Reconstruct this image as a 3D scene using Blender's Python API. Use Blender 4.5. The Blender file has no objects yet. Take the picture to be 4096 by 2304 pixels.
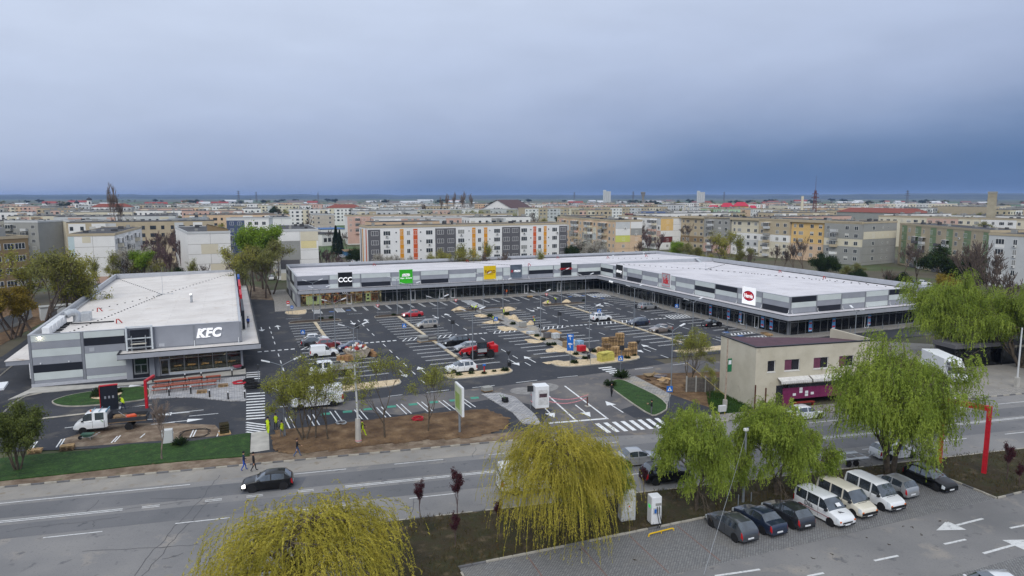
import bpy, math, random
import numpy as np
from mathutils import Matrix, Vector
# camera, sky, sun, exposure
SC = bpy.context.scene
COL = SC.collection
F_PX, CAM_H, HOR = 2800.0, 25.0, 785.0
PITCH = math.atan((1152.0 - HOR) / F_PX)
YAW = math.radians(22.0)                      # the shopping park's axes are the world axes; the drone looks 22 degrees off them
cd = bpy.data.cameras.new('camera')
cd.sensor_width = 36.0
cd.lens = 36.0 * F_PX / 4096.0
cd.clip_start, cd.clip_end = 0.5, 40000.0
cam = bpy.data.objects.new('camera', cd)
COL.objects.link(cam)
cam.location = (0, 0, CAM_H)
cam.rotation_euler = (math.pi / 2 - PITCH, 0, -YAW)
SC.camera = cam
SUN_EL, SUN_AZ = math.radians(40), math.radians(212)
world = bpy.data.worlds.new('World')
SC.world = world
world.use_nodes = True
def build_sky():
 nt = world.node_tree
 nt.nodes.clear()
 N = nt.nodes.new
 L = nt.links.new
 out = N('ShaderNodeOutputWorld')
 bg = N('ShaderNodeBackground')
 L(bg.outputs[0], out.inputs[0])
 tc = N('ShaderNodeTexCoord')
 sep = N('ShaderNodeSeparateXYZ')
 L(tc.outputs['Generated'], sep.inputs[0])
 mp = N('ShaderNodeMapping')
 mp.inputs['Scale'].default_value = (1.6, 1.6, 5.0)
 L(tc.outputs['Generated'], mp.inputs[0])
 n1 = N('ShaderNodeTexNoise')
 n1.inputs['Scale'].default_value = 1.7
 n1.inputs['Detail'].default_value = 5
 n1.inputs['Roughness'].default_value = .5
 L(mp.outputs[0], n1.inputs['Vector'])
 w = N('ShaderNodeMath'); w.operation = 'MULTIPLY_ADD'
 L(n1.outputs['Fac'], w.inputs[0]); w.inputs[1].default_value = .085
 L(sep.outputs[2], w.inputs[2])
 fr = N('ShaderNodeMath'); fr.operation = 'MULTIPLY_ADD'
 L(sep.outputs[0], fr.inputs[0]); fr.inputs[1].default_value = -.12
 L(w.outputs[0], fr.inputs[2])
 sub = N('ShaderNodeMath'); sub.operation = 'SUBTRACT'
 L(fr.outputs[0], sub.inputs[0]); sub.inputs[1].default_value = -.018
 cr = N('ShaderNodeValToRGB')
 L(sub.outputs[0], cr.inputs[0])
 e = cr.color_ramp
 e.interpolation = 'B_SPLINE'
 stops = [(0.0, (.068, .15, .335)), (.02, (.10, .18, .36)), (.05, (.185, .27, .465)),
   (.10, (.345, .42, .61)), (.16, (.455, .535, .725)), (.28, (.59, .67, .84)), (.45, (.69, .77, .92)), (1.0, (.90, .95, 1.03))]
 while len(e.elements) < len(stops):
  e.elements.new(.5)
 for el, (p, c) in zip(e.elements, stops):
  el.position = p
  el.color = (*c, 1)
 n2 = N('ShaderNodeTexNoise')
 n2.inputs['Scale'].default_value = 5.5
 n2.inputs['Detail'].default_value = 6
 L(mp.outputs[0], n2.inputs['Vector'])
 mr = N('ShaderNodeMapRange')
 mr.inputs['To Min'].default_value = .92; mr.inputs['To Max'].default_value = 1.08
 L(n2.outputs['Fac'], mr.inputs['Value'])
 cv = N('ShaderNodeVectorMath'); cv.operation = 'SCALE'
 L(cr.outputs[0], cv.inputs[0]); L(mr.outputs[0], cv.inputs['Scale'])
 sky = N('ShaderNodeTexSky')
 sky.sky_type = 'NISHITA'
 sky.sun_disc = False
 sky.sun_elevation = SUN_EL
 sky.sun_rotation = SUN_AZ
 sc_ = N('ShaderNodeVectorMath'); sc_.operation = 'SCALE'
 L(sky.outputs[0], sc_.inputs[0]); sc_.inputs['Scale'].default_value = .08
 mx = N('ShaderNodeMixRGB')
 mx.inputs[0].default_value = .93
 L(sc_.outputs[0], mx.inputs[1])
 L(cv.outputs[0], mx.inputs[2])
 L(mx.outputs[0], bg.inputs[0])
 bg.inputs[1].default_value = 1.0
build_sky()
sl = bpy.data.lights.new('sun', 'SUN')
sl.energy = 1.5
sl.angle = math.radians(30)
sl.color = (1.0, .97, .92)
sun = bpy.data.objects.new('sun', sl)
COL.objects.link(sun)
sun.rotation_euler = (math.pi / 2 - SUN_EL, 0, math.pi - SUN_AZ)
sun.location = (0, 0, 300)
vs = SC.view_settings
vs.view_transform = 'Standard'
vs.look = 'None'
vs.exposure = 0.04
vs.gamma = 1.0
vs.use_curve_mapping = False
cy = SC.cycles
cy.max_bounces = 5
cy.diffuse_bounces = 2
cy.glossy_bounces = 2
cy.transmission_bounces = 2
cy.transparent_max_bounces = 6
cy.volume_bounces = 0
cy.use_denoising = True
cy.caustics_reflective = False
cy.caustics_refractive = False
# where photo points lie on the ground
_cp, _sp, _cy, _sy = math.cos(PITCH), math.sin(PITCH), math.cos(YAW), math.sin(YAW)
def at(px, py, z=0.0):
 dx, dy = (px - 2048.0) / F_PX, (py - 1152.0) / F_PX
 Y = _cp - dy * _sp
 Z = -_sp - dy * _cp
 t = (z - CAM_H) / Z
 X, Y = dx * t, Y * t
 return (X * _cy + Y * _sy, -X * _sy + Y * _cy)
def G(a, b):
 return (a, b + .027 * (a - 10))
def far_kerb(u):  return 67.7 - .126 * u
def mid_line(u):  return 60.25 - .127 * u
def near_kerb(u): return 52.45 - .129 * u
SLOPE = math.atan(-.127)
# materials
def lin(r, g, b):
 f = lambda q: (q / 255) / 12.92 if q <= 10.3 else (((q / 255) + .055) / 1.055) ** 2.4
 return (f(r), f(g), f(b))
_mats = {}
def mat(name, col=(.5, .5, .5), rough=.75, metal=0.0, var=.12, scale=3.0, bump=0.0, bscale=None, emit=None, estr=1.0,
  coords='Object', spec=.4, detail=4.0, col2=None, coat=0.0, trans=0.0):
 if name in _mats:
  return _mats[name]
 m = bpy.data.materials.new(name)
 m.use_nodes = True
 nt = m.node_tree
 b = nt.nodes['Principled BSDF']
 b.inputs['Roughness'].default_value = rough
 b.inputs['Metallic'].default_value = metal
 b.inputs['Specular IOR Level'].default_value = spec
 if coat:
  b.inputs['Coat Weight'].default_value = coat
  b.inputs['Coat Roughness'].default_value = .06
 if emit:
  b.inputs['Emission Color'].default_value = (*emit, 1)
  b.inputs['Emission Strength'].default_value = estr
 c2 = col2
 if c2 is None:
  c2 = tuple(max(0, q * (1 - 1.6 * var)) for q in col)
  c1 = tuple(min(1, q * (1 + var)) for q in col)
 else:
  c1 = col
 if coords == 'World':
  g = nt.nodes.new('ShaderNodeNewGeometry')
  vec = g.outputs['Position']
 else:
  g = nt.nodes.new('ShaderNodeTexCoord')
  vec = g.outputs['Object']
 n = nt.nodes.new('ShaderNodeTexNoise')
 n.inputs['Scale'].default_value = scale
 n.inputs['Detail'].default_value = detail
 nt.links.new(vec, n.inputs['Vector'])
 r = nt.nodes.new('ShaderNodeValToRGB')
 r.color_ramp.elements[0].position = .3
 r.color_ramp.elements[1].position = .7
 r.color_ramp.elements[0].color = (*c2, 1)
 r.color_ramp.elements[1].color = (*c1, 1)
 nt.links.new(n.outputs['Fac'], r.inputs[0])
 nt.links.new(r.outputs[0], b.inputs['Base Color'])
 if bump:
  bn = nt.nodes.new('ShaderNodeTexNoise')
  bn.inputs['Scale'].default_value = bscale or scale * 4
  bn.inputs['Detail'].default_value = 3
  nt.links.new(vec, bn.inputs['Vector'])
  bu = nt.nodes.new('ShaderNodeBump')
  bu.inputs['Strength'].default_value = bump
  bu.inputs['Distance'].default_value = .05
  nt.links.new(bn.outputs['Fac'], bu.inputs['Height'])
  nt.links.new(bu.outputs[0], b.inputs['Normal'])
 if trans:
  t = nt.nodes.new('ShaderNodeBsdfTranslucent')
  nt.links.new(r.outputs[0], t.inputs[0])
  mx = nt.nodes.new('ShaderNodeMixShader')
  mx.inputs[0].default_value = trans
  nt.links.new(b.outputs[0], mx.inputs[1])
  nt.links.new(t.outputs[0], mx.inputs[2])
  nt.links.new(mx.outputs[0], nt.nodes['Material Output'].inputs[0])
 _mats[name] = m
 return m
def glass(name, tint=(.5, .55, .56), see=.55, rough=.03, ior=1.5):
 if name in _mats:
  return _mats[name]
 m = bpy.data.materials.new(name)
 m.use_nodes = True
 nt = m.node_tree
 nt.nodes.clear()
 o = nt.nodes.new('ShaderNodeOutputMaterial')
 mx = nt.nodes.new('ShaderNodeMixShader')
 t = nt.nodes.new('ShaderNodeBsdfTransparent')
 t.inputs[0].default_value = (*[q * see for q in tint], 1)
 g = nt.nodes.new('ShaderNodeBsdfGlossy')
 g.inputs['Roughness'].default_value = rough
 g.inputs[0].default_value = (.9, .95, 1, 1)
 f = nt.nodes.new('ShaderNodeFresnel')
 f.inputs[0].default_value = ior
 nt.links.new(f.outputs[0], mx.inputs[0])
 nt.links.new(t.outputs[0], mx.inputs[1])
 nt.links.new(g.outputs[0], mx.inputs[2])
 nt.links.new(mx.outputs[0], o.inputs[0])
 _mats[name] = m
 return m
# mesh builder and object helpers
def root_matrix(p):
 m = Matrix.LocRotScale(p.location, p.rotation_euler, p.scale)
 return root_matrix(p.parent) @ m if p.parent else m
class MB:
 def __init__(s, mapf=None):
  s.v, s.f, s.m, s.mapf = [], [], [], mapf
 def add(s, verts, faces, m=0):
  o = len(s.v)
  s.v += [tuple(q) for q in verts]
  s.f += [tuple(i + o for i in q) for q in faces]
  s.m += [m] * len(faces)
  return s
 def quad(s, a, b, c, d, m=0):
  return s.add([a, b, c, d], [(0, 1, 2, 3)], m)
 def box(s, x0, y0, z0, x1, y1, z1, m=0):
  if x0 > x1: x0, x1 = x1, x0
  if y0 > y1: y0, y1 = y1, y0
  if z0 > z1: z0, z1 = z1, z0
  return s.add([(x0, y0, z0), (x1, y0, z0), (x1, y1, z0), (x0, y1, z0), (x0, y0, z1), (x1, y0, z1), (x1, y1, z1), (x0, y1, z1)],
     [(3, 2, 1, 0), (4, 5, 6, 7), (0, 1, 5, 4), (1, 2, 6, 5), (2, 3, 7, 6), (3, 0, 4, 7)], m)
 def obox(s, c, size, rz=0, rx=0, ry=0, m=0):
  M = Matrix.Translation(c) @ Matrix.Rotation(rz, 4, 'Z') @ Matrix.Rotation(ry, 4, 'Y') @ Matrix.Rotation(rx, 4, 'X')
  hx, hy, hz = size[0] / 2, size[1] / 2, size[2] / 2
  vs_ = [M @ Vector(q) for q in [(-hx, -hy, -hz), (hx, -hy, -hz), (hx, hy, -hz), (-hx, hy, -hz), (-hx, -hy, hz), (hx, -hy, hz), (hx, hy, hz), (-hx, hy, hz)]]
  return s.add(vs_, [(3, 2, 1, 0), (4, 5, 6, 7), (0, 1, 5, 4), (1, 2, 6, 5), (2, 3, 7, 6), (3, 0, 4, 7)], m)
 def cbox(s, x0, y0, z0, x1, y1, z1, c=.03, m=0):
  P = lambda e, z: [(x0 + c + e, y0 + e, z), (x1 - c - e, y0 + e, z), (x1 - e, y0 + c + e, z), (x1 - e, y1 - c - e, z),
      (x1 - c - e, y1 - e, z), (x0 + c + e, y1 - e, z), (x0 + e, y1 - c - e, z), (x0 + e, y0 + c + e, z)]
  vs_ = P(0, z0) + P(0, z1 - c) + P(c * .8, z1)
  fs = [tuple(range(7, -1, -1)), tuple(range(16, 24))]
  for k in (0, 8):
   fs += [(k + i, k + (i + 1) % 8, k + 8 + (i + 1) % 8, k + 8 + i) for i in range(8)]
  return s.add(vs_, fs, m)
 def prism(s, poly, z0, z1, m=0, mtop=None):
  n = len(poly)
  a = sum(poly[i][0] * poly[(i + 1) % n][1] - poly[(i + 1) % n][0] * poly[i][1] for i in range(n))
  if a < 0:
   poly = poly[::-1]
  o = len(s.v)
  s.v += [(x, y, z0) for x, y in poly] + [(x, y, z1) for x, y in poly]
  s.f += [tuple(o + i for i in range(n - 1, -1, -1))]
  s.m += [m]
  s.f += [tuple(o + n + i for i in range(n))]
  s.m += [m if mtop is None else mtop]
  for i in range(n):
   j = (i + 1) % n
   s.f.append((o + i, o + j, o + n + j, o + n + i)); s.m.append(m)
  return s
 def tube(s, pts, r, n=6, m=0, cap=True):
  pts = [Vector(q) for q in pts]
  if not isinstance(r, (list, tuple)):
   r = [r] * len(pts)
  o = len(s.v)
  up = Vector((0, 0, 1))
  for i, q in enumerate(pts):
   d = (pts[min(i + 1, len(pts) - 1)] - pts[max(i - 1, 0)])
   d = d.normalized() if d.length > 1e-9 else Vector((0, 0, 1))
   a = d.cross(up)
   if a.length < .05:
    a = d.cross(Vector((1, 0, 0)))
   a.normalize()
   b = d.cross(a)
   for k in range(n):
    t = 2 * math.pi * k / n
    s.v.append(tuple(q + a * (r[i] * math.cos(t)) + b * (r[i] * math.sin(t))))
  for i in range(len(pts) - 1):
   for k in range(n):
    k2 = (k + 1) % n
    s.f.append((o + i * n + k, o + (i + 1) * n + k, o + (i + 1) * n + k2, o + i * n + k2)); s.m.append(m)
  if cap:
   s.f.append(tuple(o + k for k in range(n))); s.m.append(m)
   e = o + (len(pts) - 1) * n
   s.f.append(tuple(e + k for k in range(n - 1, -1, -1))); s.m.append(m)
  return s
 def lathe(s, prof, n=16, c=(0, 0, 0), axis='z', m=0):
  o = len(s.v)
  for r, h in prof:
   for k in range(n):
    t = 2 * math.pi * k / n
    x, y = r * math.cos(t), r * math.sin(t)
    if axis == 'z': p = (x, y, h)
    elif axis == 'y': p = (x, h, y)
    else: p = (h, x, y)
    s.v.append((p[0] + c[0], p[1] + c[1], p[2] + c[2]))
  for i in range(len(prof) - 1):
   for k in range(n):
    k2 = (k + 1) % n
    q = (o + i * n + k, o + i * n + k2, o + (i + 1) * n + k2, o + (i + 1) * n + k)
    s.f.append(q if axis != 'y' else q[::-1]); s.m.append(m)
  for i, rev in ((0, True), (len(prof) - 1, False)):
   if prof[i][0] > 1e-6:
    q = tuple(o + i * n + k for k in range(n))
    s.f.append(q[::-1] if rev == (axis != 'y') else q); s.m.append(m)
  return s
 def build(s, name, mats, parent=None, smooth=False, world=False, bevel=0):
  me = bpy.data.meshes.new(name)
  v = [s.mapf(q) for q in s.v] if s.mapf else s.v
  if world and parent is not None:
   im = root_matrix(parent).inverted()
   v = [tuple(im @ Vector(q)) for q in v]
  me.from_pydata(v, [], s.f)
  if not isinstance(mats, (list, tuple)):
   mats = [mats]
  for q in mats:
   me.materials.append(q)
  if len(mats) > 1:
   me.polygons.foreach_set('material_index', s.m)
  if smooth:
   me.polygons.foreach_set('use_smooth', [True] * len(me.polygons))
   if smooth != 'all':
    try:
     me.set_sharp_from_angle(angle=math.radians(38))
    except Exception:
     pass
  me.update()
  o = bpy.data.objects.new(name, me)
  COL.objects.link(o)
  if parent is not None:
   o.parent = parent
  return o
def thing(name, label, cat, loc=(0, 0, 0), rz=0.0, group=None):
 o = bpy.data.objects.new(name, None)
 COL.objects.link(o)
 o.empty_display_size = .3
 o.location = loc if len(loc) == 3 else (loc[0], loc[1], 0)
 o.rotation_euler = (0, 0, rz)
 tag(o, label, cat, group)
 return o
def tag(o, label=None, cat=None, group=None, kind=None):
 if label: o['label'] = label
 if cat: o['category'] = cat
 if group: o['group'] = group
 if kind: o['kind'] = kind
 return o
def struct(o):
 o['kind'] = 'structure'
 return o
def dup(src, loc=None, rz=None, label=None, group=None, scale=None, parent=None, children=True):
 c = src.copy()
 COL.objects.link(c)
 if parent is not None:
  c.parent = parent
 if loc is not None: c.location = loc if len(loc) == 3 else (loc[0], loc[1], 0)
 if rz is not None: c.rotation_euler = (0, 0, rz)
 if scale is not None: c.scale = (scale, scale, scale) if not isinstance(scale, tuple) else scale
 if label: c['label'] = label
 if group: c['group'] = group
 if children:
  for ch in src.children:
   dup(ch, parent=c)
 return c
def npmesh(name, V, F4, material, parent=None, smooth=False):
 me = bpy.data.meshes.new(name)
 nv, nf = len(V), len(F4)
 me.vertices.add(nv)
 me.vertices.foreach_set('co', np.asarray(V, dtype=np.float32).ravel())
 me.loops.add(nf * 4)
 me.loops.foreach_set('vertex_index', np.asarray(F4, dtype=np.int32).ravel())
 me.polygons.add(nf)
 me.polygons.foreach_set('loop_start', np.arange(0, nf * 4, 4, dtype=np.int32))
 if smooth:
  me.polygons.foreach_set('use_smooth', np.ones(nf, dtype=bool))
 me.materials.append(material)
 me.update(calc_edges=True)
 me.validate()
 o = bpy.data.objects.new(name, me)
 COL.objects.link(o)
 if parent is not None:
  o.parent = parent
 return o
def text_part(txt, size, material, parent, loc, rot, depth=.03, name='lettering', shear=0.0, offset=0.0, spacing=1.0, sx=1.0):
 cu = bpy.data.curves.new('lettering_curve', 'FONT')
 cu.body = txt
 cu.size = size
 cu.extrude = depth
 cu.align_x = 'CENTER'
 cu.align_y = 'CENTER'
 cu.shear = shear
 cu.offset = offset
 cu.space_character = spacing
 cu.resolution_u = 4
 tmp = bpy.data.objects.new('lettering_tmp', cu)
 COL.objects.link(tmp)
 dg = bpy.context.evaluated_depsgraph_get()
 me = bpy.data.meshes.new_from_object(tmp.evaluated_get(dg))
 bpy.data.objects.remove(tmp)
 bpy.data.curves.remove(cu)
 me.materials.clear()
 me.materials.append(material)
 o = bpy.data.objects.new(name, me)
 COL.objects.link(o)
 o.parent = parent
 o.location = loc
 o.rotation_euler = rot
 o.scale = (sx, 1, 1)
 return o
def pip(x, y, poly):
 c = False
 n = len(poly)
 for i in range(n):
  x1, y1 = poly[i]
  x2, y2 = poly[i - 1]
  if (y1 > y) != (y2 > y) and x < (x2 - x1) * (y - y1) / (y2 - y1) + x1:
   c = not c
 return c
# setting: ground, roads, car park
def ramp_mat(name, stops, scale, rough=.9, detail=6.0, bump=.0, bscale=8.0, second=None, dist=.05, nrough=.55):
 m = bpy.data.materials.new(name)
 m.use_nodes = True
 nt = m.node_tree
 b = nt.nodes['Principled BSDF']
 b.inputs['Roughness'].default_value = rough
 b.inputs['Specular IOR Level'].default_value = .3
 g = nt.nodes.new('ShaderNodeNewGeometry')
 n = nt.nodes.new('ShaderNodeTexNoise')
 n.inputs['Scale'].default_value = scale
 n.inputs['Detail'].default_value = detail
 n.inputs['Roughness'].default_value = nrough
 nt.links.new(g.outputs['Position'], n.inputs['Vector'])
 r = nt.nodes.new('ShaderNodeValToRGB')
 e = r.color_ramp
 while len(e.elements) < len(stops):
  e.elements.new(.5)
 for el, (p, c) in zip(e.elements, stops):
  el.position = p
  el.color = (*c, 1)
 nt.links.new(n.outputs['Fac'], r.inputs[0])
 colr = r.outputs[0]
 for (s2, lo, hi, c2) in (second or []):
  n2 = nt.nodes.new('ShaderNodeTexNoise')
  n2.inputs['Scale'].default_value = s2
  n2.inputs['Detail'].default_value = 5
  n2.inputs['Roughness'].default_value = .6
  nt.links.new(g.outputs['Position'], n2.inputs['Vector'])
  mr = nt.nodes.new('ShaderNodeMapRange')
  mr.inputs['From Min'].default_value = lo
  mr.inputs['From Max'].default_value = hi
  nt.links.new(n2.outputs['Fac'], mr.inputs['Value'])
  mx = nt.nodes.new('ShaderNodeMixRGB')
  nt.links.new(mr.outputs[0], mx.inputs[0])
  nt.links.new(colr, mx.inputs[1])
  mx.inputs[2].default_value = (*c2, 1)
  colr = mx.outputs[0]
 nt.links.new(colr, b.inputs['Base Color'])
 if bump:
  bn = nt.nodes.new('ShaderNodeTexNoise')
  bn.inputs['Scale'].default_value = bscale
  bn.inputs['Detail'].default_value = 4
  nt.links.new(g.outputs['Position'], bn.inputs['Vector'])
  bu = nt.nodes.new('ShaderNodeBump')
  bu.inputs['Strength'].default_value = bump
  bu.inputs['Distance'].default_value = dist
  nt.links.new(bn.outputs['Fac'], bu.inputs['Height'])
  nt.links.new(bu.outputs[0], b.inputs['Normal'])
 _mats[name] = m
 return m
def paver_mat(name, c1, c2, cm, w, h, mortar=.03, rot=0.0, stain=(.1, .09, .075), st=(.52, .75), offset=.5):
 m = bpy.data.materials.new(name)
 m.use_nodes = True
 nt = m.node_tree
 b = nt.nodes['Principled BSDF']
 b.inputs['Roughness'].default_value = .85
 g = nt.nodes.new('ShaderNodeNewGeometry')
 mp = nt.nodes.new('ShaderNodeMapping')
 mp.inputs['Rotation'].default_value = (0, 0, rot)
 nt.links.new(g.outputs['Position'], mp.inputs[0])
 br = nt.nodes.new('ShaderNodeTexBrick')
 br.offset = offset
 br.inputs['Color1'].default_value = (*c1, 1)
 br.inputs['Color2'].default_value = (*c2, 1)
 br.inputs['Mortar'].default_value = (*cm, 1)
 br.inputs['Scale'].default_value = 1
 br.inputs['Mortar Size'].default_value = mortar
 br.inputs['Brick Width'].default_value = w
 br.inputs['Row Height'].default_value = h
 nt.links.new(mp.outputs[0], br.inputs['Vector'])
 n2 = nt.nodes.new('ShaderNodeTexNoise')
 n2.inputs['Scale'].default_value = .35
 n2.inputs['Detail'].default_value = 7
 n2.inputs['Roughness'].default_value = .62
 nt.links.new(g.outputs['Position'], n2.inputs['Vector'])
 mr = nt.nodes.new('ShaderNodeMapRange')
 mr.inputs['From Min'].default_value = st[0]
 mr.inputs['From Max'].default_value = st[1]
 mr.inputs['To Max'].default_value = .8
 nt.links.new(n2.outputs['Fac'], mr.inputs['Value'])
 mx = nt.nodes.new('ShaderNodeMixRGB')
 nt.links.new(mr.outputs[0], mx.inputs[0])
 nt.links.new(br.outputs['Color'], mx.inputs[1])
 mx.inputs[2].default_value = (*stain, 1)
 nt.links.new(mx.outputs[0], b.inputs['Base Color'])
 bu = nt.nodes.new('ShaderNodeBump')
 bu.inputs['Strength'].default_value = .4
 bu.inputs['Distance'].default_value = .02
 bu.invert = True
 nt.links.new(br.outputs['Fac'], bu.inputs['Height'])
 nt.links.new(bu.outputs[0], b.inputs['Normal'])
 _mats[name] = m
 return m
M_ground = ramp_mat('town_ground', [(.3, lin(70, 66, 54)), (.48, lin(92, 86, 72)), (.6, lin(74, 84, 52)), (.72, lin(110, 102, 88))], .035, bump=.3, bscale=.8,
     second=[(.0022, .50, .56, lin(78, 104, 62)), (.0013, .56, .6, lin(106, 96, 76))])
M_asph_new = ramp_mat('new_asphalt', [(.3, lin(46, 48, 54)), (.55, lin(56, 58, 64)), (.75, lin(70, 71, 76))], .12, rough=.8, bump=.25, bscale=14,
     second=[(.21, .56, .78, lin(106, 101, 93)), (1.9, .60, .76, lin(98, 93, 86)), (6.0, .55, .8, lin(50, 52, 58))])
M_asph_lane = ramp_mat('worn_asphalt', [(.3, lin(84, 83, 85)), (.5, lin(98, 96, 97)), (.7, lin(116, 112, 109))], .16, rough=.85, bump=.25, bscale=12,
     second=[(.5, .55, .74, lin(140, 130, 116)), (3.2, .6, .75, lin(70, 70, 74))])
M_road = ramp_mat('old_asphalt', [(.3, lin(112, 112, 113)), (.5, lin(126, 125, 125)), (.7, lin(140, 138, 136))], .10, rough=.85, bump=.3, bscale=16,
    second=[(.45, .56, .76, lin(156, 149, 140)), (.9, .60, .68, lin(104, 104, 106)), (7.0, .56, .8, lin(98, 98, 101))])
M_road_dark = ramp_mat('tyre_darkened_asphalt', [(.3, lin(98, 99, 102)), (.6, lin(112, 112, 114)), (.75, lin(126, 125, 125))], .13, rough=.8, bump=.25, bscale=16,
     second=[(1.1, .60, .68, lin(88, 89, 92)), (7.0, .56, .8, lin(88, 89, 93))])
M_road_dust = ramp_mat('dusty_asphalt', [(.3, lin(132, 129, 125)), (.55, lin(146, 142, 136)), (.75, lin(158, 152, 143))], .3, rough=.9, bump=.3, bscale=10,
     second=[(1.3, .56, .72, lin(132, 122, 108))])
M_dirt = ramp_mat('soil', [(.28, lin(74, 56, 40)), (.46, lin(100, 78, 56)), (.6, lin(122, 98, 72)), (.75, lin(146, 122, 94))], .55, rough=.95, bump=.9, bscale=5, dist=.12,
    second=[(3.0, .56, .75, lin(70, 55, 42))])
M_verge = ramp_mat('muddy_verge', [(.3, lin(92, 76, 62)), (.5, lin(122, 106, 90)), (.7, lin(152, 138, 120))], .7, rough=.95, bump=.8, bscale=6, dist=.08,
    second=[(2.2, .58, .72, lin(80, 66, 54)), (.9, .62, .75, lin(88, 92, 60))])
M_lawn = ramp_mat('lawn', [(.25, lin(28, 50, 20)), (.5, lin(40, 68, 27)), (.75, lin(56, 86, 36))], .9, rough=.9, bump=.8, bscale=22, dist=.06,
    second=[(5.0, .5, .8, lin(74, 104, 44)), (.35, .62, .74, lin(84, 92, 50)), (1.4, .66, .72, lin(82, 74, 48))])
M_bed = ramp_mat('weedy_soil', [(.3, lin(38, 40, 24)), (.45, lin(62, 54, 38)), (.6, lin(56, 56, 34)), (.75, lin(92, 80, 60))], .5, rough=.95, bump=.9, bscale=7, dist=.1,
    second=[(.8, .56, .7, lin(96, 84, 66))])
M_gravel = ramp_mat('tan_gravel', [(.3, lin(178, 158, 126)), (.5, lin(204, 184, 152)), (.7, lin(220, 202, 172))], 3.0, rough=.95, bump=.7, bscale=30,
     second=[(.6, .58, .74, lin(170, 150, 120))])
M_plaza = paver_mat('plaza_pavers', lin(178, 177, 178), lin(140, 141, 146), lin(112, 110, 106), .62, .34, .03, stain=lin(150, 142, 128), st=(.55, .8))
M_walkpav = paver_mat('walk_pavers', lin(166, 164, 160), lin(132, 131, 131), lin(110, 106, 100), .5, .28, .03, stain=lin(176, 160, 132), st=(.5, .7))
M_sidewalk = paver_mat('mall_pavers', lin(160, 156, 150), lin(136, 133, 129), lin(110, 106, 100), .4, .2, .02, stain=lin(160, 152, 140), st=(.55, .8))
M_parkpav = paver_mat('parking_pavers', lin(146, 146, 146), lin(122, 123, 125), lin(80, 79, 78), .23, .125, .022, rot=math.radians(0), stain=lin(116, 112, 106), st=(.52, .8))
M_concrete = mat('concrete', lin(176, 173, 166), .9, var=.12, scale=.9, bump=.2, bscale=12, coords='World')
M_kerbL = mat('kerb_concrete_pale', lin(168, 163, 152), .9, var=.15, scale=1.5, coords='World')
M_kerbD = mat('kerb_concrete_grey', lin(108, 108, 110), .9, var=.15, scale=1.5, coords='World')
M_white_paint = ramp_mat('road_paint', [(.32, lin(150, 150, 150)), (.42, lin(214, 216, 217)), (.7, lin(236, 238, 239))], 2.2, rough=.7, detail=8, nrough=.7)
M_old_paint = ramp_mat('worn_road_paint', [(.36, lin(150, 151, 153)), (.46, lin(205, 206, 206)), (.75, lin(225, 226, 226))], 3.0, rough=.8, detail=8, nrough=.75)
M_green_paint = mat('green_bay_paint', lin(66, 146, 124), .7, var=.12, scale=2.0, coords='World')
M_blue_paint = mat('blue_bay_paint', lin(74, 110, 168), .7, var=.15, scale=2.0, coords='World')
def sheet(name, poly, z, material, kind='structure', parent=None):
 n = len(poly)
 a = sum(poly[i][0] * poly[(i + 1) % n][1] - poly[(i + 1) % n][0] * poly[i][1] for i in range(n))
 if a < 0:
  poly = poly[::-1]
 o = MB().add([(x, y, z) for x, y in poly], [tuple(range(n))]).build(name, material, parent)
 if parent is None:
  o['kind'] = kind
 return o
def smooth_poly(pts, it=2):
 for _ in range(it):
  q = []
  for i in range(len(pts)):
   a, b = pts[i], pts[(i + 1) % len(pts)]
   q += [(.75 * a[0] + .25 * b[0], .75 * a[1] + .25 * b[1]), (.25 * a[0] + .75 * b[0], .25 * a[1] + .75 * b[1])]
  pts = q
 return pts
def offset_in(poly, d):
 n = len(poly)
 a = sum(poly[i][0] * poly[(i + 1) % n][1] - poly[(i + 1) % n][0] * poly[i][1] for i in range(n))
 if a < 0:
  poly = poly[::-1]
 out = []
 for i in range(n):
  p, q, r = Vector(poly[i - 1]), Vector(poly[i]), Vector(poly[(i + 1) % n])
  e1, e2 = (q - p), (r - q)
  n1, n2 = Vector((-e1.y, e1.x)), Vector((-e2.y, e2.x))
  m_ = (n1.normalized() + n2.normalized())
  if m_.length < .2:
   m_ = n1
  m_.normalize()
  out.append(tuple(q + m_ * d))
 return out
def noise2(x, y, s, seed=0):
 X, Y = np.asarray(x) * s + seed * 17.3, np.asarray(y) * s + seed * 9.1
 return (np.sin(X * 1.7 + 1.3 * np.sin(Y * 1.1)) + np.sin(Y * 2.1 + 1.7 * np.sin(X * .9 + 2)) + .6 * np.sin(X * 3.9 + Y * 3.1) + .5 * np.sin(Y * 5.3 - X * 4.7)) / 3.1
def mound_field(name, poly, z0, amp, step, material, freq=1.0, seed=0, kind='structure'):
 xs = [p[0] for p in poly]; ys = [p[1] for p in poly]
 nx, ny = int((max(xs) - min(xs)) / step) + 2, int((max(ys) - min(ys)) / step) + 2
 mb = MB()
 idx = {}
 for i in range(nx):
  for j in range(ny):
   x, y = min(xs) + i * step, min(ys) + j * step
   if pip(x, y, poly):
    d = min(seg_dist(x, y, poly[k - 1], poly[k]) for k in range(len(poly)))
    h = z0 + min(1, d / .8) * amp * (1 + .9 * float(noise2(x, y, freq, seed)) + .35 * float(noise2(x, y, freq * 4.1, seed + 3)))
    idx[i, j] = len(mb.v)
    mb.v.append((x + random.uniform(-.3, .3) * step, y + random.uniform(-.3, .3) * step, max(h, z0 + .004)))
 for (i, j) in list(idx):
  q = [(i, j), (i + 1, j), (i + 1, j + 1), (i, j + 1)]
  if all(k in idx for k in q):
   mb.f.append(tuple(idx[k] for k in q)); mb.m.append(0)
 o = mb.build(name, material, None, smooth='all')
 o['kind'] = kind
 return o
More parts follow.
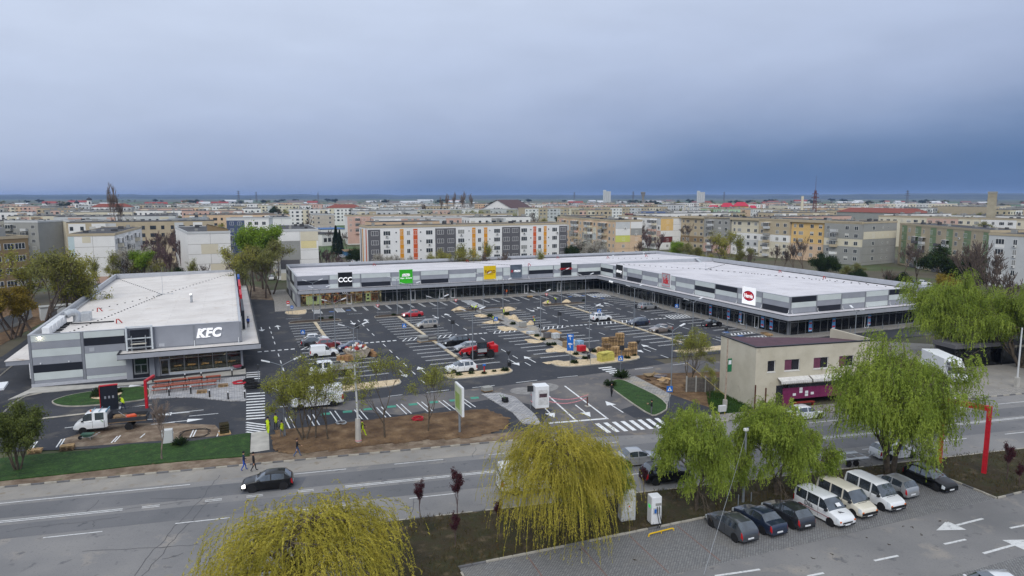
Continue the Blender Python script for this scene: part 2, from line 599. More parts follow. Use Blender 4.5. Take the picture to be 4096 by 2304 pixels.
def seg_dist(x, y, a, b):
 dx, dy = b[0] - a[0], b[1] - a[1]
 L = dx * dx + dy * dy
 t = 0 if L == 0 else max(0, min(1, ((x - a[0]) * dx + (y - a[1]) * dy) / L))
 return math.hypot(x - a[0] - t * dx, y - a[1] - t * dy)
random.seed(3)
gm = MB()
ring = [0, 400, 1500, 4000, 9000, 16000]
for k in range(48):
 t0, t1 = 2 * math.pi * k / 48, 2 * math.pi * (k + 1) / 48
 for r0, r1 in zip(ring, ring[1:]):
  P = lambda r, t: (r * math.cos(t), r * math.sin(t), -.06)
  if r0 == 0:
   gm.add([P(0, 0), P(r1, t0), P(r1, t1)], [(0, 1, 2)])
  else:
   gm.quad(P(r0, t0), P(r1, t0), P(r1, t1), P(r0, t1))
struct(gm.build('ground', M_ground))
M_hill = ramp_mat('wooded_hill', [(.35, lin(44, 56, 54)), (.5, lin(54, 66, 60)), (.65, lin(74, 80, 66))], .004, rough=1)
for rad, hh, sd, w in ((6800, 26, 1, 900), (9000, 44, 5, 1600)):
 hm = MB()
 n = 140
 for i in range(n):
  az = math.radians(-34 + 104 * i / (n - 1))
  hgt = hh * (1 + .28 * float(noise2(i * .19, 0, 1, sd)) + .14 * float(noise2(i * .9, 3, 1, sd))) + (14 if i > 95 else 0) * min(1, (i - 95) / 20)
  for r, z in ((rad, -.5), (rad + w * .35, hgt * .8), (rad + w, hgt), (rad + 2 * w, -.5)):
   hm.v.append((r * math.sin(az), r * math.cos(az), z))
 for i in range(n - 1):
  for j in range(3):
   o = i * 4 + j
   hm.f.append((o, o + 4, o + 5, o + 1)); hm.m.append(0)
 struct(hm.build('hill', M_hill, smooth='all'))
M_field = [mat('field_green', lin(74, 104, 58), .95, var=.15, scale=.01, coords='World'), mat('field_fallow', lin(112, 100, 78), .95, var=.15, scale=.01, coords='World'),
  mat('field_young', lin(92, 116, 66), .95, var=.15, scale=.01, coords='World')]
rf = random.Random(8)
for k in range(26):
 az = math.radians(-12 + 70 * (k % 13) / 12 + rf.uniform(-2, 2))
 d = 1700 + 900 * (k // 13) + rf.uniform(0, 900)
 w, h = rf.uniform(250, 500), rf.uniform(150, 420)
 cx, cy_ = d * math.sin(az), d * math.cos(az)
 t = rf.uniform(-.3, .3) + .38
 R = lambda x, y: (cx + x * math.cos(t) - y * math.sin(t), cy_ + x * math.sin(t) + y * math.cos(t))
 sheet('field', [R(-w / 2, -h / 2), R(w / 2, -h / 2), R(w / 2, h / 2), R(-w / 2, h / 2)], -.04 + .004 * (k % 9), M_field[k % 3])
sheet('street', [(-70, far_kerb(-70)), (160, far_kerb(160)), (160, near_kerb(160)), (10, near_kerb(10)), (8, 44), (5, 20), (-70, 10)], 0.0, M_road)
band = lambda u0, u1, f, d0, d1: [(u0, f(u0) + d0), (u1, f(u1) + d0), (u1, f(u1) + d1), (u0, f(u0) + d1)]
for d0, d1 in ((-3.2, -.7), (.7, 3.3)):
 sheet('traffic_lane', band(-70, 160, mid_line, d0, d1), .004, M_road_dark)
sheet('road_margin', band(-70, 34, far_kerb, -3.0, 0), .006, M_road_dust)
M_patch = mat('asphalt_patch', lin(96, 98, 104), .85, var=.08, scale=4, coords='World')
sheet('road_patch', [(.9, 63.4), (-.2, 60.9), (4.6, 60.3), (5.4, 62.6)], .009, M_patch)
M_crack = mat('crack_sealant', lin(84, 84, 87), .9, var=.1, coords='World')
cm = MB()
rc = random.Random(5)
def crack(p, q, w=.045, wig=.35):
 n = max(4, int(math.dist(p, q) / .7))
 dx, dy = q[0] - p[0], q[1] - p[1]
 L = math.hypot(dx, dy)
 pts = []
 off = 0
 for i in range(n + 1):
  off = off * .7 + rc.uniform(-wig, wig) * .4
  t = i / n
  pts.append((p[0] + dx * t - dy / L * off, p[1] + dy * t + dx / L * off))
 for a, b in zip(pts, pts[1:]):
  l2 = math.dist(a, b) or 1
  nx, ny = -(b[1] - a[1]) / l2 * w / 2, (b[0] - a[0]) / l2 * w / 2
  cm.quad((a[0] - nx, a[1] - ny, .012), (b[0] - nx, b[1] - ny, .012), (b[0] + nx, b[1] + ny, .012), (a[0] + nx, a[1] + ny, .012))
for a, b in (((540, 2304), (880, 1900)), ((560, 2304), (860, 1990)), ((330, 2055), (390, 2000)), ((680, 2190), (330, 2205)), ((790, 2180), (640, 2190)),
   ((735, 2215), (650, 2240)), ((365, 2110), (375, 2085)), ((500, 2040), (760, 2005)), ((60, 2120), (480, 2070)), ((600, 1995), (800, 1990)),
   ((1900, 1790), (1890, 1830)), ((1640, 2070), (1660, 1990))):
 crack(at(*a), at(*b))
struct(cm.build('road_crack', M_crack))
sm = MB()
def strip(mb, p, q, w, z):
 L = math.dist(p, q)
 nx, ny = -(q[1] - p[1]) / L * w / 2, (q[0] - p[0]) / L * w / 2
 mb.quad((p[0] + nx, p[1] + ny, z), (p[0] - nx, p[1] - ny, z), (q[0] - nx, q[1] - ny, z), (q[0] + nx, q[1] + ny, z))
def sline(f, u0, u1, w=.13, d=0):
 strip(sm, (u0, f(u0) + d), (u1, f(u1) + d), w, .014)
edge_line = lambda u: 64.25 - .117 * u
low_line = lambda u: 56.45 - .129 * u
for d in (-.14, .14):
 sline(mid_line, -70, -9, .12, d)
 for u0 in (-7.6, -2.9, .3, 4.4):
  sline(mid_line, u0, u0 + 1.3, .1, d)
 sline(mid_line, 8.3, 140, .12, d)
sline(edge_line, -70, -4.2, .13)
for k in range(22):
 u0 = 4.4 + k * 9.0
 sline(edge_line, u0, u0 + 4.6, .12)
for k in range(-6, 18):
 u0 = -13.8 + k * 8.9
 sline(low_line, u0, u0 + 3.9, .13)
struct(sm.build('street_markings', M_old_paint))
park_poly = [(-60, 84.5), (-40, 84.5), (-22.5, 80.5), (1.2, 74), (1.2, far_kerb(1.2) + 3), (27, far_kerb(27) + .02), (60, far_kerb(60) + .02), (60, 90), (140, 86), (140, 102), (96, 105), (96, 168),
   (14, 166), (14, 190), (-20, 240), (-40, 240), (-8, 190), (-34, 186), (-34, 130), (-60, 110)]
sheet('car_park', park_poly, .004, M_asph_new)
sheet('worn_lane', [at(1180, 1625), at(1700, 1575), at(2000, 1545), at(2500, 1480), at(2760, 1440), at(2950, 1450), at(2760, 1545), at(2480, 1640), at(2650, 1735), at(2120, 1760), at(2210, 1640), at(2000, 1590), at(1600, 1660)], .010, M_asph_lane)
sheet('worn_lane', [at(280, 1790), at(520, 1772), at(900, 1742), at(860, 1700), at(620, 1690), at(430, 1700), at(240, 1760)], .010, M_verge)
pm = MB()
PZ = .018
def gp(a, b, z=PZ):
 x, y = G(a, b)
 return (x, y, z)
def gq(a0, b0, a1, b1, z=PZ, mb=None):
 (mb or pm).quad(gp(a0, b0, z), gp(a1, b0, z), gp(a1, b1, z), gp(a0, b1, z))
def stall_h(a0, a1, b):
 gq(a0, b - .2, a1, b - .09)
 gq(a0, b + .09, a1, b + .2)
rows_n = [139.7 - 2.62 * k for k in range(8)]
rows_s = [114.8 - 2.62 * k for k in range(8)]
for (a0, a1) in ((10.0, 14.75), (15.45, 20.15), (27.0, 31.75), (32.45, 37.3), (44.1, 49.2), (54.2, 59.15), (66.1, 71.05), (71.75, 76.7)):
 for b in rows_n + rows_s:
  if (a0 == 54.2 and b < 104) or (a0 == 71.75 and b < 98):
   continue
  stall_h(a0, a1, b)
 for b in (119.75, 117.35):
  gq(a0, b - .08, a1, b + .08)
 for k in range(5):
  s0 = a0 + k * (a1 - a0) / 5
  pm.quad(gp(s0, 117.4), gp(s0 + .24, 117.4), gp(s0 + 1.5, 119.7), gp(s0 + 1.26, 119.7))
for (a0, a1) in ((3.4, 9.6), (20.7, 26.6), (37.8, 43.6), (59.7, 65.8), (77.2, 83.4)):
 n = 6
 for k in range(n):
  s0 = a0 + k * (a1 - a0) / n
  gq(s0, 118.2, s0 + .62, 118.8)
b = 148.3 - .0
while b > 95:
 if not 117.2 < b < 121.0:
  stall_h(83.5, 89.0, b)
 b -= 2.62
for (b0, b1) in ((150.2, 156.0), (117.4, 121.0), (98.6, 100.0), (95.0, 96.4)):
 gq(83.5, b0 - .06, 89, b0 + .06); gq(83.5, b1 - .06, 89, b1 + .06)
 for k in range(7):
  s0 = 83.5 + k * .78
  d = min(.9, b1 - b0)
  pm.quad(gp(s0, b0), gp(s0 + .35, b0), gp(s0 + .35 + d, b1), gp(s0 + d, b1))
a = 25.0
while a < 82:
 if not 50.2 < a < 54:
  gq(a - .2, 153.0, a - .09, 158.7); gq(a + .09, 153.0, a + .2, 158.7)
  gq(a - .2, 152.9, a + .2, 153.0)
 a += 2.62
for (a0, a1) in ((16.3, 17.9), (21.1, 22.7), (51.2, 53.6), (81.0, 82.4)):
 gq(a0 - .06, 152.8, a0 + .06, 158.7); gq(a1 - .06, 152.8, a1 + .06, 158.7)
 for k in range(6):
  s0 = 152.8 + k * .95
  pm.quad(gp(a0, s0 + .7), gp(a1, s0), gp(a1, s0 + .4), gp(a0, s0 + 1.1))
for k in range(6):
 s0 = 147.2 + k * 1.0
 gq(50.8, s0, 53.6, s0 + .5)
def arrow(c, ang, L=4.6, w=.17, mb=None, hl=1.7, hw=.62, z=PZ):
 ca, sa = math.cos(ang), math.sin(ang)
 T = lambda x, y: (c[0] + x * ca - y * sa, c[1] + x * sa + y * ca, z)
 mb = mb or pm
 mb.quad(T(-L / 2, -w / 2), T(L / 2 - hl, -w / 2), T(L / 2 - hl, w / 2), T(-L / 2, w / 2))
 mb.add([T(L / 2 - hl, -hw), T(L / 2, 0), T(L / 2 - hl, hw)], [(0, 1, 2)])
for (a, phase) in ((23.5, 0), (40.7, .6), (62.6, .3), (80.1, .9), (6.4, .2)):
 b = 141.5 - phase * 3
 while b > 90:
  if not 116.6 < b < 122:
   gq(a - .07, b - 2.2, a + .07, b)
  b -= 5.0
 for b in (139.0, 95.5):
  x, y = G(a - 1.5, b); arrow((x, y), -math.pi / 2)
  x, y = G(a + 1.5, b + .8); arrow((x, y), math.pi / 2)
for (x0, y0, x1, y1) in ((1143, 1276, 1207, 1272), (1389, 1257, 1449, 1254), (1270, 1266, 1330, 1262), (1506, 1250, 1563, 1247), (1728, 1235, 1782, 1232), (1834, 1228, 1886, 1225),
      (1945, 1220, 1988, 1218), (2036, 1215, 2087, 1211), (2134, 1209, 2165, 1207), (1552, 1586, 1610, 1579), (1889, 1551, 1979, 1542), (1705, 1570, 1796, 1560), (2064, 1531, 2149, 1521),
      (2230, 1511, 2311, 1503), (2539, 1477, 2612, 1471), (2690, 1460, 2760, 1452), (1110, 1629, 1150, 1625)):
 strip(pm, at(x0, y0), at(x1, y1), .14, PZ)
strip(pm, at(2259, 1544), at(2429, 1674), .22, PZ)
strip(pm, at(2187, 1577), at(2303, 1682), .22, PZ)
strip(pm, at(2195, 1693), at(2433, 1674), .4, PZ)
arrow(at(2331, 1643), math.radians(-96), 4.8)
arrow(at(2195, 1648), math.radians(-98), 4.4)
arrow(at(2456, 1627), math.radians(86), 4.8)
for k in range(8):
 p0, p1 = (2395 + k * 34 - 8, 1694 - k * 3.0), (2437 + k * 34, 1731 - k * 3.0)
 strip(pm, at(*p0), at(*p1), .5, PZ)
for k in range(6):
 strip(pm, at(2395 + k * 14.2, 1473.5 + k * 6.6), at(2447 + k * 14.2, 1468 + k * 6.6), .5, PZ)
for k in range(10):
 strip(pm, at(985, 1576 + k * 11.2), at(1060, 1571 + k * 11.2), .42, PZ)
for k in range(5):
 strip(pm, at(985, 1690 + k * 9.5), at(1062, 1700 + k * 9.5), .3, PZ)
for k in range(4):
 strip(pm, at(985, 1492 + k * 8.5), at(1040, 1488 + k * 8.5), .4, PZ)
for (x0, y0, x1, y1) in ((371, 1558, 480, 1549), (463, 1634, 606, 1619), (582, 1679, 634, 1676), (604, 1698, 700, 1689), (756, 1665, 873, 1654), (632, 1657, 700, 1652), (700, 1652, 814, 1640), (259, 1712, 312, 1706), (0, 1740, 129, 1725)):
 strip(pm, at(x0, y0), at(x1, y1), .15, PZ)
for (x, y, d) in ((513, 1545, 0), (488, 1631, math.pi), (690, 1655, math.pi), (745, 1683, 0)):
 arrow(at(x, y), d - .03, 3.6)
for (x0, y0, x1, y1) in ((247, 1757, 225, 1790), (259, 1755, 240, 1786), (141, 1768, 118, 1796), (150, 1766, 130, 1793), (775, 1718, 760, 1750), (787, 1716, 772, 1747), (692, 1728, 676, 1758), (580, 1735, 560, 1752), (470, 1745, 445, 1772), (482, 1742, 458, 1769), (879, 1722, 868, 1746)):
 strip(pm, at(x0, y0), at(x1, y1), .13, PZ)
gb = MB()
for (x, y) in ((1899, 1592), (1815, 1602), (1735, 1609), (1652, 1618), (1566, 1627), (1472, 1637), (1390, 1647), (1302, 1656)):
 c = at(x, y)
 gb.obox((c[0], c[1], PZ + .003), (1.05, .8, .004), rz=-.1)
for (x, y) in ((1868, 1611), (1788, 1621), (1700, 1627), (1616, 1636), (1535, 1648), (1445, 1658), (1345, 1665), (1255, 1680), (1160, 1690)):
 c = at(x, y)
 for d in (-.28, .28):
  strip(pm, (c[0] + d - .15, c[1] + 2.1), (c[0] + d + .1, c[1] - 2.1), .13, PZ)
for (x, y) in ((1326, 1247), (1394, 1241), (2280, 1187), (2333, 1183), (2379, 1186), (2410, 1193)):
 c = at(x, y)
 gb.obox((c[0], c[1], PZ + .003), (1.0, 1.0, .004), m=1)
for (x, y) in ((2906, 1329), (2961, 1343)):
 c = at(x, y)
 gb.obox((c[0], c[1], PZ + .003), (1.0, 1.0, .004), m=1)
struct(pm.build('car_park_markings', M_white_paint))
struct(gb.build('bay_symbols', [M_green_paint, M_blue_paint]))
M_islsoil = mat('dark_planting_soil', lin(66, 52, 38), .95, var=.3, scale=2.5, bump=.8, bscale=6, coords='World')
def island(outline, fill, name='planting_island', kerb=.14, h=.13, dome=.06):
 o = MB()
 o.prism(outline, 0, h, 0)
 inner = offset_in(outline, kerb)
 k = o.build(name, M_kerbL)
 struct(k)
 c = (sum(p[0] for p in inner) / len(inner), sum(p[1] for p in inner) / len(inner))
 f = MB()
 n = len(inner)
 rings = [(1.0, h + .006), (.8, h + dome * .6), (.45, h + dome), ]
 for s_, z in rings:
  for p in inner:
   f.v.append((c[0] + (p[0] - c[0]) * s_, c[1] + (p[1] - c[1]) * s_, z + (random.uniform(-.02, .03) if s_ < 1 else 0)))
 f.v.append((c[0], c[1], h + dome))
 for r in range(2):
  for i in range(n):
   j = (i + 1) % n
   f.f.append((r * n + i, r * n + j, (r + 1) * n + j, (r + 1) * n + i)); f.m.append(0)
 for i in range(n):
  f.f.append((2 * n + i, 2 * n + (i + 1) % n, 3 * n)); f.m.append(0)
 f.build('planting_bed', fill, k, smooth='all')
 return k
def cap_outline(a0, a1, b0, b1, north):
 base, tip = (b0, b1) if north else (b1, b0)
 pts = [gp(a0, base)[:2]]
 for k in range(11):
  t = math.pi * k / 10
  pts.append(gp((a0 + a1) / 2 - (a1 - a0) / 2 * math.copysign(abs(math.cos(t)) ** .45, math.cos(t)), base + (tip - base) * math.sin(t) ** .6)[:2])
 pts.append(gp(a1, base)[:2])
 q = [pts[0]]
 for p in pts[1:]:
  if math.dist(p, q[-1]) > .05:
   q.append(p)
 return q
for (a0, a1, fill) in ((10.1, 20.3, M_islsoil), (27.2, 37.6, M_islsoil), (44.5, 59.3, M_islsoil), (66.2, 76.9, M_islsoil)):
 island(cap_outline(a0, a1, 142.4, 145.3, True), fill)
for (a0, a1, b0, b1) in ((10.0, 20.8, 89.2, 92.4), (26.9, 37.2, 89.2, 92.3), (43.9, 59.0, 89.0, 92.6), (66, 77, 89.4, 92.2)):
 island(cap_outline(a0, a1, b0, b1, False), M_gravel)
for a in (15.1, 32.1, 71.4):
 struct(MB(lambda p: (*G(p[0], p[1]), p[2])).box(a - .3, 93.0 if a != 71.4 else 97, 0, a + .3, 142.3, .12).build('median_kerb', mat('sandy_kerb', lin(196, 182, 156), .9, var=.2, scale=1.2, coords='World')))
fw = MB(lambda p: (*G(p[0], p[1]), p[2]))
fw.box(49.35, 92.4, 0, 54.1, 142.3, .10)
struct(fw.build('footway', M_walkpav))
for i, (a0, a1, b0, b1) in enumerate(((49.45, 50.6, 128, 137), (52.7, 54.0, 122, 137), (49.45, 50.8, 108, 117), (52.6, 54.0, 104, 116), (49.45, 50.7, 94.5, 105), (52.8, 54.0, 93.5, 100))):
 struct(MB(lambda p: (*G(p[0], p[1]), p[2])).box(a0, b0, .09, a1, b1, .115 + .004 * i).build('planting_strip', M_gravel if i % 3 else M_islsoil))
sw = MB(lambda p: (*G(p[0], p[1]), p[2]))
sw.prism([(8.5, 159.1), (89.1, 159.1), (89.1, 93.6), (94.5, 91.0), (131, 91.0), (131, 95), (93, 95), (93, 164.2), (13.4, 164.2), (13.4, 196), (9.3, 196), (9.3, 175)], 0, .12)
struct(sw.build('mall_pavement', M_sidewalk))
island([at(1142, 1248), at(1225, 1240), at(1228, 1250), at(1222, 1257), at(1190, 1260), at(1150, 1259), at(1139, 1254)], M_gravel, 'pavement_nose')
Z1 = lambda l: [at(x / 2.5156, 1200 + y / 2.5156) for x, y in l]
tear = smooth_poly(Z1([(505, 1035), (560, 1003), (700, 960), (1000, 912), (1250, 888), (1505, 870), (1515, 1000), (1300, 1032), (1000, 1062), (750, 1080), (590, 1072)]), 2)
island(tear, M_lawn, 'lawn_island', dome=.05)
gbed = smooth_poly(Z1([(895, 1000), (960, 975), (1060, 950), (1160, 930), (1235, 928), (1225, 965), (1130, 990), (1080, 1012), (980, 1016)]), 2)
sheet('gravel_bed', gbed, .215, M_gravel)
pl = MB()
pl.prism(Z1([(1500, 862), (1700, 840), (2000, 808), (2300, 785), (2468, 772), (2480, 1018), (2330, 1022), (2150, 1005), (1950, 985), (1760, 985), (1500, 1002)]), 0, .1)
struct(pl.build('plaza', M_plaza))
ap = MB()
ap.prism(Z1([(300, 905), (320, 888), (1290, 835), (1560, 812), (2450, 702), (2470, 690), (2475, 745), (1800, 805), (1500, 842), (1000, 880), (560, 925), (300, 945), (190, 985), (80, 1010)]), 0, .1)
struct(ap.build('building_apron', M_concrete))
kb = MB()
for line in (((0, 1185), (60, 1110), (130, 1045), (250, 975), (420, 940)), ((370, 1205), (600, 1180), (940, 1140)), ((0, 1230), (370, 1190)), ((0, 765), (90, 690), (205, 605))):
 pts = Z1(line)
 kb.tube([(x, y, .06) for x, y in pts], .12, 4)
struct(kb.build('drive_kerb', M_kerbL))
Z3 = lambda l: [at(x / 2.5156, 1728 + y / 2.5156) for x, y in l]
lawnp = Z3([(-300, 300), (370, 236), (900, 190), (1330, 126), (1840, 112), (2520, 14), (2512, 246), (1900, 292), (1300, 350), (800, 412), (0, 497), (-300, 530)])
lw = MB(); lw.prism(lawnp, 0, .1); struct(lw.build('roadside_lawn', M_lawn))
Z2 = lambda l: [at(2048 + x / 2.5156, 1200 + y / 2.5156) for x, y in l]
island(smooth_poly(Z2([(962, 870), (985, 825), (1090, 795), (1300, 890), (1500, 990), (1590, 1090), (1470, 1165), (1390, 1168), (1180, 1030)]), 1), M_lawn, 'lawn_island', dome=.04)
sheet('garden_path', Z2([(1100, 795), (1235, 765), (1600, 950), (1560, 1060), (1500, 990)]), .02, M_walkpav)
mound_field('soil_patch', Z2([(1300, 780), (1600, 790), (1760, 830), (1760, 940), (1600, 945), (1440, 870)]), .01, .18, .5, M_dirt, 1.2, 2)
sheet('garden', Z2([(1240, 762), (1480, 740), (2140, 720), (2300, 1100), (2400, 1120), (2080, 1160), (1980, 1080), (1600, 950)]), .012, M_dirt)
mound_field('weed_patch', Z2([(1950, 930), (2150, 930), (2440, 1080), (2410, 1130), (2060, 1160), (1980, 1090)]), .02, .10, .4, M_lawn, 1.5, 7)
pv = MB(); pv.prism([(45.5, far_kerb(45.5)), (140, far_kerb(140)), (140, far_kerb(140) + 2.2), (82, far_kerb(82) + 2.6), (45.5, far_kerb(45.5) + 2.2)], 0, .1)
struct(pv.build('street_pavement', M_sidewalk))
sheet('yard', [(76, far_kerb(76) + 2.2), (130, far_kerb(130) + 2.2), (130, 66), (100, 90), (78, 90)], .008, M_road_dust)
Z4 = lambda l: [at(1024 + x / 2.5156, 1200 + y / 2.5156) for x, y in l]
mound_field('soil_strip', Z4([(150, 1310), (400, 1285), (800, 1240), (1090, 1208), (1450, 1165), (1800, 1130), (2330, 1090), (2570, 1190), (2576, 1290), (2200, 1395), (1700, 1420), (1200, 1470), (800, 1520), (300, 1560), (140, 1530)]), .008, .11, .38, M_dirt, .9, 1)
sheet('verge', [(-40, far_kerb(-40) + .1), (30, far_kerb(30) + .1), (30, far_kerb(30) + 2.6), (2, far_kerb(2) + 3.0), (-20, far_kerb(-20) + 3.4), (-40, far_kerb(-40) + 4)], .006, M_verge)
sheet('concrete_path', [at(1005, 1732), at(1075, 1722), at(1078, 1800), at(1000, 1812)], .03, M_concrete)
pz = MB(); pz.prism([at(1925, 1578), at(2000, 1573), at(2060, 1590), at(2140, 1660), at(2165, 1700), at(2090, 1697), at(2050, 1652)], 0, .1)
struct(pz.build('entrance_island', M_plaza))
sheet('lime_spill', smooth_poly([at(2030, 1568), at(2060, 1548), at(2140, 1552), at(2175, 1530), at(2240, 1540), at(2225, 1562), at(2150, 1575), at(2090, 1580)], 2), .016, mat('lime_dust', lin(138, 136, 134), .95, var=.2, scale=1.5, coords='World'))
sheet('yard', [(-80, 100), (-40, 86), (-34, 186), (-60, 190)], .002, M_dirt)
sheet('side_lawn', [(-60, 112), (-38, 106), (-36, 128), (-60, 134)], .012, M_lawn)
sheet('access_road', [(-8, 190), (12.5, 175), (9, 200), (-20, 260), (-34, 260)], .010, M_verge)
bed = [(9.5, near_kerb(9.5))] + [(u, near_kerb(u)) for u in (20, 35, 50, 78)] + [(78, 36.4), (58.3, 36.4), (58.5, 42.45), (13.35, 42.75), (13.1, 36.5), (12.6, 26), (5.5, 26), (7.5, 46)]
mound_field('planted_bed', bed, .10, .05, .45, M_bed, .8, 4)
bs = MB(); bs.prism(bed, 0, .102); struct(bs.build('bed_base', M_bed))
sheet('service_road', [(12.6, 5), (90, 5), (110, 36.4), (13.1, 36.7)], .002, M_road)
sheet('paved_bays', [(13.2, 36.6), (58.4, 36.4), (58.5, 42.5), (13.3, 42.7)], .008, M_parkpav)
sheet('paved_bays', [(30, 22), (70, 22), (70, 29.2), (36, 29.6)], .008, M_parkpav)
fm = MB()
arrow(at(3840, 2098), math.pi, 5.2, .22, fm, 2.2, .8)
arrow(at(4035, 2186), 0, 5.4, .22, fm, 2.2, .8)
for (x0, y0, x1, y1) in ((3497, 2243, 3593, 2223), (3777, 2177, 3863, 2158), (4040, 2113, 4130, 2095), (3230, 2305, 3295, 2292), (2860, 2304, 3040, 2278), (2750, 2380, 2850, 2355)):
 strip(fm, at(x0, y0), at(x1, y1), .2, .012)
o = fm.build('service_road_markings', [M_old_paint]); struct(o)
rm_ = MB()
for u in (18.2, 22.3, 26.4, 30.6): strip(rm_, (u - .2, 36.8), (u + .1, 42.3), .1, .013)
struct(rm_.build('bay_divider', mat('red_pavers', lin(128, 104, 96), .9, var=.2, scale=3, coords='World')))
M_twig = mat('fallen_twig', lin(60, 48, 34), .95)
sc2 = MB()
for (x, y) in ((3785, 2087), (3650, 2110), (3685, 2140), (3553, 2179), (3325, 2217), (3250, 2235), (2540, 2240), (2320, 2200), (3470, 2150), (3610, 2105), (3760, 2085)):
 c = at(x, y)
 for k in range(3):
  sc2.obox((c[0] + rc.uniform(-.1, .1), c[1] + rc.uniform(-.08, .08), .02), (rc.uniform(.08, .25), .03, .02), rz=rc.uniform(0, 3))
o = sc2.build('fallen_twigs', M_twig); tag(o, 'scattered dark twigs fallen on the service road', 'twigs', kind='stuff')
stoneL = MB().cbox(-.48, -.075, 0, .48, .075, .15, .02)
stone_meshes = []
for i, mm in enumerate((M_kerbL, M_kerbD)):
 o = MB().cbox(-.485, -.075, -.02, .485, .075, .13, .02).build('kerb_stone', mm)
 stone_meshes.append(o.data)
 bpy.data.objects.remove(o)
def kerb_line(p, q, name='kerb', alt=True, h=0.0):
 root = bpy.data.objects.new(name, None)
 COL.objects.link(root)
 root.location = (p[0], p[1], 0)
 struct(root)
 L = math.dist(p, q)
 ang = math.atan2(q[1] - p[1], q[0] - p[0])
 root.rotation_euler = (0, 0, ang)
 for k in range(int(L)):
  o = bpy.data.objects.new('kerb_stone', stone_meshes[(k % 2) if alt else (1 if random.random() < .15 else 0)])
  COL.objects.link(o)
  o.parent = root
  o.location = (k + .5, random.uniform(-.012, .012), h + random.uniform(-.012, .012))
  o.rotation_euler = (0, 0, random.uniform(-.008, .008))
 return root
kerb_line((-24, far_kerb(-24)), (29, far_kerb(29)), 'street_kerb')
kerb_line((46, far_kerb(46)), (98, far_kerb(98)), 'street_kerb')
kerb_line((10, near_kerb(10)), (78, near_kerb(78)), 'bed_kerb', False)
kerb_line((13.3, 42.7), (58.4, 42.45), 'parking_kerb', False)
kerb_line((58.4, 42.4), (58.3, 36.4), 'parking_kerb', False)
kerb_line((58.4, 36.4), (76, 36.4), 'parking_kerb')
kerb_line((13.2, 32), (13.3, 42.6), 'parking_kerb', False)
# shopping arcade
M_pgrey = mat('grey_cladding', lin(148, 151, 159), .55, var=.05, scale=.6, coords='World', spec=.3)
M_pmid = mat('mid_grey_cladding', lin(140, 143, 151), .55, var=.05, scale=.6, coords='World', spec=.3)
M_pwhite = mat('white_cladding', lin(198, 205, 204), .55, var=.04, scale=.6, coords='World', spec=.3)
M_pdark = mat('black_cladding', lin(32, 35, 44), .5, var=.06, scale=.8, coords='World', spec=.35)
M_trim = mat('grey_trim', lin(134, 137, 144), .5, var=.05, coords='World')
M_fascia = mat('canopy_fascia', lin(162, 165, 172), .45, var=.05, scale=1.5, coords='World')
M_blackedge = mat('black_edging', lin(24, 25, 30), .5, var=.05)
M_coping = mat('parapet_metal', lin(176, 179, 185), .45, var=.06, scale=1.0, coords='World')
M_frame = mat('aluminium_frame', lin(150, 153, 156), .4, metal=.3, var=.05)
M_post = mat('galvanised_post', lin(134, 140, 147), .5, metal=.25, var=.06)
M_glassA = glass('shop_glass', (.80, .86, .83), .78, ior=1.6)
M_wpaint = mat('white_gloss_paint', lin(226, 228, 230), .4, var=.03)
M_whitelet = mat('lit_white_letters', lin(240, 240, 242), .5, var=.01, emit=(1, 1, 1), estr=.35)
M_intwall = mat('shop_inner_wall', lin(120, 122, 118), .9, var=.15, scale=.5, coords='World')
M_intdark = mat('shop_inner_dark', lin(64, 68, 68), .9, var=.2, scale=.5, coords='World')
M_card = mat('cardboard', lin(160, 124, 88), .9, var=.18, scale=2)
M_redsh = mat('red_shop_band', lin(160, 34, 36), .6, var=.1)
def membrane(name, c1, c2, dirt):
 m = ramp_mat(name, [(.3, c1), (.6, c2), (.8, c2)], .25, rough=.7, bump=.08, bscale=3, second=[(.5, .60, .8, dirt), (2.6, .66, .8, dirt)])
 nt = m.node_tree
 b = nt.nodes['Principled BSDF']
 src = b.inputs['Base Color'].links[0].from_socket
 g = nt.nodes.new('ShaderNodeNewGeometry')
 br = nt.nodes.new('ShaderNodeTexBrick')
 br.inputs['Color1'].default_value = (1, 1, 1, 1)
 br.inputs['Color2'].default_value = (.95, .95, .955, 1)
 br.inputs['Mortar'].default_value = (.74, .74, .75, 1)
 br.inputs['Scale'].default_value = 1
 br.inputs['Mortar Size'].default_value = .03
 br.inputs['Brick Width'].default_value = 9
 br.inputs['Row Height'].default_value = 1.5
 nt.links.new(g.outputs['Position'], br.inputs['Vector'])
 mx = nt.nodes.new('ShaderNodeMixRGB'); mx.blend_type = 'MULTIPLY'; mx.inputs[0].default_value = 1
 nt.links.new(src, mx.inputs[1]); nt.links.new(br.outputs['Color'], mx.inputs[2])
 nt.links.new(mx.outputs[0], b.inputs['Base Color'])
 return m
M_roof = membrane('roof_membrane', lin(198, 195, 198), lin(216, 213, 216), lin(182, 174, 166))
M_roofk = membrane('restaurant_roof_membrane', lin(204, 198, 192), lin(220, 215, 210), lin(168, 150, 126))
SH = lambda p: (p[0], p[1] + .027 * (p[0] - 10), p[2])
A0, A1, AR, B0, B1, BE = 13.7, 93.2, 131.0, 164.0, 193.5, 94.75
mall = thing('shopping_arcade', 'long L-shaped single-storey retail arcade clad in grey, white and black panels', 'shop building', (*G(60, 170), 0))
class Face:
 def __init__(s, fn): s.fn = fn
 def mb(s): return MB(lambda p: SH(s.fn(*p)))
FB = Face(lambda s, d, z: (s, B0 - d, z))
FR = Face(lambda s, d, z: (A1 - d, s, z))
FE = Face(lambda s, d, z: (s, BE - d, z))
FL_ = Face(lambda s, d, z: (A0 - d, s, z))
def mpart(name, mb, m, parent=None, smooth=False):
 return mb.build(name, m, parent or mall, smooth, world=True)
w = MB(SH)
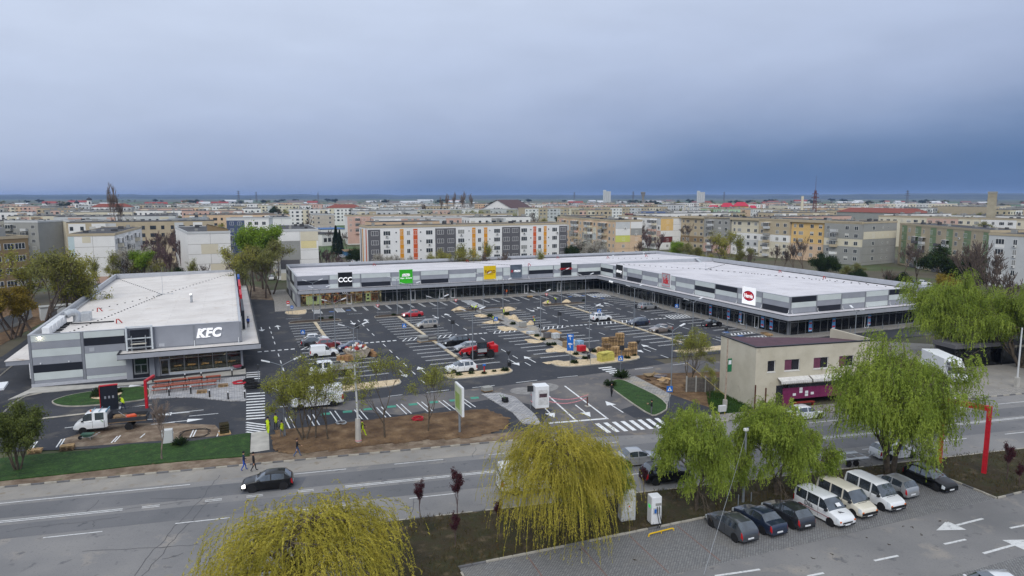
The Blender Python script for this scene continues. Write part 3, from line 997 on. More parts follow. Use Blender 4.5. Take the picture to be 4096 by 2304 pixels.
w.box(A0, B0, 3.7, A1 + .3, B0 + .3, 6.95)
w.box(A1, BE, 3.7, A1 + .3, B0, 6.95)
w.box(A1 + .3, BE, 3.7, AR, BE + .3, 6.95)
w.box(AR - .3, BE + .3, .0, AR, B1, 7.0)
w.box(A0, B1 - .3, .0, AR - .3, B1, 7.0)
w.box(A0, B0 + .3, .0, A0 + .3, B1 - .3, 6.95)
mpart('wall', w, M_pmid)
w = MB(SH)
w.box(A0 + .3, B0 + 9, .1, A1 + 9, B0 + 9.3, 3.9)
w.box(A1 + 9, BE + 9, .1, A1 + 9.3, B0 + 9, 3.9)
w.box(A1 + 9.3, BE + 9, .1, AR - .3, BE + 9.3, 3.9)
for s_ in (33.0, 49.6, 64.2, 78.6):
 w.box(s_, B0 + .2, .1, s_ + .2, B0 + 9, 3.9)
for s_ in (150.0, 133.0, 117.5):
 w.box(A1 + .2, s_, .1, A1 + 9, s_ + .2, 3.9)
mpart('inner_wall', w, M_intwall)
mpart('shop_back_wall', MB(SH).box(A0 + .4, B0 + 4.0, .13, 32.9, B0 + 4.2, 3.69), mat('warm_shop_wall', lin(190, 160, 122), .9, var=.15, coords='World'))
w = MB(SH)
w.box(A0 + .3, B0 - .6, .1, A1 + 9, B0 + 9, .128)
w.box(A1 - .1, BE + .3, .1, A1 + 9, B0, .127)
w.box(A1 + 9, BE + .3, .1, AR - .3, BE + 9, .126)
mpart('shop_floor', w, M_intwall)
w = MB(SH)
w.box(A0 + .35, B0 + .3, 3.7, A1 + 9, B0 + 9.4, 3.8)
w.box(A1 + .3, BE + .3, 3.71, A1 + 9.3, B0, 3.81)
w.box(A1 + 9.3, BE + .3, 3.72, AR - .4, BE + 9.3, 3.82)
mpart('shop_ceiling', w, M_intdark)
r = MB(SH)
r.quad((A0 + .3, B0 + .02, 6.93), (AR - .3, B0 + .02, 6.93), (AR - .3, B1 - .3, 6.1), (A0 + .3, B1 - .3, 6.1))
r.quad((A1 + .02, BE + .02, 6.93), (AR - .3, BE + .02, 6.1), (AR - .3, B0 - .1, 6.1), (A1 + .02, B0 - .1, 6.93))
mpart('roof', r, M_roof)
r = MB(SH)
r.box(A0 - .02, B1 - .36, 6.5, AR + .02, B1 + .02, 7.12)
r.box(AR - .36, BE, 6.0, AR + .03, B1 - .38, 7.13)
r.box(A1 + 6, B0 - .2, 6.2, AR - .4, B0 + .12, 7.22)
r.box(A0 - .03, B0 - .05, 6.95, A1 - .0, B0 + .3, 7.03)
r.box(A1 - .05, BE - .05, 6.95, A1 + .3, B0 - .07, 7.035)
r.box(A1 + .32, BE - .05, 6.95, AR - .38, BE + .3, 7.03)
r.box(A0 - .05, B0 + .32, 6.9, A0 + .3, B1 - .4, 7.04)
mpart('parapet', r, M_coping)
bandz = [(3.93, 4.90), (4.93, 5.91), (5.94, 6.93)]
pm_ = {'g': M_pgrey, 'w': M_pwhite, 'd': M_pdark}
def clad(face, s0, s1, n, pattern, skip=()):
 for k in range(n):
  a, b = s0 + (s1 - s0) * k / n, s0 + (s1 - s0) * (k + 1) / n
  lo, hi = min(a, b) + .16, max(a, b) - .16
  for j, ch in enumerate(pattern[k][::-1]):
   z0, z1 = bandz[j]
   mpart('cladding_panel', face.mb().box(lo, .0, z0, hi, .07 if ch != 'g' else .05, z1), pm_[ch])
  mpart('panel_joint', face.mb().box(a - .1, .01, 3.9, a + .1, .085, 6.95), M_trim)
clad(FB, A0, A1, 11, ['gdg', 'wgw', 'wgd', 'gwg', 'wgd', 'gwg', 'wgw', 'wwg', 'wdg', 'wgw', 'gwd'])
clad(FR, 164.3, BE, 10, ['wdw', 'gwg', 'wgd', 'gwg', 'wgw', 'gwg', 'wdw', 'dwg', 'gwg', 'wgd'])
clad(FE, A1 + .3, AR, 6, ['dwg', 'wgd', 'gwg', 'wgw', 'dwg', 'gwd'])
lp = 'gdwgwdgwdwgdgwg'
for k in range(5):
 for j in range(7):
  z0 = .12 + j * .975
  s0 = B0 + .4 + k * 5.8
  mpart('cladding_panel', FL_.mb().box(s0 + .1, 0, z0, s0 + 5.7, .06, z0 + .94), pm_[lp[(k * 4 + j * 3) % 15]])
mpart('corner_pier', MB(SH).box(A0 - .05, B0 - .6, .1, A0 + .55, B0 - .07, 3.3), M_pgrey)
mpart('corner_pier', MB(SH).box(A1 - .45, BE - .45, .1, A1 - .1, BE - .1, 3.4), M_pgrey)
c = MB(SH)
cz0, cz1 = 3.25, 4.0
c.prism([(A0 + .1, B0 - 2.7), (A1 - 2.7, B0 - 2.7), (A1 - 2.7, BE - 2.7), (AR, BE - 2.7), (AR, BE - .09), (A1 - .09, BE - .09), (A1 - .09, B0 - .09), (A0 + .1, B0 - .09)], 3.5, 3.86, 0)
mpart('canopy_slab', c, M_roof)
c = MB(SH)
path = [(A0 + .1, B0 - .1), (A0 + .1, B0 - 2.7), (A1 - 2.7, B0 - 2.7), (A1 - 2.7, BE - 2.7), (AR, BE - 2.7)]
for (p, q) in zip(path, path[1:]):
 if p[0] == q[0]:
  c.box(p[0] - .1, min(p[1], q[1]) - .1, cz0, p[0] + .1, max(p[1], q[1]) + .1, cz1)
 else:
  c.box(p[0] + .1, p[1] - .1, cz0, q[0] - .1, p[1] + .1, cz1)
mpart('canopy_fascia', c, M_fascia)
c = MB(SH)
for (p, q) in zip(path, path[1:]):
 for z in (cz1 + .01, cz0 - .07):
  if p[0] == q[0]:
   c.box(p[0] - .13, min(p[1], q[1]) - .13, z, p[0] + .13, max(p[1], q[1]) + .13, z + .06)
  else:
   c.box(p[0] + .13, p[1] - .13, z, q[0] - .13, p[1] + .13, z + .06)
mpart('canopy_edging', c, M_blackedge)
dp = MB().tube([(0, 0, .75), (0, 0, .35), (0, -.12, .14), (0, -.75, .03)], [.05, .05, .05, .05], 6).build('downpipe_bend', M_wpaint)
dpm = dp.data
bpy.data.objects.remove(dp)
def place_mesh(name, me, loc, rz, parent, world=True):
 o = bpy.data.objects.new(name, me)
 COL.objects.link(o)
 o.parent = parent
 if world:
  o.matrix_local = root_matrix(parent).inverted() @ (Matrix.Translation(loc) @ Matrix.Rotation(rz, 4, 'Z'))
 else:
  o.location = loc
  o.rotation_euler = (0, 0, rz)
 return o
for k in range(1, 11):
 place_mesh('downpipe_bend', dpm, SH((A0 + (A1 - A0) * k / 11, B0 - .15, 3.86)), 0, mall)
for k in range(1, 11):
 place_mesh('downpipe_bend', dpm, SH((A1 - .15, 164.3 + (BE - 164.3) * k / 10, 3.86)), -math.pi / 2, mall)
for k in range(0, 6):
 place_mesh('downpipe_bend', dpm, SH((A1 + .5 + (AR - A1) * k / 6, BE - .15, 3.86)), 0, mall)
def pane_mesh(w_, h_, key):
 if key not in _pm:
  o = MB().box(-w_ / 2, -.012, 0, w_ / 2, .012, h_).build('pane', M_glassA)
  _pm[key] = o.data
  bpy.data.objects.remove(o)
 return _pm[key]
_pm = {}
mul = MB().box(-.035, -.06, 0, .035, .06, 3.45).build('mullion', M_frame); mulm = mul.data; bpy.data.objects.remove(mul)
def glaze(face, s0, s1, n, ang, doors=()):
 w_ = (s1 - s0) / n
 for k in range(n):
  lo, hi = s0 + w_ * k, s0 + w_ * (k + 1)
  mid = (lo + hi) / 2
  p = SH(face.fn(mid, .8, 0))
  key = (round(abs(w_), 2), 'l')
  o = place_mesh('pane', pane_mesh(abs(w_) - .1, 2.2, key), (p[0], p[1], .2), ang, mall)
  key = (round(abs(w_), 2), 'u')
  o = place_mesh('pane', pane_mesh(abs(w_) - .1, 1.0, key), (p[0], p[1], 2.5), ang, mall)
  q = SH(face.fn(lo, .8, 0))
  place_mesh('mullion', mulm, (q[0], q[1], .12), ang, mall)
 for z0, z1 in ((.12, .2), (2.4, 2.5)):
  mpart('transom', face.mb().box(s0, .74, z0, s1, .86, z1), M_frame)
 for s in doors:
  d = mpart('door', face.mb().box(s - .55, .87, .12, s - .45, .95, 2.45).box(s + .45, .87, .12, s + .55, .95, 2.45).box(s - .45, .87, 2.35, s + .45, .95, 2.45).box(s - .45, .87, .12, s + .45, .95, .25), M_wpaint)
  mpart('door_handle', face.mb().box(s + .33, .96, 1.0, s + .38, 1.0, 1.4), M_frame, d)
glaze(FB, A0 + .6, A1 - .85, 44, 0, (25.2, 40.5, 47.7, 50.6, 70.5, 80.0))
glaze(FR, B0 - .85, BE - .3, 39, -math.pi / 2, (153.0, 137, 127, 106, 102))
glaze(FE, A1 - .3, AR - 2, 20, 0, (112,))
for s in [A0 + .6 + 7.2 * k for k in range(12)]:
 mpart('column', FB.mb().box(s - .2, -.3, .12, s + .2, .1, 3.7), M_intdark)
for s in [B0 - 1 - 7.0 * k for k in range(10)]:
 mpart('column', FR.mb().box(s - .2, -.3, .12, s + .2, .1, 3.7), mat('pale_column', lin(150, 165, 158), .7))
M_lamp = mat('warm_lamp', (1, .9, .75), .5, emit=(1, .76, .48), estr=45, var=.01)
M_shelf = mat('shop_shelf', lin(188, 154, 112), .7, var=.12)
M_poster = mat('poster_pale_green', lin(212, 214, 152), .6, var=.04, emit=lin(212, 214, 152), estr=.8)
rs = random.Random(11)
for k in range(7):
 mpart('ceiling_lamp', FB.mb().box(14.8 + k * 2.7, -1.2, 3.58, 16.6 + k * 2.7, -.9, 3.63).box(14.8 + k * 2.7, -4.2, 3.58, 16.6 + k * 2.7, -3.9, 3.63), M_lamp)
for k in range(9):
 s = 15.2 + k * 2.0
 sh = mpart('shelf_unit', FB.mb().box(s, -3.4, .13, s + 1.5, -2.9, .2).box(s, -3.4, .9, s + 1.5, -2.9, .95).box(s, -3.4, 1.5, s + 1.5, -2.9, 1.55).box(s, -3.4, 2.1, s + 1.5, -2.9, 2.15).box(s - .04, -3.44, .13, s, -2.86, 2.3).box(s + 1.5, -3.44, .13, s + 1.54, -2.86, 2.3), M_shelf)
 bm = MB(lambda p: SH(FB.fn(*p)))
 for lv in (.2, .95, 1.55, 2.15):
  x = s + .05
  while x < s + 1.3:
   ww = rs.uniform(.2, .4)
   bm.box(x, -3.3, lv, x + ww, -2.95, lv + rs.uniform(.15, .4), rs.randrange(4))
   x += ww + rs.uniform(.02, .15)
 bm.build('stock', [M_card, mat('stock_white', lin(200, 196, 190), .7), mat('stock_red', lin(150, 40, 44), .7), mat('stock_dark', lin(50, 46, 46), .7)], sh, world=True)
po = mpart('poster', FB.mb().box(15.6, .35, .5, 19.0, .4, 2.5), M_poster)
mpart('poster_print', FB.mb().box(17.0, .405, 1.75, 18.1, .415, 2.3).box(17.3, .405, 1.2, 18.0, .414, 1.75), mat('poster_red_shoe', lin(160, 44, 62), .6), po)
po = mpart('poster', FB.mb().box(29.2, .35, .5, 30.3, .4, 2.5), M_poster)
mpart('poster_print', FB.mb().box(29.4, .405, .9, 30.0, .415, 1.3).box(29.5, .405, 1.7, 30.0, .414, 2.2), mat('poster_black_shoe', lin(40, 40, 44), .6), po)
gm_ = [mat('display_pale', lin(150, 150, 146), .8), mat('display_green', lin(84, 110, 92), .8), mat('display_brown', lin(110, 90, 70), .8), M_redsh]
for k in range(26):
 s = rs.uniform(36, 90)
 bm = FB.mb()
 hgt = rs.uniform(.8, 1.9)
 bm.box(s, -rs.uniform(2, 5), .13, s + rs.uniform(.5, 1.6), -1.4, hgt)
 mpart('display_stand', bm, gm_[k % 3])
for k in range(22):
 s = rs.uniform(97, 160)
 mpart('display_stand', FR.mb().box(s, -rs.uniform(2.4, 5), .13, s + rs.uniform(.5, 1.6), -1.6, rs.uniform(.7, 1.9)), gm_[(k % 3) if s > 118 else 3 if k % 3 == 0 else k % 3])
for k in range(12):
 s = rs.uniform(96, 126)
 mpart('display_stand', FE.mb().box(s, -rs.uniform(2.4, 4), .13, s + rs.uniform(.5, 1.6), -1.4, rs.uniform(.7, 1.7)), gm_[k % 4])
mpart('red_band', FR.mb().box(96, -.25, 2.9, 120, -.2, 3.45), M_redsh)
for face, lo, hi, ang, cnt in ((FR, 98, 160, 0, 9), (FB, 38, 88, 0, 8), (FE, 97, 124, 0, 4)):
 for k in range(cnt):
  s = lo + (hi - lo) * (k + .5) / cnt
  mpart('ceiling_lamp', face.mb().box(s - .9, -2.6, 3.58, s + .9, -2.4, 3.62), mat('cool_lamp', (1, 1, 1), .5, emit=(1, .93, .82), estr=7, var=.01))
M_bblue = mat('banner_blue', lin(96, 160, 214), .6, var=.12, scale=1.2)
M_bred = mat('banner_red', lin(196, 44, 60), .6)
def banner(face, s, z0=.55):
 b_ = mpart('window_banner', face.mb().box(s - .42, .89, z0, s + .42, .93, z0 + 2.05), M_bblue)
 mpart('banner_print', face.mb().box(s - .34, .935, z0 + .3, s + .34, .94, z0 + .62).box(s - .34, .935, z0 + 1.35, s + .34, .94, z0 + 1.62), M_bred, b_)
 mpart('banner_print', face.mb().box(s - .3, .935, z0 + .12, s + .3, .94, z0 + .26).box(s - .28, .935, z0 + 1.66, s + .28, .94, z0 + 1.76), M_wpaint, b_)
for s in (115.8, 110.1, 106.6, 100.4, 98.1):
 banner(FR, s)
for s in (97.6, 103.4, 112.6):
 banner(FE, s)
PI2 = math.pi / 2
M_kgrey = mat('board_grey', lin(176, 180, 184), .5, var=.04)
def board(face, s, w_, z0, z1, m, ang, d=.32):
 b_ = mpart('sign_board', face.mb().box(s - w_ / 2, .09, z0, s + w_ / 2, d, z1), m)
 e = .05
 mpart('board_rim', face.mb().box(s - w_ / 2 - e, .095, z0 - e, s + w_ / 2 + e, d - .06, z0 - .002).box(s - w_ / 2 - e, .095, z1 + .002, s + w_ / 2 + e, d - .06, z1 + e)
  .box(s - w_ / 2 - e, .1, z0, s - w_ / 2 - .002, d - .06, z1).box(s + w_ / 2 + .002, .1, z0, s + w_ / 2 + e, d - .06, z1), M_wpaint, b_)
 return b_
def letters(face, s, z, txt, size, m, ang, b_, d=.34, **kw):
 p = SH(face.fn(s, d, z))
 im = root_matrix(mall).inverted()
 return text_part(txt, size, m, b_, im @ Vector(p), (PI2, 0, ang), **kw)
bay = lambda k: A0 + (A1 - A0) * (k + .5) / 11
rbay = lambda k: 164.3 + (BE - 164.3) * (k + .5) / 10
sgB = math.atan(.027)
M_black = mat('sign_black', lin(20, 21, 26), .45, var=.03)
b_ = board(FB, bay(1), 3.25, 4.15, 7.5, M_black, 0)
letters(FB, bay(1), 5.75, 'CCC', 1.5, M_whitelet, sgB, b_, offset=.045, spacing=1.02)
b_ = mpart('shop_sign', FB.mb().box(bay(1) - 1.5, .9, 2.55, bay(1) + 1.0, 1.0, 3.2), M_black)
letters(FB, bay(1) - .2, 2.86, 'CCC', .62, M_whitelet, sgB, b_, d=1.02, offset=.02)
b_ = board(FB, bay(3), 3.25, 4.2, 7.55, mat('sign_green', lin(52, 178, 30), .45, var=.03), 0)
pill = MB(lambda p: SH(FB.fn(*p)))
pill.add([(bay(3) + .98 * (math.copysign(1, math.cos(t)) * .62 + .38 * math.cos(t)) , .335, 6.25 + .33 * math.sin(t)) for t in [2 * math.pi * k / 24 for k in range(24)]], [tuple(range(24))])
mpart('logo_pill', pill, M_whitelet, b_)
letters(FB, bay(3), 6.25, 'Dr.Max+', .48, mat('sign_darkgreen', lin(90, 60, 70), .5), sgB, b_, d=.36)
letters(FB, bay(3), 5.5, 'Hiper - farmacie', .46, M_whitelet, sgB, b_, sx=.93, offset=.008)
b_ = board(FB, bay(6), 3.25, 4.2, 7.6, mat('sign_yellow', lin(224, 190, 8), .45, var=.03), 0)
letters(FB, bay(6), 6.1, 'TaKKO', .92, mat('sign_maroon', lin(110, 24, 30), .5), sgB, b_, offset=.018, sx=1.0)
letters(FB, bay(6), 5.52, 'F A S H I O N', .3, mat('sign_maroon', lin(110, 24, 30), .5), sgB, b_, sx=.95)
b_ = board(FB, bay(7), 3.25, 4.25, 7.6, mat('sign_slate', lin(92, 102, 114), .5, var=.18, scale=.9), 0)
letters(FB, bay(7) + .25, 5.95, 'PRESS', .72, M_whitelet, sgB, b_, shear=.25, offset=.02, sx=1.0)
letters(FB, bay(7) - 1.2, 5.95, 'X', .8, mat('sign_red', lin(200, 30, 40), .5), sgB, b_, shear=.2, offset=.025)
b_ = board(FB, bay(9), 3.25, 4.25, 7.6, M_black, 0)
letters(FB, bay(9), 5.95, 'NEWYORKER', .66, mat('sign_red', lin(200, 30, 40), .5), sgB, b_, offset=.014, sx=.92)
b_ = board(FR, rbay(1), 3.3, 4.2, 7.45, M_black, 0)
letters(FR, rbay(1), 5.85, 'sinsay', 1.25, M_whitelet, -PI2, b_, offset=.03, sx=.92)
b_ = mpart('shop_sign', FR.mb().box(rbay(1) - 1.6, 2.72, 3.15, rbay(1) + 1.2, 2.76, 3.2), M_frame)
letters(FR, rbay(1) - .2, 3.35, 'sinsay', .8, M_whitelet, -PI2, b_, d=2.86, offset=.02)
b_ = board(FR, rbay(4), 3.3, 4.25, 7.45, M_kgrey, 0)
M_kred = mat('sign_bright_red', lin(206, 26, 38), .5)
letters(FR, rbay(4), 5.65, 'kik', 2.0, M_kred, -PI2, b_, offset=.06, shear=.05, sx=.88)
mpart('logo_tick', FR.mb().add([(rbay(4) - .05, .35, 6.75), (rbay(4) - .22, .35, 6.6), (rbay(4) + .05, .35, 6.6), (rbay(4) - .62, .35, 7.25), (rbay(4) - .1, .35, 6.45), (rbay(4) + .25, .35, 6.8)], [(4, 3, 0), (4, 0, 5)]), M_kred, b_)
mpart('board_border', FR.mb().box(rbay(4) - 1.5, .325, 4.4, rbay(4) - 1.42, .335, 7.3).box(rbay(4) + 1.42, .325, 4.4, rbay(4) + 1.5, .335, 7.3).box(rbay(4) - 1.42, .325, 4.4, rbay(4) + 1.42, .335, 4.48).box(rbay(4) - 1.42, .325, 7.22, rbay(4) + 1.42, .335, 7.3), M_kred, b_)
b_ = board(FR, rbay(8), 3.7, 4.2, 7.5, M_whitelet, 0)
def oval(r0, r1, d):
 n = 36
 return FR.mb().add([(rbay(8) + r0 * math.cos(2 * math.pi * k / n), d, 5.85 + r1 * math.sin(2 * math.pi * k / n)) for k in range(n)], [tuple(range(n))])
mpart('logo_rim', oval(1.55, .98, .330), mat('logo_violet', lin(94, 40, 130), .5), b_)
mpart('logo_oval', oval(1.46, .9, .340), M_kred, b_)
letters(FR, rbay(8), 5.82, 'Hervis', 1.12, M_whitelet, -PI2, b_, d=.37, offset=.03, sx=.82)
b_ = mpart('shop_sign', FR.mb().box(rbay(8) - 1.9, .88, 2.75, rbay(8) - .5, .95, 3.3), mat('lit_red_sign', lin(230, 50, 80), .5, emit=lin(240, 60, 90), estr=.6))
letters(FR, rbay(8) - 1.2, 3.02, 'Hervis', .4, M_whitelet, -PI2, b_, d=.98)
M_galv = mat('galvanised_sheet', lin(186, 190, 194), .35, metal=.4, var=.08)
M_rubber = mat('black_rubber', lin(36, 36, 38), .9, var=.1)
M_redlead = mat('red_pipe', lin(170, 48, 44), .6)
def roofz(a, b):
 if b > B0:
  return 6.93 + (6.1 - 6.93) * (b - B0) / (B1 - .3 - B0)
 return 6.93 + (6.1 - 6.93) * (a - A1) / (AR - .3 - A1)
def roof_item(kind, a, b, parent, zf):
 x, y, _ = SH((a, b, 0)); z = zf(a, b)
 if kind == 'mast':
  m_ = MB().tube([(x, y, z), (x, y, z + 5.2)], [.045, .02], 6)
  for t in (0, 2.1, 4.2):
   m_.tube([(x, y, z + .12), (x + 1.6 * math.cos(t), y + 1.6 * math.sin(t), z + .12)], .035, 5).obox((x + 1.6 * math.cos(t), y + 1.6 * math.sin(t), z + .1), (.3, .3, .14))
  return m_.build('lightning_rod', M_galv, parent, world=True)
 if kind == 'bend':
  return MB().tube([(x, y, z), (x, y, z + .55), (x + .12, y, z + .72), (x + .35, y, z + .7), (x + .5, y, z + .5)], .13, 8).build('vent_pipe', M_wpaint, parent, world=True)
 if kind == 'redbend':
  return MB().tube([(x + .7, y, z + .05), (x + .5, y, z + .3), (x + .25, y, z + .62), (x, y, z + .62), (x - .05, y, z)], .085, 7).build('cable_swan_neck', [M_redlead], parent, world=True)
 if kind == 'duct':
  return MB().tube([(x, y, z), (x, y, z + 1.1), (x, y - .12, z + 1.35), (x - .05, y - .45, z + 1.5)], .22, 10).build('vent_duct', M_galv, parent, smooth=True, world=True)
for (k, a, b) in (('mast', 112, 143), ('redbend', 36, 189), ('redbend', 63, 189.5), ('redbend', 92, 189), ('bend', 71, 166.5), ('redbend', 72.5, 166.3), ('redbend', 105, 181), ('redbend', 119, 181.5), ('redbend', 126, 118), ('redbend', 126, 132), ('bend', 125, 192), ('bend', 108, 183)):
 roof_item(k, a, b, mall, roofz)
st = MB()
for (a0, b0, a1, b1, n) in ((98, 160, 112, 143, 16), (112, 143, 127, 154, 14), (112, 143, 128, 108, 26), (113, 142.5, 128, 101, 26), (107, 181, 118, 173, 9), (62.4, 190, 71, 167, 40)):
 for k in range(n):
  a, b = a0 + (a1 - a0) * k / (n - 1), b0 + (b1 - b0) * k / (n - 1)
  x, y, _ = SH((a, b, 0))
  st.obox((x, y, roofz(a, b) + .05), (.22, .22, .1), m=0)
mpart('conductor_blocks', st, M_rubber)['kind'] = 'stuff'
ct = MB(SH)
ct.box(30, B1 - 1.1, 6.16, 128, B1 - .95, 6.3); ct.box(AR - 1.4, BE + 4, 6.14, AR - 1.25, B0 - 2, 6.28)
mpart('cable_tray', ct, M_rubber)
mpart('roof_steps', MB(SH).quad((124.3, B0 - .25, 7.25), (125.2, B0 - .25, 7.25), (125.6, B0 - 2.2, 6.2), (124.7, B0 - 2.2, 6.2)).box(124.2, B0 - .3, 7.2, 125.3, B0 + .2, 7.27), M_galv)
lad = MB(SH)
for x in (109.3, 111.8):
 lad.box(x, B1 - .1, 6.6, x + .08, B1 - .02, 8.1)
for z in (7.4, 7.75, 8.05):
 lad.box(109.3, B1 - .1, z, 111.88, B1 - .03, z + .05)
for x in (110.1, 110.9):
 lad.box(x, B1 - .1, 6.6, x + .05, B1 - .03, 8.05)
mpart('roof_ladder_rail', lad, M_galv)
# fried chicken restaurant
KA0, KA1, KB0, KB1 = -25.0, 1.0, 108.0, 185.5
kfc = thing('restaurant_building', 'grey and white striped drive-through restaurant with flat pale roof and KFC lettering', 'restaurant', (*G(-12, 146), 0))
FK = Face(lambda s, d, z: (s, KB0 - d, z))
FKR = Face(lambda s, d, z: (KA1 + d, s, z))
FKL = Face(lambda s, d, z: (KA0 - d, s, z))
def kpart(name, mb, m, parent=None, smooth=False):
 return mb.build(name, m, parent or kfc, smooth, world=True)
w = MB(SH)
w.box(KA0, KB0, 0, -10.4, KB0 + .3, 6.95)
w.box(-10.4, KB0, 3.35, KA1, KB0 + .3, 6.95)
w.box(KA0, KB0 + .3, 0, KA0 + .3, KB1 - .3, 7.0)
w.box(KA0, KB1 - .3, 0, KA1, KB1, 7.0)
w.box(KA1 - .3, KB0 + .3, 3.35, KA1, KB1 - .3, 6.98)
w.box(KA1 - .3, 131, 0, KA1, KB1 - .3, 3.34)
kpart('wall', w, M_pmid)
kz = lambda a, b: 6.93 - .026 * (KA1 - a) - .0045 * (b - KB0)
r = MB(SH)
r.quad((KA0 + .3, KB0 + .02, kz(KA0, KB0)), (KA1 - .02, KB0 + .02, 6.93), (KA1 - .02, KB1 - .3, kz(KA1, KB1)), (KA0 + .3, KB1 - .3, kz(KA0, KB1)))
kpart('roof', r, M_roofk)
r = MB(SH)
r.box(KA0 - .04, KB0 - .04, 6.2, KA0 + .34, KB1, 7.06)
r.box(KA0 + .35, KB1 - .36, 6.0, KA1 + .02, KB1 + .02, 7.05)
r.box(KA0 + .36, KB0 - .045, 6.95, KA1 - .3, KB0 + .3, 7.02)
r.box(KA1 - .28, KB0 - .045, 6.9, KA1 + .05, KB1 - .4, 7.03)
kpart('parapet', r, M_coping)
kpart('plinth', MB(SH).box(KA0 - .06, KB0 - .14, 0, -13.9, KB0 - .0, .42), mat('plinth_grey', lin(190, 192, 198), .7, var=.05, coords='World'))
for (s0, s1, z0, z1, ch) in ((-24.7, -19.15, 6.02, 6.9, 'w'), (-24.7, -19.15, 5.02, 5.99, 'g'), (-24.7, -19.15, 3.98, 4.99, 'w'), (-24.7, -19.15, 2.93, 3.95, 'g'), (-24.7, -19.15, 1.9, 2.9, 'd'), (-24.7, -19.15, .86, 1.87, 'w'), (-24.7, -19.15, .45, .83, 'g'),
       (-18.75, -13.95, 6.08, 6.9, 'w'), (-18.75, -13.95, 5.02, 6.05, 'd'), (-18.75, -13.95, 3.98, 4.99, 'g'), (-18.75, -13.95, 1.92, 3.95, 'w'), (-18.75, -13.95, .9, 1.89, 'g'), (-18.75, -13.95, .45, .87, 'w'),
       (-10.2, -5.35, 4.05, 6.9, 'g'), (-5.15, .8, 4.05, 6.9, 'g')):
 kpart('cladding_panel', FK.mb().box(s0, 0, z0, s1, .07 if ch != 'g' else .05, z1), pm_[ch])
for s in (KA0 + .1, -18.95, -5.25, KA1 - .1):
 kpart('panel_joint', FK.mb().box(s - .14, .005, .44 if s < -10 else 4.02, s + .14, .085, 6.94), M_trim)
for k in range(13):
 s0 = KB0 + .3 + k * 5.9
 kpart('cladding_panel', FKR.mb().box(s0 + .1, 0, 4.05, s0 + 5.8, .06, 6.9), pm_['gwgdgwgwgdgwg'[k]])
for k, ch in enumerate('gwgdgwgwgdgwg'):
 s0 = KB0 + .3 + k * 5.9
 kpart('cladding_panel', FKL.mb().box(s0 + .1, 0, .4, s0 + 5.8, .05, 6.9), pm_[ch])
M_wsteel = mat('white_steel', lin(206, 212, 216), .5, var=.04)
kpart('tower_backing', FK.mb().box(-13.2, .0, 4.0, -10.95, .35, 6.75), M_pdark)
tf = FK.mb()
for s in (-13.65, -10.55):
 tf.box(s - .1, .1, 4.0, s + .1, .75, 7.35)
tf.box(-13.55, .55, 7.22, -10.65, .72, 7.36)
for z in (5.6, 4.35):
 tf.box(-13.54, .6, z, -10.66, .74, z + .14)
kpart('tower_frame', tf, M_wsteel)
sc_ = FK.mb()
for s in (-13.0, -11.3):
 for d in (.9, 1.5):
  sc_.box(s - .025, d - .025, 4.0, s + .025, d + .025, 6.1)
 for z in (4.3, 4.7, 5.1, 5.5):
  sc_.box(s - .02, .9, z, s + .02, 1.5, z + .04)
for z in (4.4, 4.95, 5.35):
 sc_.box(-13, 1.48, z, -11.3, 1.52, z + .04)
sc = thing('scaffold', 'small grey steel scaffold bay standing on the restaurant canopy below the sign frame', 'scaffold', (*G(-12.2, 107), 0))
sc_.build('scaffold_frame', M_galv, sc, world=True)
FK.mb().box(-13.1, .85, 4.98, -11.2, 1.55, 5.03).build('scaffold_board', mat('scaffold_plank', lin(206, 200, 186), .8), sc, world=True)
c = MB(SH)
c.prism([(-14.5, KB0 - 2.9), (3.3, KB0 - 2.9), (3.3, KB1 - 8), (KA1 + .07, KB1 - 8), (KA1 + .07, KB0 - .09), (-14.5, KB0 - .09)], 3.5, 3.92)
kpart('canopy_slab', c, M_roofk)
c = MB(SH)
c.box(-14.6, KB0 - 3.05, 3.36, 3.3, KB0 - 2.85, 4.02); c.box(3.3, KB0 - 3.05, 3.361, 3.48, KB1 - 8, 4.021); c.box(-14.6, KB0 - 2.85, 3.36, -14.42, KB0 - .1, 4.02)
kpart('canopy_fascia', c, M_fascia)
c = MB(SH)
for z in (3.29, 4.03):
 c.box(-14.63, KB0 - 3.08, z, 3.5, KB0 - 2.83, z + .06); c.box(3.27, KB0 - 2.83, z, 3.505, KB1 - 8, z + .06); c.box(-14.63, KB0 - 2.83, z, -14.4, KB0 - .1, z + .06)
kpart('canopy_edging', c, M_blackedge)
for s in (-5.25, .6):
 o = place_mesh('downpipe_bend', dpm, SH((s, KB0 - .15, 3.93)), 0, kfc)
bw = FK.mb()
bw.box(-13.9, 0.0, .0, -13.15, .75, 3.34); bw.box(-11.1, 0.0, .0, -10.45, .75, 3.34); bw.box(-13.15, 0, .0, -11.1, .75, .1)
kpart('order_bay', bw, M_pgrey)
kpart('bay_panel', FK.mb().box(-13.14, .3, .1, -11.11, .6, .62).box(-13.14, .3, .62, -12.98, .6, 3.3).box(-11.26, .3, .62, -11.11, .6, 3.3).box(-12.98, .3, 2.95, -11.26, .6, 3.3), M_pdark)
wn = kpart('order_window', FK.mb().box(-12.97, .5, .63, -12.85, .68, 2.94).box(-11.4, .5, .63, -11.27, .68, 2.94).box(-12.84, .5, 2.82, -11.41, .68, 2.94).box(-12.84, .5, .63, -11.41, .68, .78).box(-12.84, .5, 1.9, -11.41, .68, 2.0).box(-12.17, .51, .79, -12.08, .67, 1.89), M_frame)
kpart('pane', FK.mb().box(-12.83, .57, 2.01, -11.42, .6, 2.81), M_glassA, wn)
kpart('pane', FK.mb().box(-12.83, .57, .79, -12.18, .6, 1.89), M_glassA, wn)
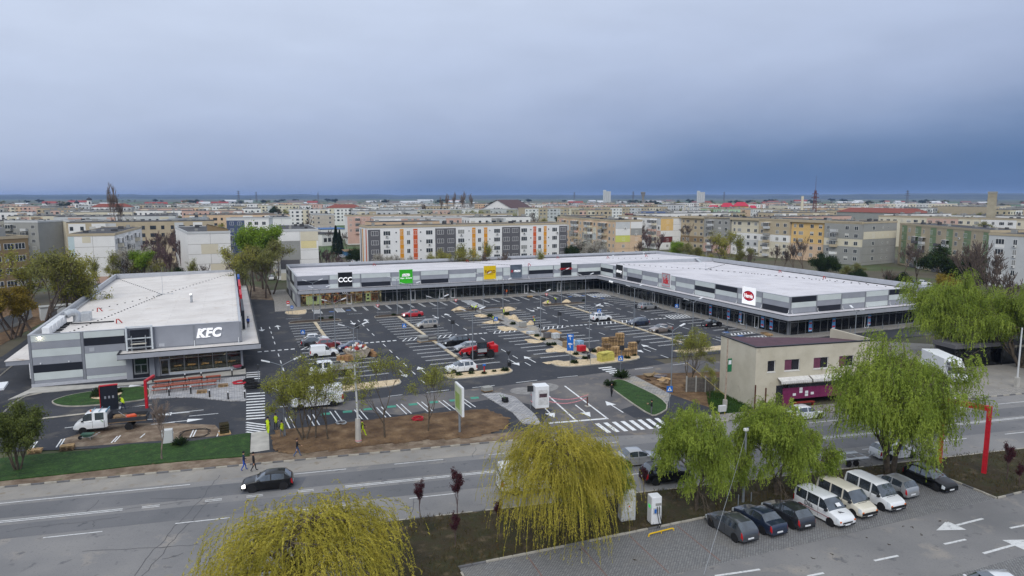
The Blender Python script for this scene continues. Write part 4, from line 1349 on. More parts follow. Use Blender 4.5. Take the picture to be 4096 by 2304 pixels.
kpart('pane', FK.mb().box(-12.07, .57, .79, -11.42, .6, 1.89), M_glassA, wn)
kpart('glazing_sill', FK.mb().box(-8.7, -.1, .0, KA1, .15, .38), M_wsteel)
kpart('pier', FK.mb().box(-10.44, -.05, .0, -9.85, .25, 3.34), M_pgrey)
kpart('corner_post', FK.mb().box(KA1 - .25, -.05, .385, KA1 + .05, .2, 3.34), M_fascia)
ncol = 5
for k in range(ncol):
 lo, hi = -8.6 + k * 9.3 / ncol, -8.6 + (k + 1) * 9.3 / ncol
 for z0, z1 in ((.42, 2.3), (2.36, 3.33)):
  kpart('pane', FK.mb().box(lo + .04, .02, z0, hi - .04, .04, z1), M_glassA)
 kpart('mullion', FK.mb().box(lo - .04, -.02, .38, lo + .04, .09, 3.34), M_frame)
kpart('pane', FK.mb().box(-9.8, .02, 2.36, -8.66, .04, 3.33), M_glassA)
kpart('transom', FK.mb().box(-9.84, -.01, 2.3, .75, .08, 2.36), M_frame)
dr = kpart('door', FK.mb().box(-9.8, -.02, .02, -9.68, .1, 2.29).box(-8.8, -.02, .02, -8.66, .1, 2.29).box(-9.68, -.02, 2.15, -8.8, .1, 2.29).box(-9.68, -.02, .02, -8.8, .1, .2), M_fascia)
kpart('pane', FK.mb().box(-9.67, .02, .21, -8.81, .05, 2.14), M_glassA, dr)
kpart('door_handle', FK.mb().box(-8.95, .11, .95, -8.9, .16, 1.35), M_blackedge, dr)
for k in range(11):
 s0 = KB0 + .4 + k * 2.0
 for z0, z1 in ((.3, 2.3), (2.36, 3.33)):
  kpart('pane', FKR.mb().box(s0 + .04, -.1, z0, s0 + 1.96, -.08, z1), M_glassA)
 kpart('mullion', FKR.mb().box(s0 - .04, -.14, .1, s0 + .04, -.03, 3.34), M_frame)
w = MB(SH)
w.box(-10.3, KB0 + 11, 0, KA1 - .4, KB0 + 11.2, 3.34); w.box(-10.35, KB0 + .35, 0, -10.15, KB0 + 11, 3.34)
kpart('inner_wall', w, mat('dining_wall', lin(110, 92, 74), .9, var=.3, scale=.7, coords='World'))
kpart('dining_floor', MB(SH).box(-10.1, KB0 + .32, 0, KA1 - .35, KB0 + 10.9, .1), M_intdark)
kpart('dining_ceiling', MB(SH).box(-10.1, KB0 + .32, 3.34, KA1 - .35, KB0 + 10.9, 3.4), M_intdark)
for k in range(4):
 kpart('ceiling_lamp', MB(SH).box(-8.8 + 2.4 * k, KB0 + 2.5, 3.2, -8.3 + 2.4 * k, KB0 + 3.0, 3.3), M_lamp)
for k in range(5):
 kpart('dining_table', MB(SH).box(-8.2 + 1.8 * k, KB0 + 1.2, .78, -7.2 + 1.8 * k, KB0 + 2.2, .84).box(-7.75 + 1.8 * k, KB0 + 1.65, .1, -7.65 + 1.8 * k, KB0 + 1.75, .78), M_shelf)
p = SH(FK.fn(-3.4, .16, 5.6))
kl = kpart('sign_rail', FK.mb().box(-4.9, .06, 5.2, -1.9, .1, 5.26).box(-4.9, .06, 5.95, -1.9, .1, 6.01), M_trim)
text_part('KFC', 1.75, M_whitelet, kl, root_matrix(kfc).inverted() @ Vector(p), (PI2, 0, sgB), depth=.07, shear=.22, offset=.075, spacing=1.06, sx=.97)
lf = MB(lambda p: SH(FK.fn(*p)))
for (s, z, w_) in ((-4.85, 5.05, .5), (-4.25, 5.05, .5), (-3.65, 5.05, .6), (-4.55, 6.12, .5), (-3.95, 6.12, .45)):
 lf.box(s - .1, .1, z, s + w_ - .1, .225, z + .13)
kpart('letter_serif', lf, M_whitelet, kl)
for k in range(5):
 u_ = kpart('condenser_unit', MB(SH).cbox(-23.9, 110.2 + k * 2.3, 6.4, -23.0, 111.9 + k * 2.3, 7.5, .05), M_wpaint)
 kpart('unit_feet', MB(SH).box(-24.0, 110.3 + k * 2.3, 6.2, -22.3, 110.5 + k * 2.3, 6.4).box(-24.0, 111.6 + k * 2.3, 6.2, -22.3, 111.8 + k * 2.3, 6.4), M_rubber, u_)
kpart('duct_bend', MB(SH).tube([(-21.7, 121.5, 6.2), (-21.7, 121.5, 7.4), (-22.0, 121.3, 7.75), (-22.5, 121.0, 7.8), (-23.0, 120.7, 7.5)], .6, 12), M_galv, smooth=True)
kpart('duct_box', MB(SH).cbox(-21.3, 121.2, 6.2, -20.0, 123.0, 7.6, .06), M_galv)
for (kd, a, b) in (('mast', -12.2, 148), ('duct', -6.6, 133.5), ('redbend', -15.9, 116.5), ('redbend', -20.5, 131), ('bend', -22.6, 150)):
 roof_item(kd, a, b, kfc, kz)
st = MB()
for (a0, b0, a1, b1, n) in ((-24, 184, -12.4, 148.5, 22), (-12, 148.5, 0, 181, 22), (-12.4, 147.5, -21, 112, 30), (-12.6, 147.5, -23.5, 130, 12)):
 for k in range(n):
  a, b = a0 + (a1 - a0) * k / (n - 1), b0 + (b1 - b0) * k / (n - 1)
  x, y, _ = SH((a, b, 0))
  st.obox((x, y, kz(a, b) + .05), (.2, .2, .1))
kpart('conductor_blocks', st, M_rubber)['kind'] = 'stuff'
kpart('roof_cable_tray', MB(SH).box(-22, 118.2, 6.45, -16.5, 118.4, 6.6), M_rubber)
kpart('gutter_rail', MB(SH).tube([(-24.2, 125, 6.5), (-24.2, 160, 6.3)], .12, 6), M_galv)
wl = kpart('wall_lamp', FK.mb().box(-23.9, .08, 6.68, -23.55, .35, 6.82), M_wpaint)
kpart('lamp_glass', FK.mb().box(-23.88, .12, 6.655, -23.57, .33, 6.675), mat('lit_lamp', (1, .95, .85), .5, emit=(1, .86, .6), estr=30, var=.01), wl)
for s in (-23.9, -20.7):
 kpart('camera_dome', FK.mb().box(s, .08, 3.05, s + .14, .26, 3.2), M_wpaint)
kpart('vent_grille', FK.mb().box(-18.2, .07, 4.2, -17.6, .09, 4.75), M_coping)
kpart('vent_grille', FK.mb().box(-9.8, .07, 4.15, -9.1, .09, 4.6), M_coping)
for (s0, s1, z0, z1, m_) in ((160, 166, 5.2, 7.9, 'b'), (146, 158, 5.0, 7.6, 'r'), (136, 144, 4.6, 7.2, 'r'), (118, 132, 4.3, 7.0, 'd')):
 kpart('side_portal', FKR.mb().box(s0, .3, 4.0, s0 + .6, .7, z1).box(s1 - .6, .3, 4.0, s1, .7, z1).box(s0 + .6, .3, z1 - .6, s1 - .6, .7, z1), {'b': mat('portal_blue', lin(44, 92, 170), .5), 'r': mat('portal_red', lin(190, 30, 44), .5), 'd': M_pdark}[m_])
kpart('side_canopy', MB(SH).box(KA0 - 3.2, 110, 2.7, KA0 - .08, 122, 3.3), M_pgrey)
kpart('side_canopy_roof', MB(SH).box(KA0 - 3.3, 109.9, 3.31, KA0 - .07, 122.1, 3.4), M_roofk)
kpart('side_window', FKL.mb().box(108.8, .06, 1.0, 110.3, .35, 3.0), M_wpaint)
# beige two-storey building by the street
Bc = [(56.4, 63.5), (72.9, 61.4), (74.0, 69.4), (57.4, 71.2)]
bb = thing('beige_building', 'two-storey beige rendered building with dark maroon flat roof beside the street', 'building', (65, 66, 0))
M_beige = ramp_mat('beige_render', [(.3, lin(184, 177, 158)), (.6, lin(198, 191, 173)), (.8, lin(204, 198, 181))], .5, rough=.9, bump=.25, bscale=18, second=[(.7, .6, .8, lin(160, 148, 130))])
M_maroon = ramp_mat('maroon_roof', [(.3, lin(80, 58, 66)), (.6, lin(92, 68, 76)), (.8, lin(104, 80, 86))], .8, rough=.85, bump=.2, bscale=9)
M_winframe = mat('white_window_frame', lin(222, 222, 220), .5, var=.03)
ex = (Vector((72.9, 61.4, 0)) - Vector((56.4, 63.5, 0)))
LB = ex.length
ex.normalize()
ey = Vector((-ex.y, ex.x, 0))
bfn = lambda p: tuple(Vector((56.4, 63.5, 0)) + ex * p[0] + ey * p[1] + Vector((0, 0, p[2])))
bp = lambda name, mb, m, parent=None: mb.build(name, m, parent or bb, world=True)
w = MB(bfn)
wins = [(1.6, 2.65), (3.9, 6.0), (7.9, 10.0), (11.5, 13.6)]
xs = [0] + [q for ab in wins for q in ab] + [LB]
for i in range(0, len(xs) - 1, 2):
 w.box(xs[i], 0, 2.75, xs[i + 1], .3, 7.45)
for (a, b) in wins:
 w.box(a, 0, 2.75, b, .3, 4.45); w.box(a, 0, 5.82, b, .3, 7.45)
w.box(0, 0, 0, 2.9, .3, 2.74); w.box(14.6, 0, 0, LB, .3, 2.74)
w.box(0, .3, 0, .3, 7.6, 7.45); w.box(LB - .3, .3, 0, LB, 7.7, 7.45); w.box(.3, 7.4, 0, LB - .3, 7.7, 6.3)
bp('wall', w, M_beige)
bp('roof', MB(bfn).add([(.2, .2, 7.35), (LB - .2, .2, 7.3), (LB - .2, 7.5, 6.35), (.2, 7.5, 7.3)], [(0, 1, 2), (0, 2, 3)]), M_maroon)
bp('roof_edging', MB(bfn).box(-.06, -.06, 7.45, LB + .06, .28, 7.56).box(-.06, .29, 7.45, .28, 7.7, 7.55), M_blackedge)
bp('gable_parapet', MB(bfn).add([(LB - .3, .3, 7.45), (LB, .3, 7.45), (LB, 7.6, 7.45), (LB - .3, 7.6, 7.45), (LB - .3, .3, 7.56), (LB, .3, 7.56), (LB, 7.6, 7.58), (LB - .3, 7.6, 7.58)], [(3, 2, 1, 0), (4, 5, 6, 7), (0, 1, 5, 4), (1, 2, 6, 5), (2, 3, 7, 6), (3, 0, 4, 7)]), M_beige)
M_blind = mat('mauve_blind', lin(108, 60, 82), .8, var=.1)
M_darkglass = mat('dark_window_glass', lin(40, 40, 46), .12, var=.2, spec=.6)
for (a, b) in wins:
 f_ = bp('window', MB(bfn).box(a, .1, 4.45, a + .06, .2, 5.82).box(b - .06, .1, 4.45, b, .2, 5.82).box(a + .06, .1, 5.76, b - .06, .2, 5.82).box(a + .06, .1, 4.45, b - .06, .2, 4.51), M_winframe)
 mid = (a + b) / 2
 bp('pane', MB(bfn).box(a + .06, .14, 4.51, mid - .02, .16, 5.76), M_blind if b - a > 1.5 else M_darkglass, f_)
 bp('pane', MB(bfn).box(mid + .02, .14, 4.51, b - .06, .16, 5.76), M_darkglass, f_)
 bp('sill', MB(bfn).box(a - .05, -.06, 4.38, b + .05, .12, 4.449), M_winframe, f_)
for (a, b) in ((3.0, 7.2), (7.4, 11.8)):
 aw = bp('awning', MB(bfn).quad((a, -.02, 3.72), (b, -.02, 3.72), (b, -.75, 3.4), (a, -.75, 3.4)).box(a, -.8, 3.3, b, -.72, 3.42), mat('awning_cloth', lin(212, 210, 206), .8))
 vl = MB(bfn)
 n = int((b - a) / .3)
 for k in range(n):
  x = a + k * .3
  vl.add([(x, -.8, 3.3), (x + .3, -.8, 3.3), (x + .27, -.8, 3.13), (x + .15, -.8, 3.07), (x + .03, -.8, 3.13)], [(0, 1, 2, 3, 4)])
 bp('awning_valance', vl, mat('awning_cloth', lin(212, 210, 206), .8), aw)
sf = bp('shopfront', MB(bfn).box(2.9, .12, 0, 3.9, .2, 2.74).box(4.6, .1, 2.3, 14.6, .22, 2.74), M_darkglass)
M_mag = mat('magenta_shop_panel', lin(118, 38, 82), .6, var=.12)
bp('shop_panel', MB(bfn).box(5.0, .1, .9, 14.4, .2, 2.29).box(3.91, .1, 0, 4.99, .19, 2.29), M_mag, sf)
pr = MB(bfn)
for (x, z) in ((5.3, 1.3), (6.2, 1.6), (6.2, 1.95), (7.0, 1.5), (7.0, 1.15), (7.8, 1.3)):
 pr.box(x, .06, z, x + .42, .095, z + .3)
bp('notices', pr, M_wpaint, sf)
bp('shop_bench', MB(bfn).box(5.2, -.5, .5, 8.0, -.05, .6).box(5.3, -.45, 0, 5.4, -.1, .5).box(7.8, -.45, 0, 7.9, -.1, .5), mat('red_bench', lin(140, 52, 44), .7))
M_rust = mat('rusty_steel', lin(92, 52, 40), .9, var=.3, scale=4)
for d in (2.4, 1.0):
 p = bfn((-.6 + .3 * d, -d + .4, 0))
 o = MB().obox((0, 0, 1.6), (.12, .12, 3.2)).build('steel_post', M_rust)
 o.location = p
 tag(o, 'rusty brown steel post standing in grass by the beige wall', 'post', 'rusty posts by the beige wall')
# vehicles
M_cglass = mat('car_glass', lin(78, 87, 96), .06, metal=.5, var=.25, scale=1.5, spec=1.0, coat=1.0)
M_tyre = mat('tyre_rubber', lin(30, 30, 32), .9, var=.1)
M_alloy = mat('alloy_rim', lin(176, 178, 182), .35, metal=.6, var=.08)
M_steelrim = mat('steel_rim', lin(110, 112, 116), .5, metal=.4, var=.1)
M_blkpl = mat('black_plastic', lin(30, 31, 34), .7, var=.1)
M_head = mat('headlamp_glass', lin(206, 212, 216), .15, var=.1, spec=.7)
M_headon = mat('headlamp_lit', (1, 1, 1), .2, emit=(1, .97, .9), estr=6, var=.01)
M_tail = mat('tail_lamp', lin(170, 24, 28), .2, var=.1, spec=.6)
M_amber = mat('amber_lamp', lin(222, 110, 24), .3)
M_plate = mat('number_plate', lin(224, 226, 228), .5, var=.02)
def paint(name, r, g, b, metal=.0, rough=.28):
 return mat('paint_' + name, lin(r, g, b), rough, metal=metal, var=.04, scale=.7, coat=1.0, spec=.6)
P_black = mat('paint_black', lin(12, 13, 15), .3, var=.04, coat=.35, spec=.3)
P_navy = paint('navy', 40, 52, 74, .3)
P_dblue = paint('dark_blue', 34, 44, 84)
P_dgrey = paint('dark_grey', 78, 82, 88, .4)
P_char = paint('charcoal', 54, 57, 64, .4)
P_silver = paint('silver', 168, 170, 172, .45)
P_white = paint('white', 224, 226, 228)
P_cream = paint('cream', 218, 212, 196)
P_red = paint('red', 178, 26, 36)
P_bronze = paint('bronze', 142, 130, 122, .4)
P_beige = paint('silver_beige', 178, 172, 164, .45)
P_dred = paint('dark_red', 120, 26, 34)
HATCH = dict(L=4.2, W=1.76, wb=2.58, fo=.86, r=.315, zb=.2, belt=(.90, .98), A=.27, B=.46, C=.85, D=.965,
   top=[(0, .60), (.02, .70), (.06, .78), (.16, .88), (.25, .96), (.285, 1.0), (.37, 1.22), (.46, 1.42), (.53, 1.47), (.70, 1.48), (.85, 1.43), (.965, 1.02), (.985, .92), (1, .60)], wins=[(.35, .56), (.585, .83)], tumble=.30)
SEDAN = dict(HATCH, L=4.4, wb=2.63, fo=.85, top=[(0, .60), (.02, .69), (.06, .77), (.16, .87), (.26, .95), (.29, .99), (.36, 1.2), (.44, 1.41), (.5, 1.46), (.64, 1.47), (.73, 1.43), (.84, 1.07), (.88, 1.03), (.97, 1.01), (.99, .9), (1, .6)],
   A=.28, B=.44, C=.73, D=.84, wins=[(.34, .53), (.55, .735)])
WAGON = dict(HATCH, L=4.55, wb=2.68, fo=.88, C=.91, D=.975, top=[(0, .60), (.02, .69), (.06, .77), (.16, .87), (.25, .95), (.28, .99), (.35, 1.2), (.43, 1.42), (.5, 1.47), (.7, 1.49), (.91, 1.45), (.975, 1.04), (.99, .92), (1, .6)], wins=[(.33, .515), (.535, .70), (.72, .90)])
SUV = dict(HATCH, L=4.45, W=1.82, wb=2.62, fo=.9, r=.36, zb=.28, belt=(1.05, 1.12), top=[(0, .70), (.02, .82), (.05, .94), (.16, 1.05), (.25, 1.1), (.28, 1.14), (.36, 1.4), (.44, 1.61), (.52, 1.67), (.7, 1.68), (.87, 1.62), (.965, 1.2), (.985, 1.08), (1, .7)],
  C=.87, D=.965, wins=[(.345, .545), (.57, .74), (.76, .86)])
MPV = dict(HATCH, L=4.2, wb=2.62, belt=(.98, 1.02), top=[(0, .62), (.02, .74), (.07, .86), (.2, 1.0), (.23, 1.04), (.32, 1.32), (.41, 1.55), (.5, 1.6), (.75, 1.61), (.92, 1.57), (.975, 1.1), (.99, .95), (1, .62)], A=.22, B=.41, C=.92, D=.975, wins=[(.31, .50), (.53, .72), (.74, .91)])
MINI = dict(HATCH, L=3.7, W=1.66, wb=2.37, fo=.72, r=.29, top=[(0, .62), (.02, .72), (.07, .82), (.2, .95), (.23, 1.0), (.33, 1.28), (.42, 1.47), (.5, 1.5), (.7, 1.5), (.87, 1.44), (.965, 1.02), (.985, .92), (1, .62)], A=.22, B=.42, C=.87, D=.965, wins=[(.32, .57), (.6, .85)])
BEETLE = dict(HATCH, L=4.1, W=1.72, wb=2.5, fo=.78, top=[(0, .5), (.02, .62), (.06, .76), (.14, .9), (.24, 1.0), (.30, 1.06), (.37, 1.28), (.44, 1.43), (.52, 1.5), (.6, 1.49), (.7, 1.4), (.80, 1.22), (.88, 1.02), (.95, .84), (.985, .68), (1, .5)], A=.29, B=.43, C=.66, D=.82, wins=[(.36, .63)], tumble=.36)
VANP = dict(L=4.75, W=1.84, wb=2.92, fo=.85, r=.32, zb=.24, belt=(1.08, 1.12), A=.175, B=.315, C=.968, D=.988, tumble=.14,
   top=[(0, .62), (.008, .76), (.03, .90), (.10, 1.02), (.17, 1.10), (.19, 1.15), (.25, 1.52), (.315, 1.84), (.37, 1.92), (.6, 1.94), (.9, 1.93), (.968, 1.86), (.988, 1.18), (1, .62)], wins=[(.235, .40), (.43, .65), (.68, .93)])
VITO = dict(VANP, L=4.7, top=[(0, .60), (.01, .74), (.04, .88), (.12, 1.02), (.2, 1.12), (.22, 1.16), (.28, 1.48), (.35, 1.80), (.41, 1.87), (.6, 1.88), (.9, 1.87), (.965, 1.8), (.988, 1.16), (1, .60)], A=.21, B=.355, C=.965, wins=[(.265, .43), (.45, .68), (.70, .93)])
CADDY = dict(VANP, L=4.4, W=1.79, r=.31, zb=.22, wb=2.68, fo=.87, belt=(1.02, 1.08), A=.25, B=.40, top=[(0, .58), (.01, .7), (.05, .8), (.15, .92), (.25, 1.02), (.28, 1.08), (.34, 1.4), (.4, 1.66), (.46, 1.78), (.6, 1.82), (.9, 1.81), (.96, 1.76), (.988, 1.1), (1, .58)], C=.96, D=.97, wins=[(.315, .46)])
CARGO = dict(VANP, L=6.0, W=2.04, wb=3.75, fo=.95, r=.35, zb=.34, belt=(1.35, 1.38), A=.125, B=.215, top=[(0, .7), (.008, .85), (.03, 1.05), (.07, 1.22), (.12, 1.36), (.135, 1.42), (.17, 1.8), (.215, 2.2), (.26, 2.46), (.33, 2.52), (.9, 2.52), (.985, 2.48), (.995, 1.4), (1, .7)], C=.99, D=.994, wins=[(.165, .265)], tumble=.1)
CABD = dict(VANP, L=3.25, W=1.95, wb=2.6, fo=.9, r=.34, zb=.42, belt=(1.35, 1.38), A=.20, B=.36, top=[(0, .75), (.015, .9), (.05, 1.1), (.14, 1.26), (.2, 1.36), (.22, 1.42), (.28, 1.75), (.36, 2.1), (.44, 2.2), (.6, 2.22), (.93, 2.2), (.995, 2.15), (1, 2.1)], C=.999, D=1.0, wins=[(.29, .56), (.64, .9)], tumble=.12)
CABS = dict(CABD, L=2.25, top=[(0, .75), (.02, .9), (.07, 1.1), (.2, 1.28), (.3, 1.38), (.33, 1.44), (.42, 1.8), (.54, 2.12), (.62, 2.2), (.8, 2.22), (.99, 2.2), (1, 2.18)], A=.30, B=.53, wins=[(.43, .82)])
_wheels = {}
def wheel_meshes(r, rim):
 k = (r, rim.name)
 if k not in _wheels:
  w_ = .2 if r < .5 else .42
  t = MB().lathe([(r * .62, -w_ / 2), (r * .93, -w_ / 2), (r, -w_ * .32), (r, w_ * .32), (r * .93, w_ / 2), (r * .62, w_ / 2)], 20, axis='y').build('tyre', M_tyre, smooth=True)
  d = MB()
  ri = r * .66
  d.lathe([(ri, -w_ * .46), (ri, w_ * .40), (ri * .9, w_ * .44), (ri * .86, w_ * .2), (.001, w_ * .2)], 20, axis='y')
  for q in range(5):
   a = 2 * math.pi * q / 5
   d.obox((math.cos(a) * ri * .5, w_ * .34, math.sin(a) * ri * .5), (ri * .86, w_ * .14, ri * .26), ry=-a)
  d.lathe([(ri * .22, w_ * .2), (ri * .22, w_ * .47), (.001, w_ * .47)], 10, axis='y')
  e = d.build('rim', rim, smooth=True)
  _wheels[k] = (t.data, e.data)
  bpy.data.objects.remove(t); bpy.data.objects.remove(e)
 return _wheels[k]
def add_wheel(root, x, y, r, rim, side):
 t, d = wheel_meshes(r, rim)
 o = bpy.data.objects.new('wheel', t); COL.objects.link(o); o.parent = root
 o.location = (x, y, r)
 o.rotation_euler = (0, random.uniform(0, 1), 0 if side > 0 else math.pi)
 q = bpy.data.objects.new('rim', d); COL.objects.link(q); q.parent = o
 return o
_shells = {}
def shell(spec, L, zscale):
 W = spec['W'] / 2
 tp = spec['top']
 ts = sorted(set([t for t, _ in tp] + [spec['A'], spec['B'], spec['C'], spec['D']] + [q for w in spec['wins'] for q in w] + [k / 26 for k in range(27)] + [.015, .035, .965]))
 ts = [t for i, t in enumerate(ts) if i == 0 or t - ts[i - 1] > .004 or t in (1.0,)]
 def zt(t):
  for (a, za), (b, zb_) in zip(tp, tp[1:]):
   if a <= t <= b:
    return za + (zb_ - za) * (t - a) / (b - a)
  return tp[-1][1]
 half = []
 for t in ts:
  e = max(0, abs(2 * t - 1) - .6) / .4
  w_ = W * (1 - .13 * e ** 2.2)
  zb = spec['zb'] + .08 * e ** 4
  z1 = zt(t)
  bl = spec['belt'][0] + (spec['belt'][1] - spec['belt'][0]) * t
  zbel = min(bl, z1 - .035)
  gh = max(0, z1 - bl)
  wt = min(w_ * .93, w_ * .955 - gh * spec['tumble'])
  zm = zb + .42 * (zbel - zb)
  half.append([(0, zb), (w_ * .86, zb), (w_ * .975, zb + .09), (w_, zm), (w_ * .985, zbel - .05 * min(1, (zbel - zb) * 3)), (w_ * .955, zbel), (wt, z1 - .03 - .03 * min(1, gh * 2)), (wt * .84, z1 - .006), (wt * .4, z1 + .012), (0, z1 + .014)])
 V, faces = [], {}
 n = len(half[0])
 full = []
 for t, h in zip(ts, half):
  ring = [(L * (.5 - t), -y, z) for y, z in h[::-1]] + [(L * (.5 - t), y, z) for y, z in h[1:]]
  full.append(ring)
 m = len(full[0])
 for ring in full:
  V += ring
 def put(k, f): faces.setdefault(k, []).append(f)
 for i in range(len(ts) - 1):
  tm = (ts[i] + ts[i + 1]) / 2
  for j in range(m - 1):
   f = (i * m + j, i * m + j + 1, (i + 1) * m + j + 1, (i + 1) * m + j)
   r_ = j if j < n - 1 else (m - 2 - j)
   left = j >= n - 1
   key = 'body'
   if r_ <= 2 and spec['A'] < tm < spec['B']: key = 'windscreen'
   elif r_ <= 2 and spec['C'] < tm < spec['D']: key = 'rear_window'
   elif r_ == 3:
    for q, (a, b) in enumerate(spec['wins']):
     if a < tm < b: key = ('side_window', q, left)
   elif r_ in (4, 5) and .012 < tm < .075: key = ('headlamp', left)
   elif r_ in (4, 5) and tm > .955: key = ('tail_lamp', left)
   put(key, f)
 put('body', tuple(range(m - 1)))
 put('body', tuple((len(ts) - 1) * m + q for q in range(m - 2, -1, -1)))
 return V, faces
def submesh(name, V, F, material, parent, smooth=True):
 ids = sorted({i for f in F for i in f})
 mp = {q: k for k, q in enumerate(ids)}
 mb = MB()
 mb.v = [V[i] for i in ids]
 mb.f = [tuple(mp[i] for i in f) for f in F]
 mb.m = [0] * len(F)
 return mb.build(name, material, parent, smooth)
def vehicle(name, label, spec, pt, loc, rz, cat='car', group=None, rim=M_alloy, lit=False, plastic=False, rails=False, plates=True, wheels=True, amber=False, seams=True, glassy=None, tail=True):
 root = thing(name, label, cat, loc, rz, group)
 L, W = spec['L'], spec['W']
 key = id(spec)
 if key not in _shells:
  _shells[key] = shell(spec, L, 1)
 V, faces = _shells[key]
 gm__ = glassy or M_cglass
 for k, F in faces.items():
  if k == 'body': submesh('body', V, F, pt, root)
  elif k == 'windscreen': submesh('windscreen', V, F, gm__, root)
  elif k == 'rear_window':
   if tail: submesh('rear_window', V, F, gm__, root)
   else: submesh('rear_panel', V, F, pt, root)
  elif k[0] == 'side_window': submesh('side_window', V, F, gm__, root)
  elif k[0] == 'headlamp': submesh('headlamp', V, F, M_headon if lit else (M_amber if False else M_head), root)
  elif k[0] == 'tail_lamp': submesh('tail_lamp', V, F, M_tail if tail else pt, root)
 zb, r = spec['zb'], spec['r']
 fz = spec['top'][0][1]
 xf = L / 2
 hw = W / 2 * .87
 g = MB().box(xf - .02, -hw * .62, fz - .17, xf + .012, hw * .62, fz - .05).build('grille', M_blkpl, root)
 MB().box(xf - .03, -hw * .98, zb + .02, xf + .02, hw * .98, zb + .13).build('bumper_strip', M_blkpl, root)
 if tail:
  MB().box(-xf - .02, -hw * .98, zb + .02, -xf + .03, hw * .98, zb + (.16 if plastic else .08)).build('bumper_strip', M_blkpl, root)
 if plates:
  MB().box(xf + .013, -.26, fz - .30, xf + .03, .26, fz - .19).build('number_plate', M_plate, root)
  if tail: MB().box(-xf - .03, -.26, fz - .2, -xf - .003, .26, fz - .09).build('number_plate', M_plate, root)
 if amber:
  for s in (-1, 1):
   MB().box(xf - .12, s * hw * .80, fz - .02, xf + .02, s * hw * .98, fz + .09).build('indicator', M_amber, root)
 A = spec['wins'][0][0]
 zbelt = spec['belt'][0]
 for s in (-1, 1):
  MB().cbox(L * (.5 - A) - .05, s * (W / 2 - .02), zbelt + .0, L * (.5 - A) + .12, s * (W / 2 + .17), zbelt + .14, .03).build('mirror', pt if spec['W'] < 1.83 else M_blkpl, root)
  MB().box(-L / 2 + spec['L'] - spec['fo'] - spec['wb'] + r * 1.1, s * (W / 2 - .06), zb - .01, L / 2 - spec['fo'] - r * 1.1, s * (W / 2 * .985), zb + .09).build('sill', M_blkpl if plastic else pt, root)
  if seams:
   for q, (a, b) in enumerate(spec['wins'][:2]):
    x = L * (.5 - b) - .03
    MB().box(x, s * (W / 2 - .03), zb + .14, x + .018, s * (W / 2 + .002), zbelt).build('door_seam', M_blkpl, root)
    MB().box(x + .1, s * (W / 2 - .03), zbelt - .13, x + .28, s * (W / 2 + .022), zbelt - .09).build('door_handle', pt, root)
 if rails:
  for s in (-1, 1):
   MB().box(L * (.5 - spec['C']) + .05, s * (W / 2 - .34), max(z for _, z in spec['top']) - .005, L * (.5 - spec['B']) - .1, s * (W / 2 - .30), max(z for _, z in spec['top']) + .05).build('roof_rail', M_alloy, root)
 if wheels:
  for x in (L / 2 - spec['fo'], L / 2 - spec['fo'] - spec['wb']):
   for s in (-1, 1):
    e = max(0, abs(2 * (.5 - x / L) - 1) - .6) / .4
    wy = W / 2 * (1 - .13 * e ** 2.2)
    a = MB()
    y0, y1 = (wy - .22, wy + .004) if s > 0 else (-wy - .004, -wy + .22)
    n = 16
    prof = [(r + .06) * 1 for _ in range(n)]
    a.lathe([(r + .055, y0), (r + .055, y1)], 20, c=(x, 0, r + .01), axis='y')
    a.build('wheel_arch', M_blkpl, root)
    add_wheel(root, x, s * (wy - .085), r, rim, s)
 return root
def car_at(w_front, w_rear, spec, side, *a, **k):
 pass
HL, HR = math.pi, 0.0
def parked(label, spec, pt, wf, wr, away=.88, name=None, **kw):
 f, r_ = Vector(at(*wf)), Vector(at(*wr))
 h = (f - r_)
 ang = math.atan2(h.y, h.x)
 n = Vector((-h.y, h.x)).normalized()
 mid = (f + r_) / 2
 if n.dot(mid) < 0: n = -n
 d = Vector((math.cos(ang), math.sin(ang)))
 c = mid + n * away + d * (spec['fo'] - (spec['L'] - spec['wb'] - spec['fo'])) / 2
 if kw.get('snap') is not None:
  ang = kw['snap']
 kw.pop('snap', None)
 return vehicle(name or 'parked_car', label, spec, pt, (c.x, c.y, 0), ang, **kw)
GP = 'cars parked in the shopping car park'
random.seed(21)
parked('bright red sedan parked by the planted island', SEDAN, P_red, (1628, 1271), (1680, 1267), group=GP, snap=math.pi, lit=True, rim=M_steelrim)
parked('silver beige high-roofed family car with roof bars', MPV, P_beige, (1689, 1316), (1743.5, 1310.5), group=GP, snap=math.pi, rails=True)
parked('black estate car parked beside a silver hatchback and the telehandler', WAGON, P_black, (1799, 1386), (1863, 1379), group=GP, snap=math.pi, rails=True, rim=M_steelrim)
c = at(1843, 1409)
vehicle('parked_car', 'silver hatchback half hidden behind the red telehandler', HATCH, P_silver, (c[0] + 1.35, c[1] + .9, 0), math.pi, group=GP)
parked('white compact off-roader parked at the gravel end of its row', SUV, P_white, (1807, 1496), (1881, 1494), group=GP, snap=math.pi, rails=True, plastic=True)
parked('grey saloon car beside a blue crossing sign', SEDAN, P_dgrey, (1298, 1380), (1228, 1388), group=GP, snap=0.0)
c = at(1263, 1384)
vehicle('parked_car', 'white hatchback parked behind the grey saloon', HATCH, P_white, (c[0] + .5, c[1] + 3.5, 0), 0.0, group=GP)
vehicle('parked_car', 'dark red car squeezed between grey saloon and white van', HATCH, P_dred, (c[0] + 1.9, c[1] - 1.7, 0), 0.0, group=GP)
parked('small white delivery van without rear side windows', CADDY, P_white, (1342, 1423), (1256, 1431), name='delivery_van', cat='van', group='vans in the shopping car park', snap=0.0, rim=M_steelrim)
parked('dark blue hatchback parked behind the rubbish skip', HATCH, P_dblue, (1376, 1407.5), (1447, 1399.5), group=GP, snap=math.pi)
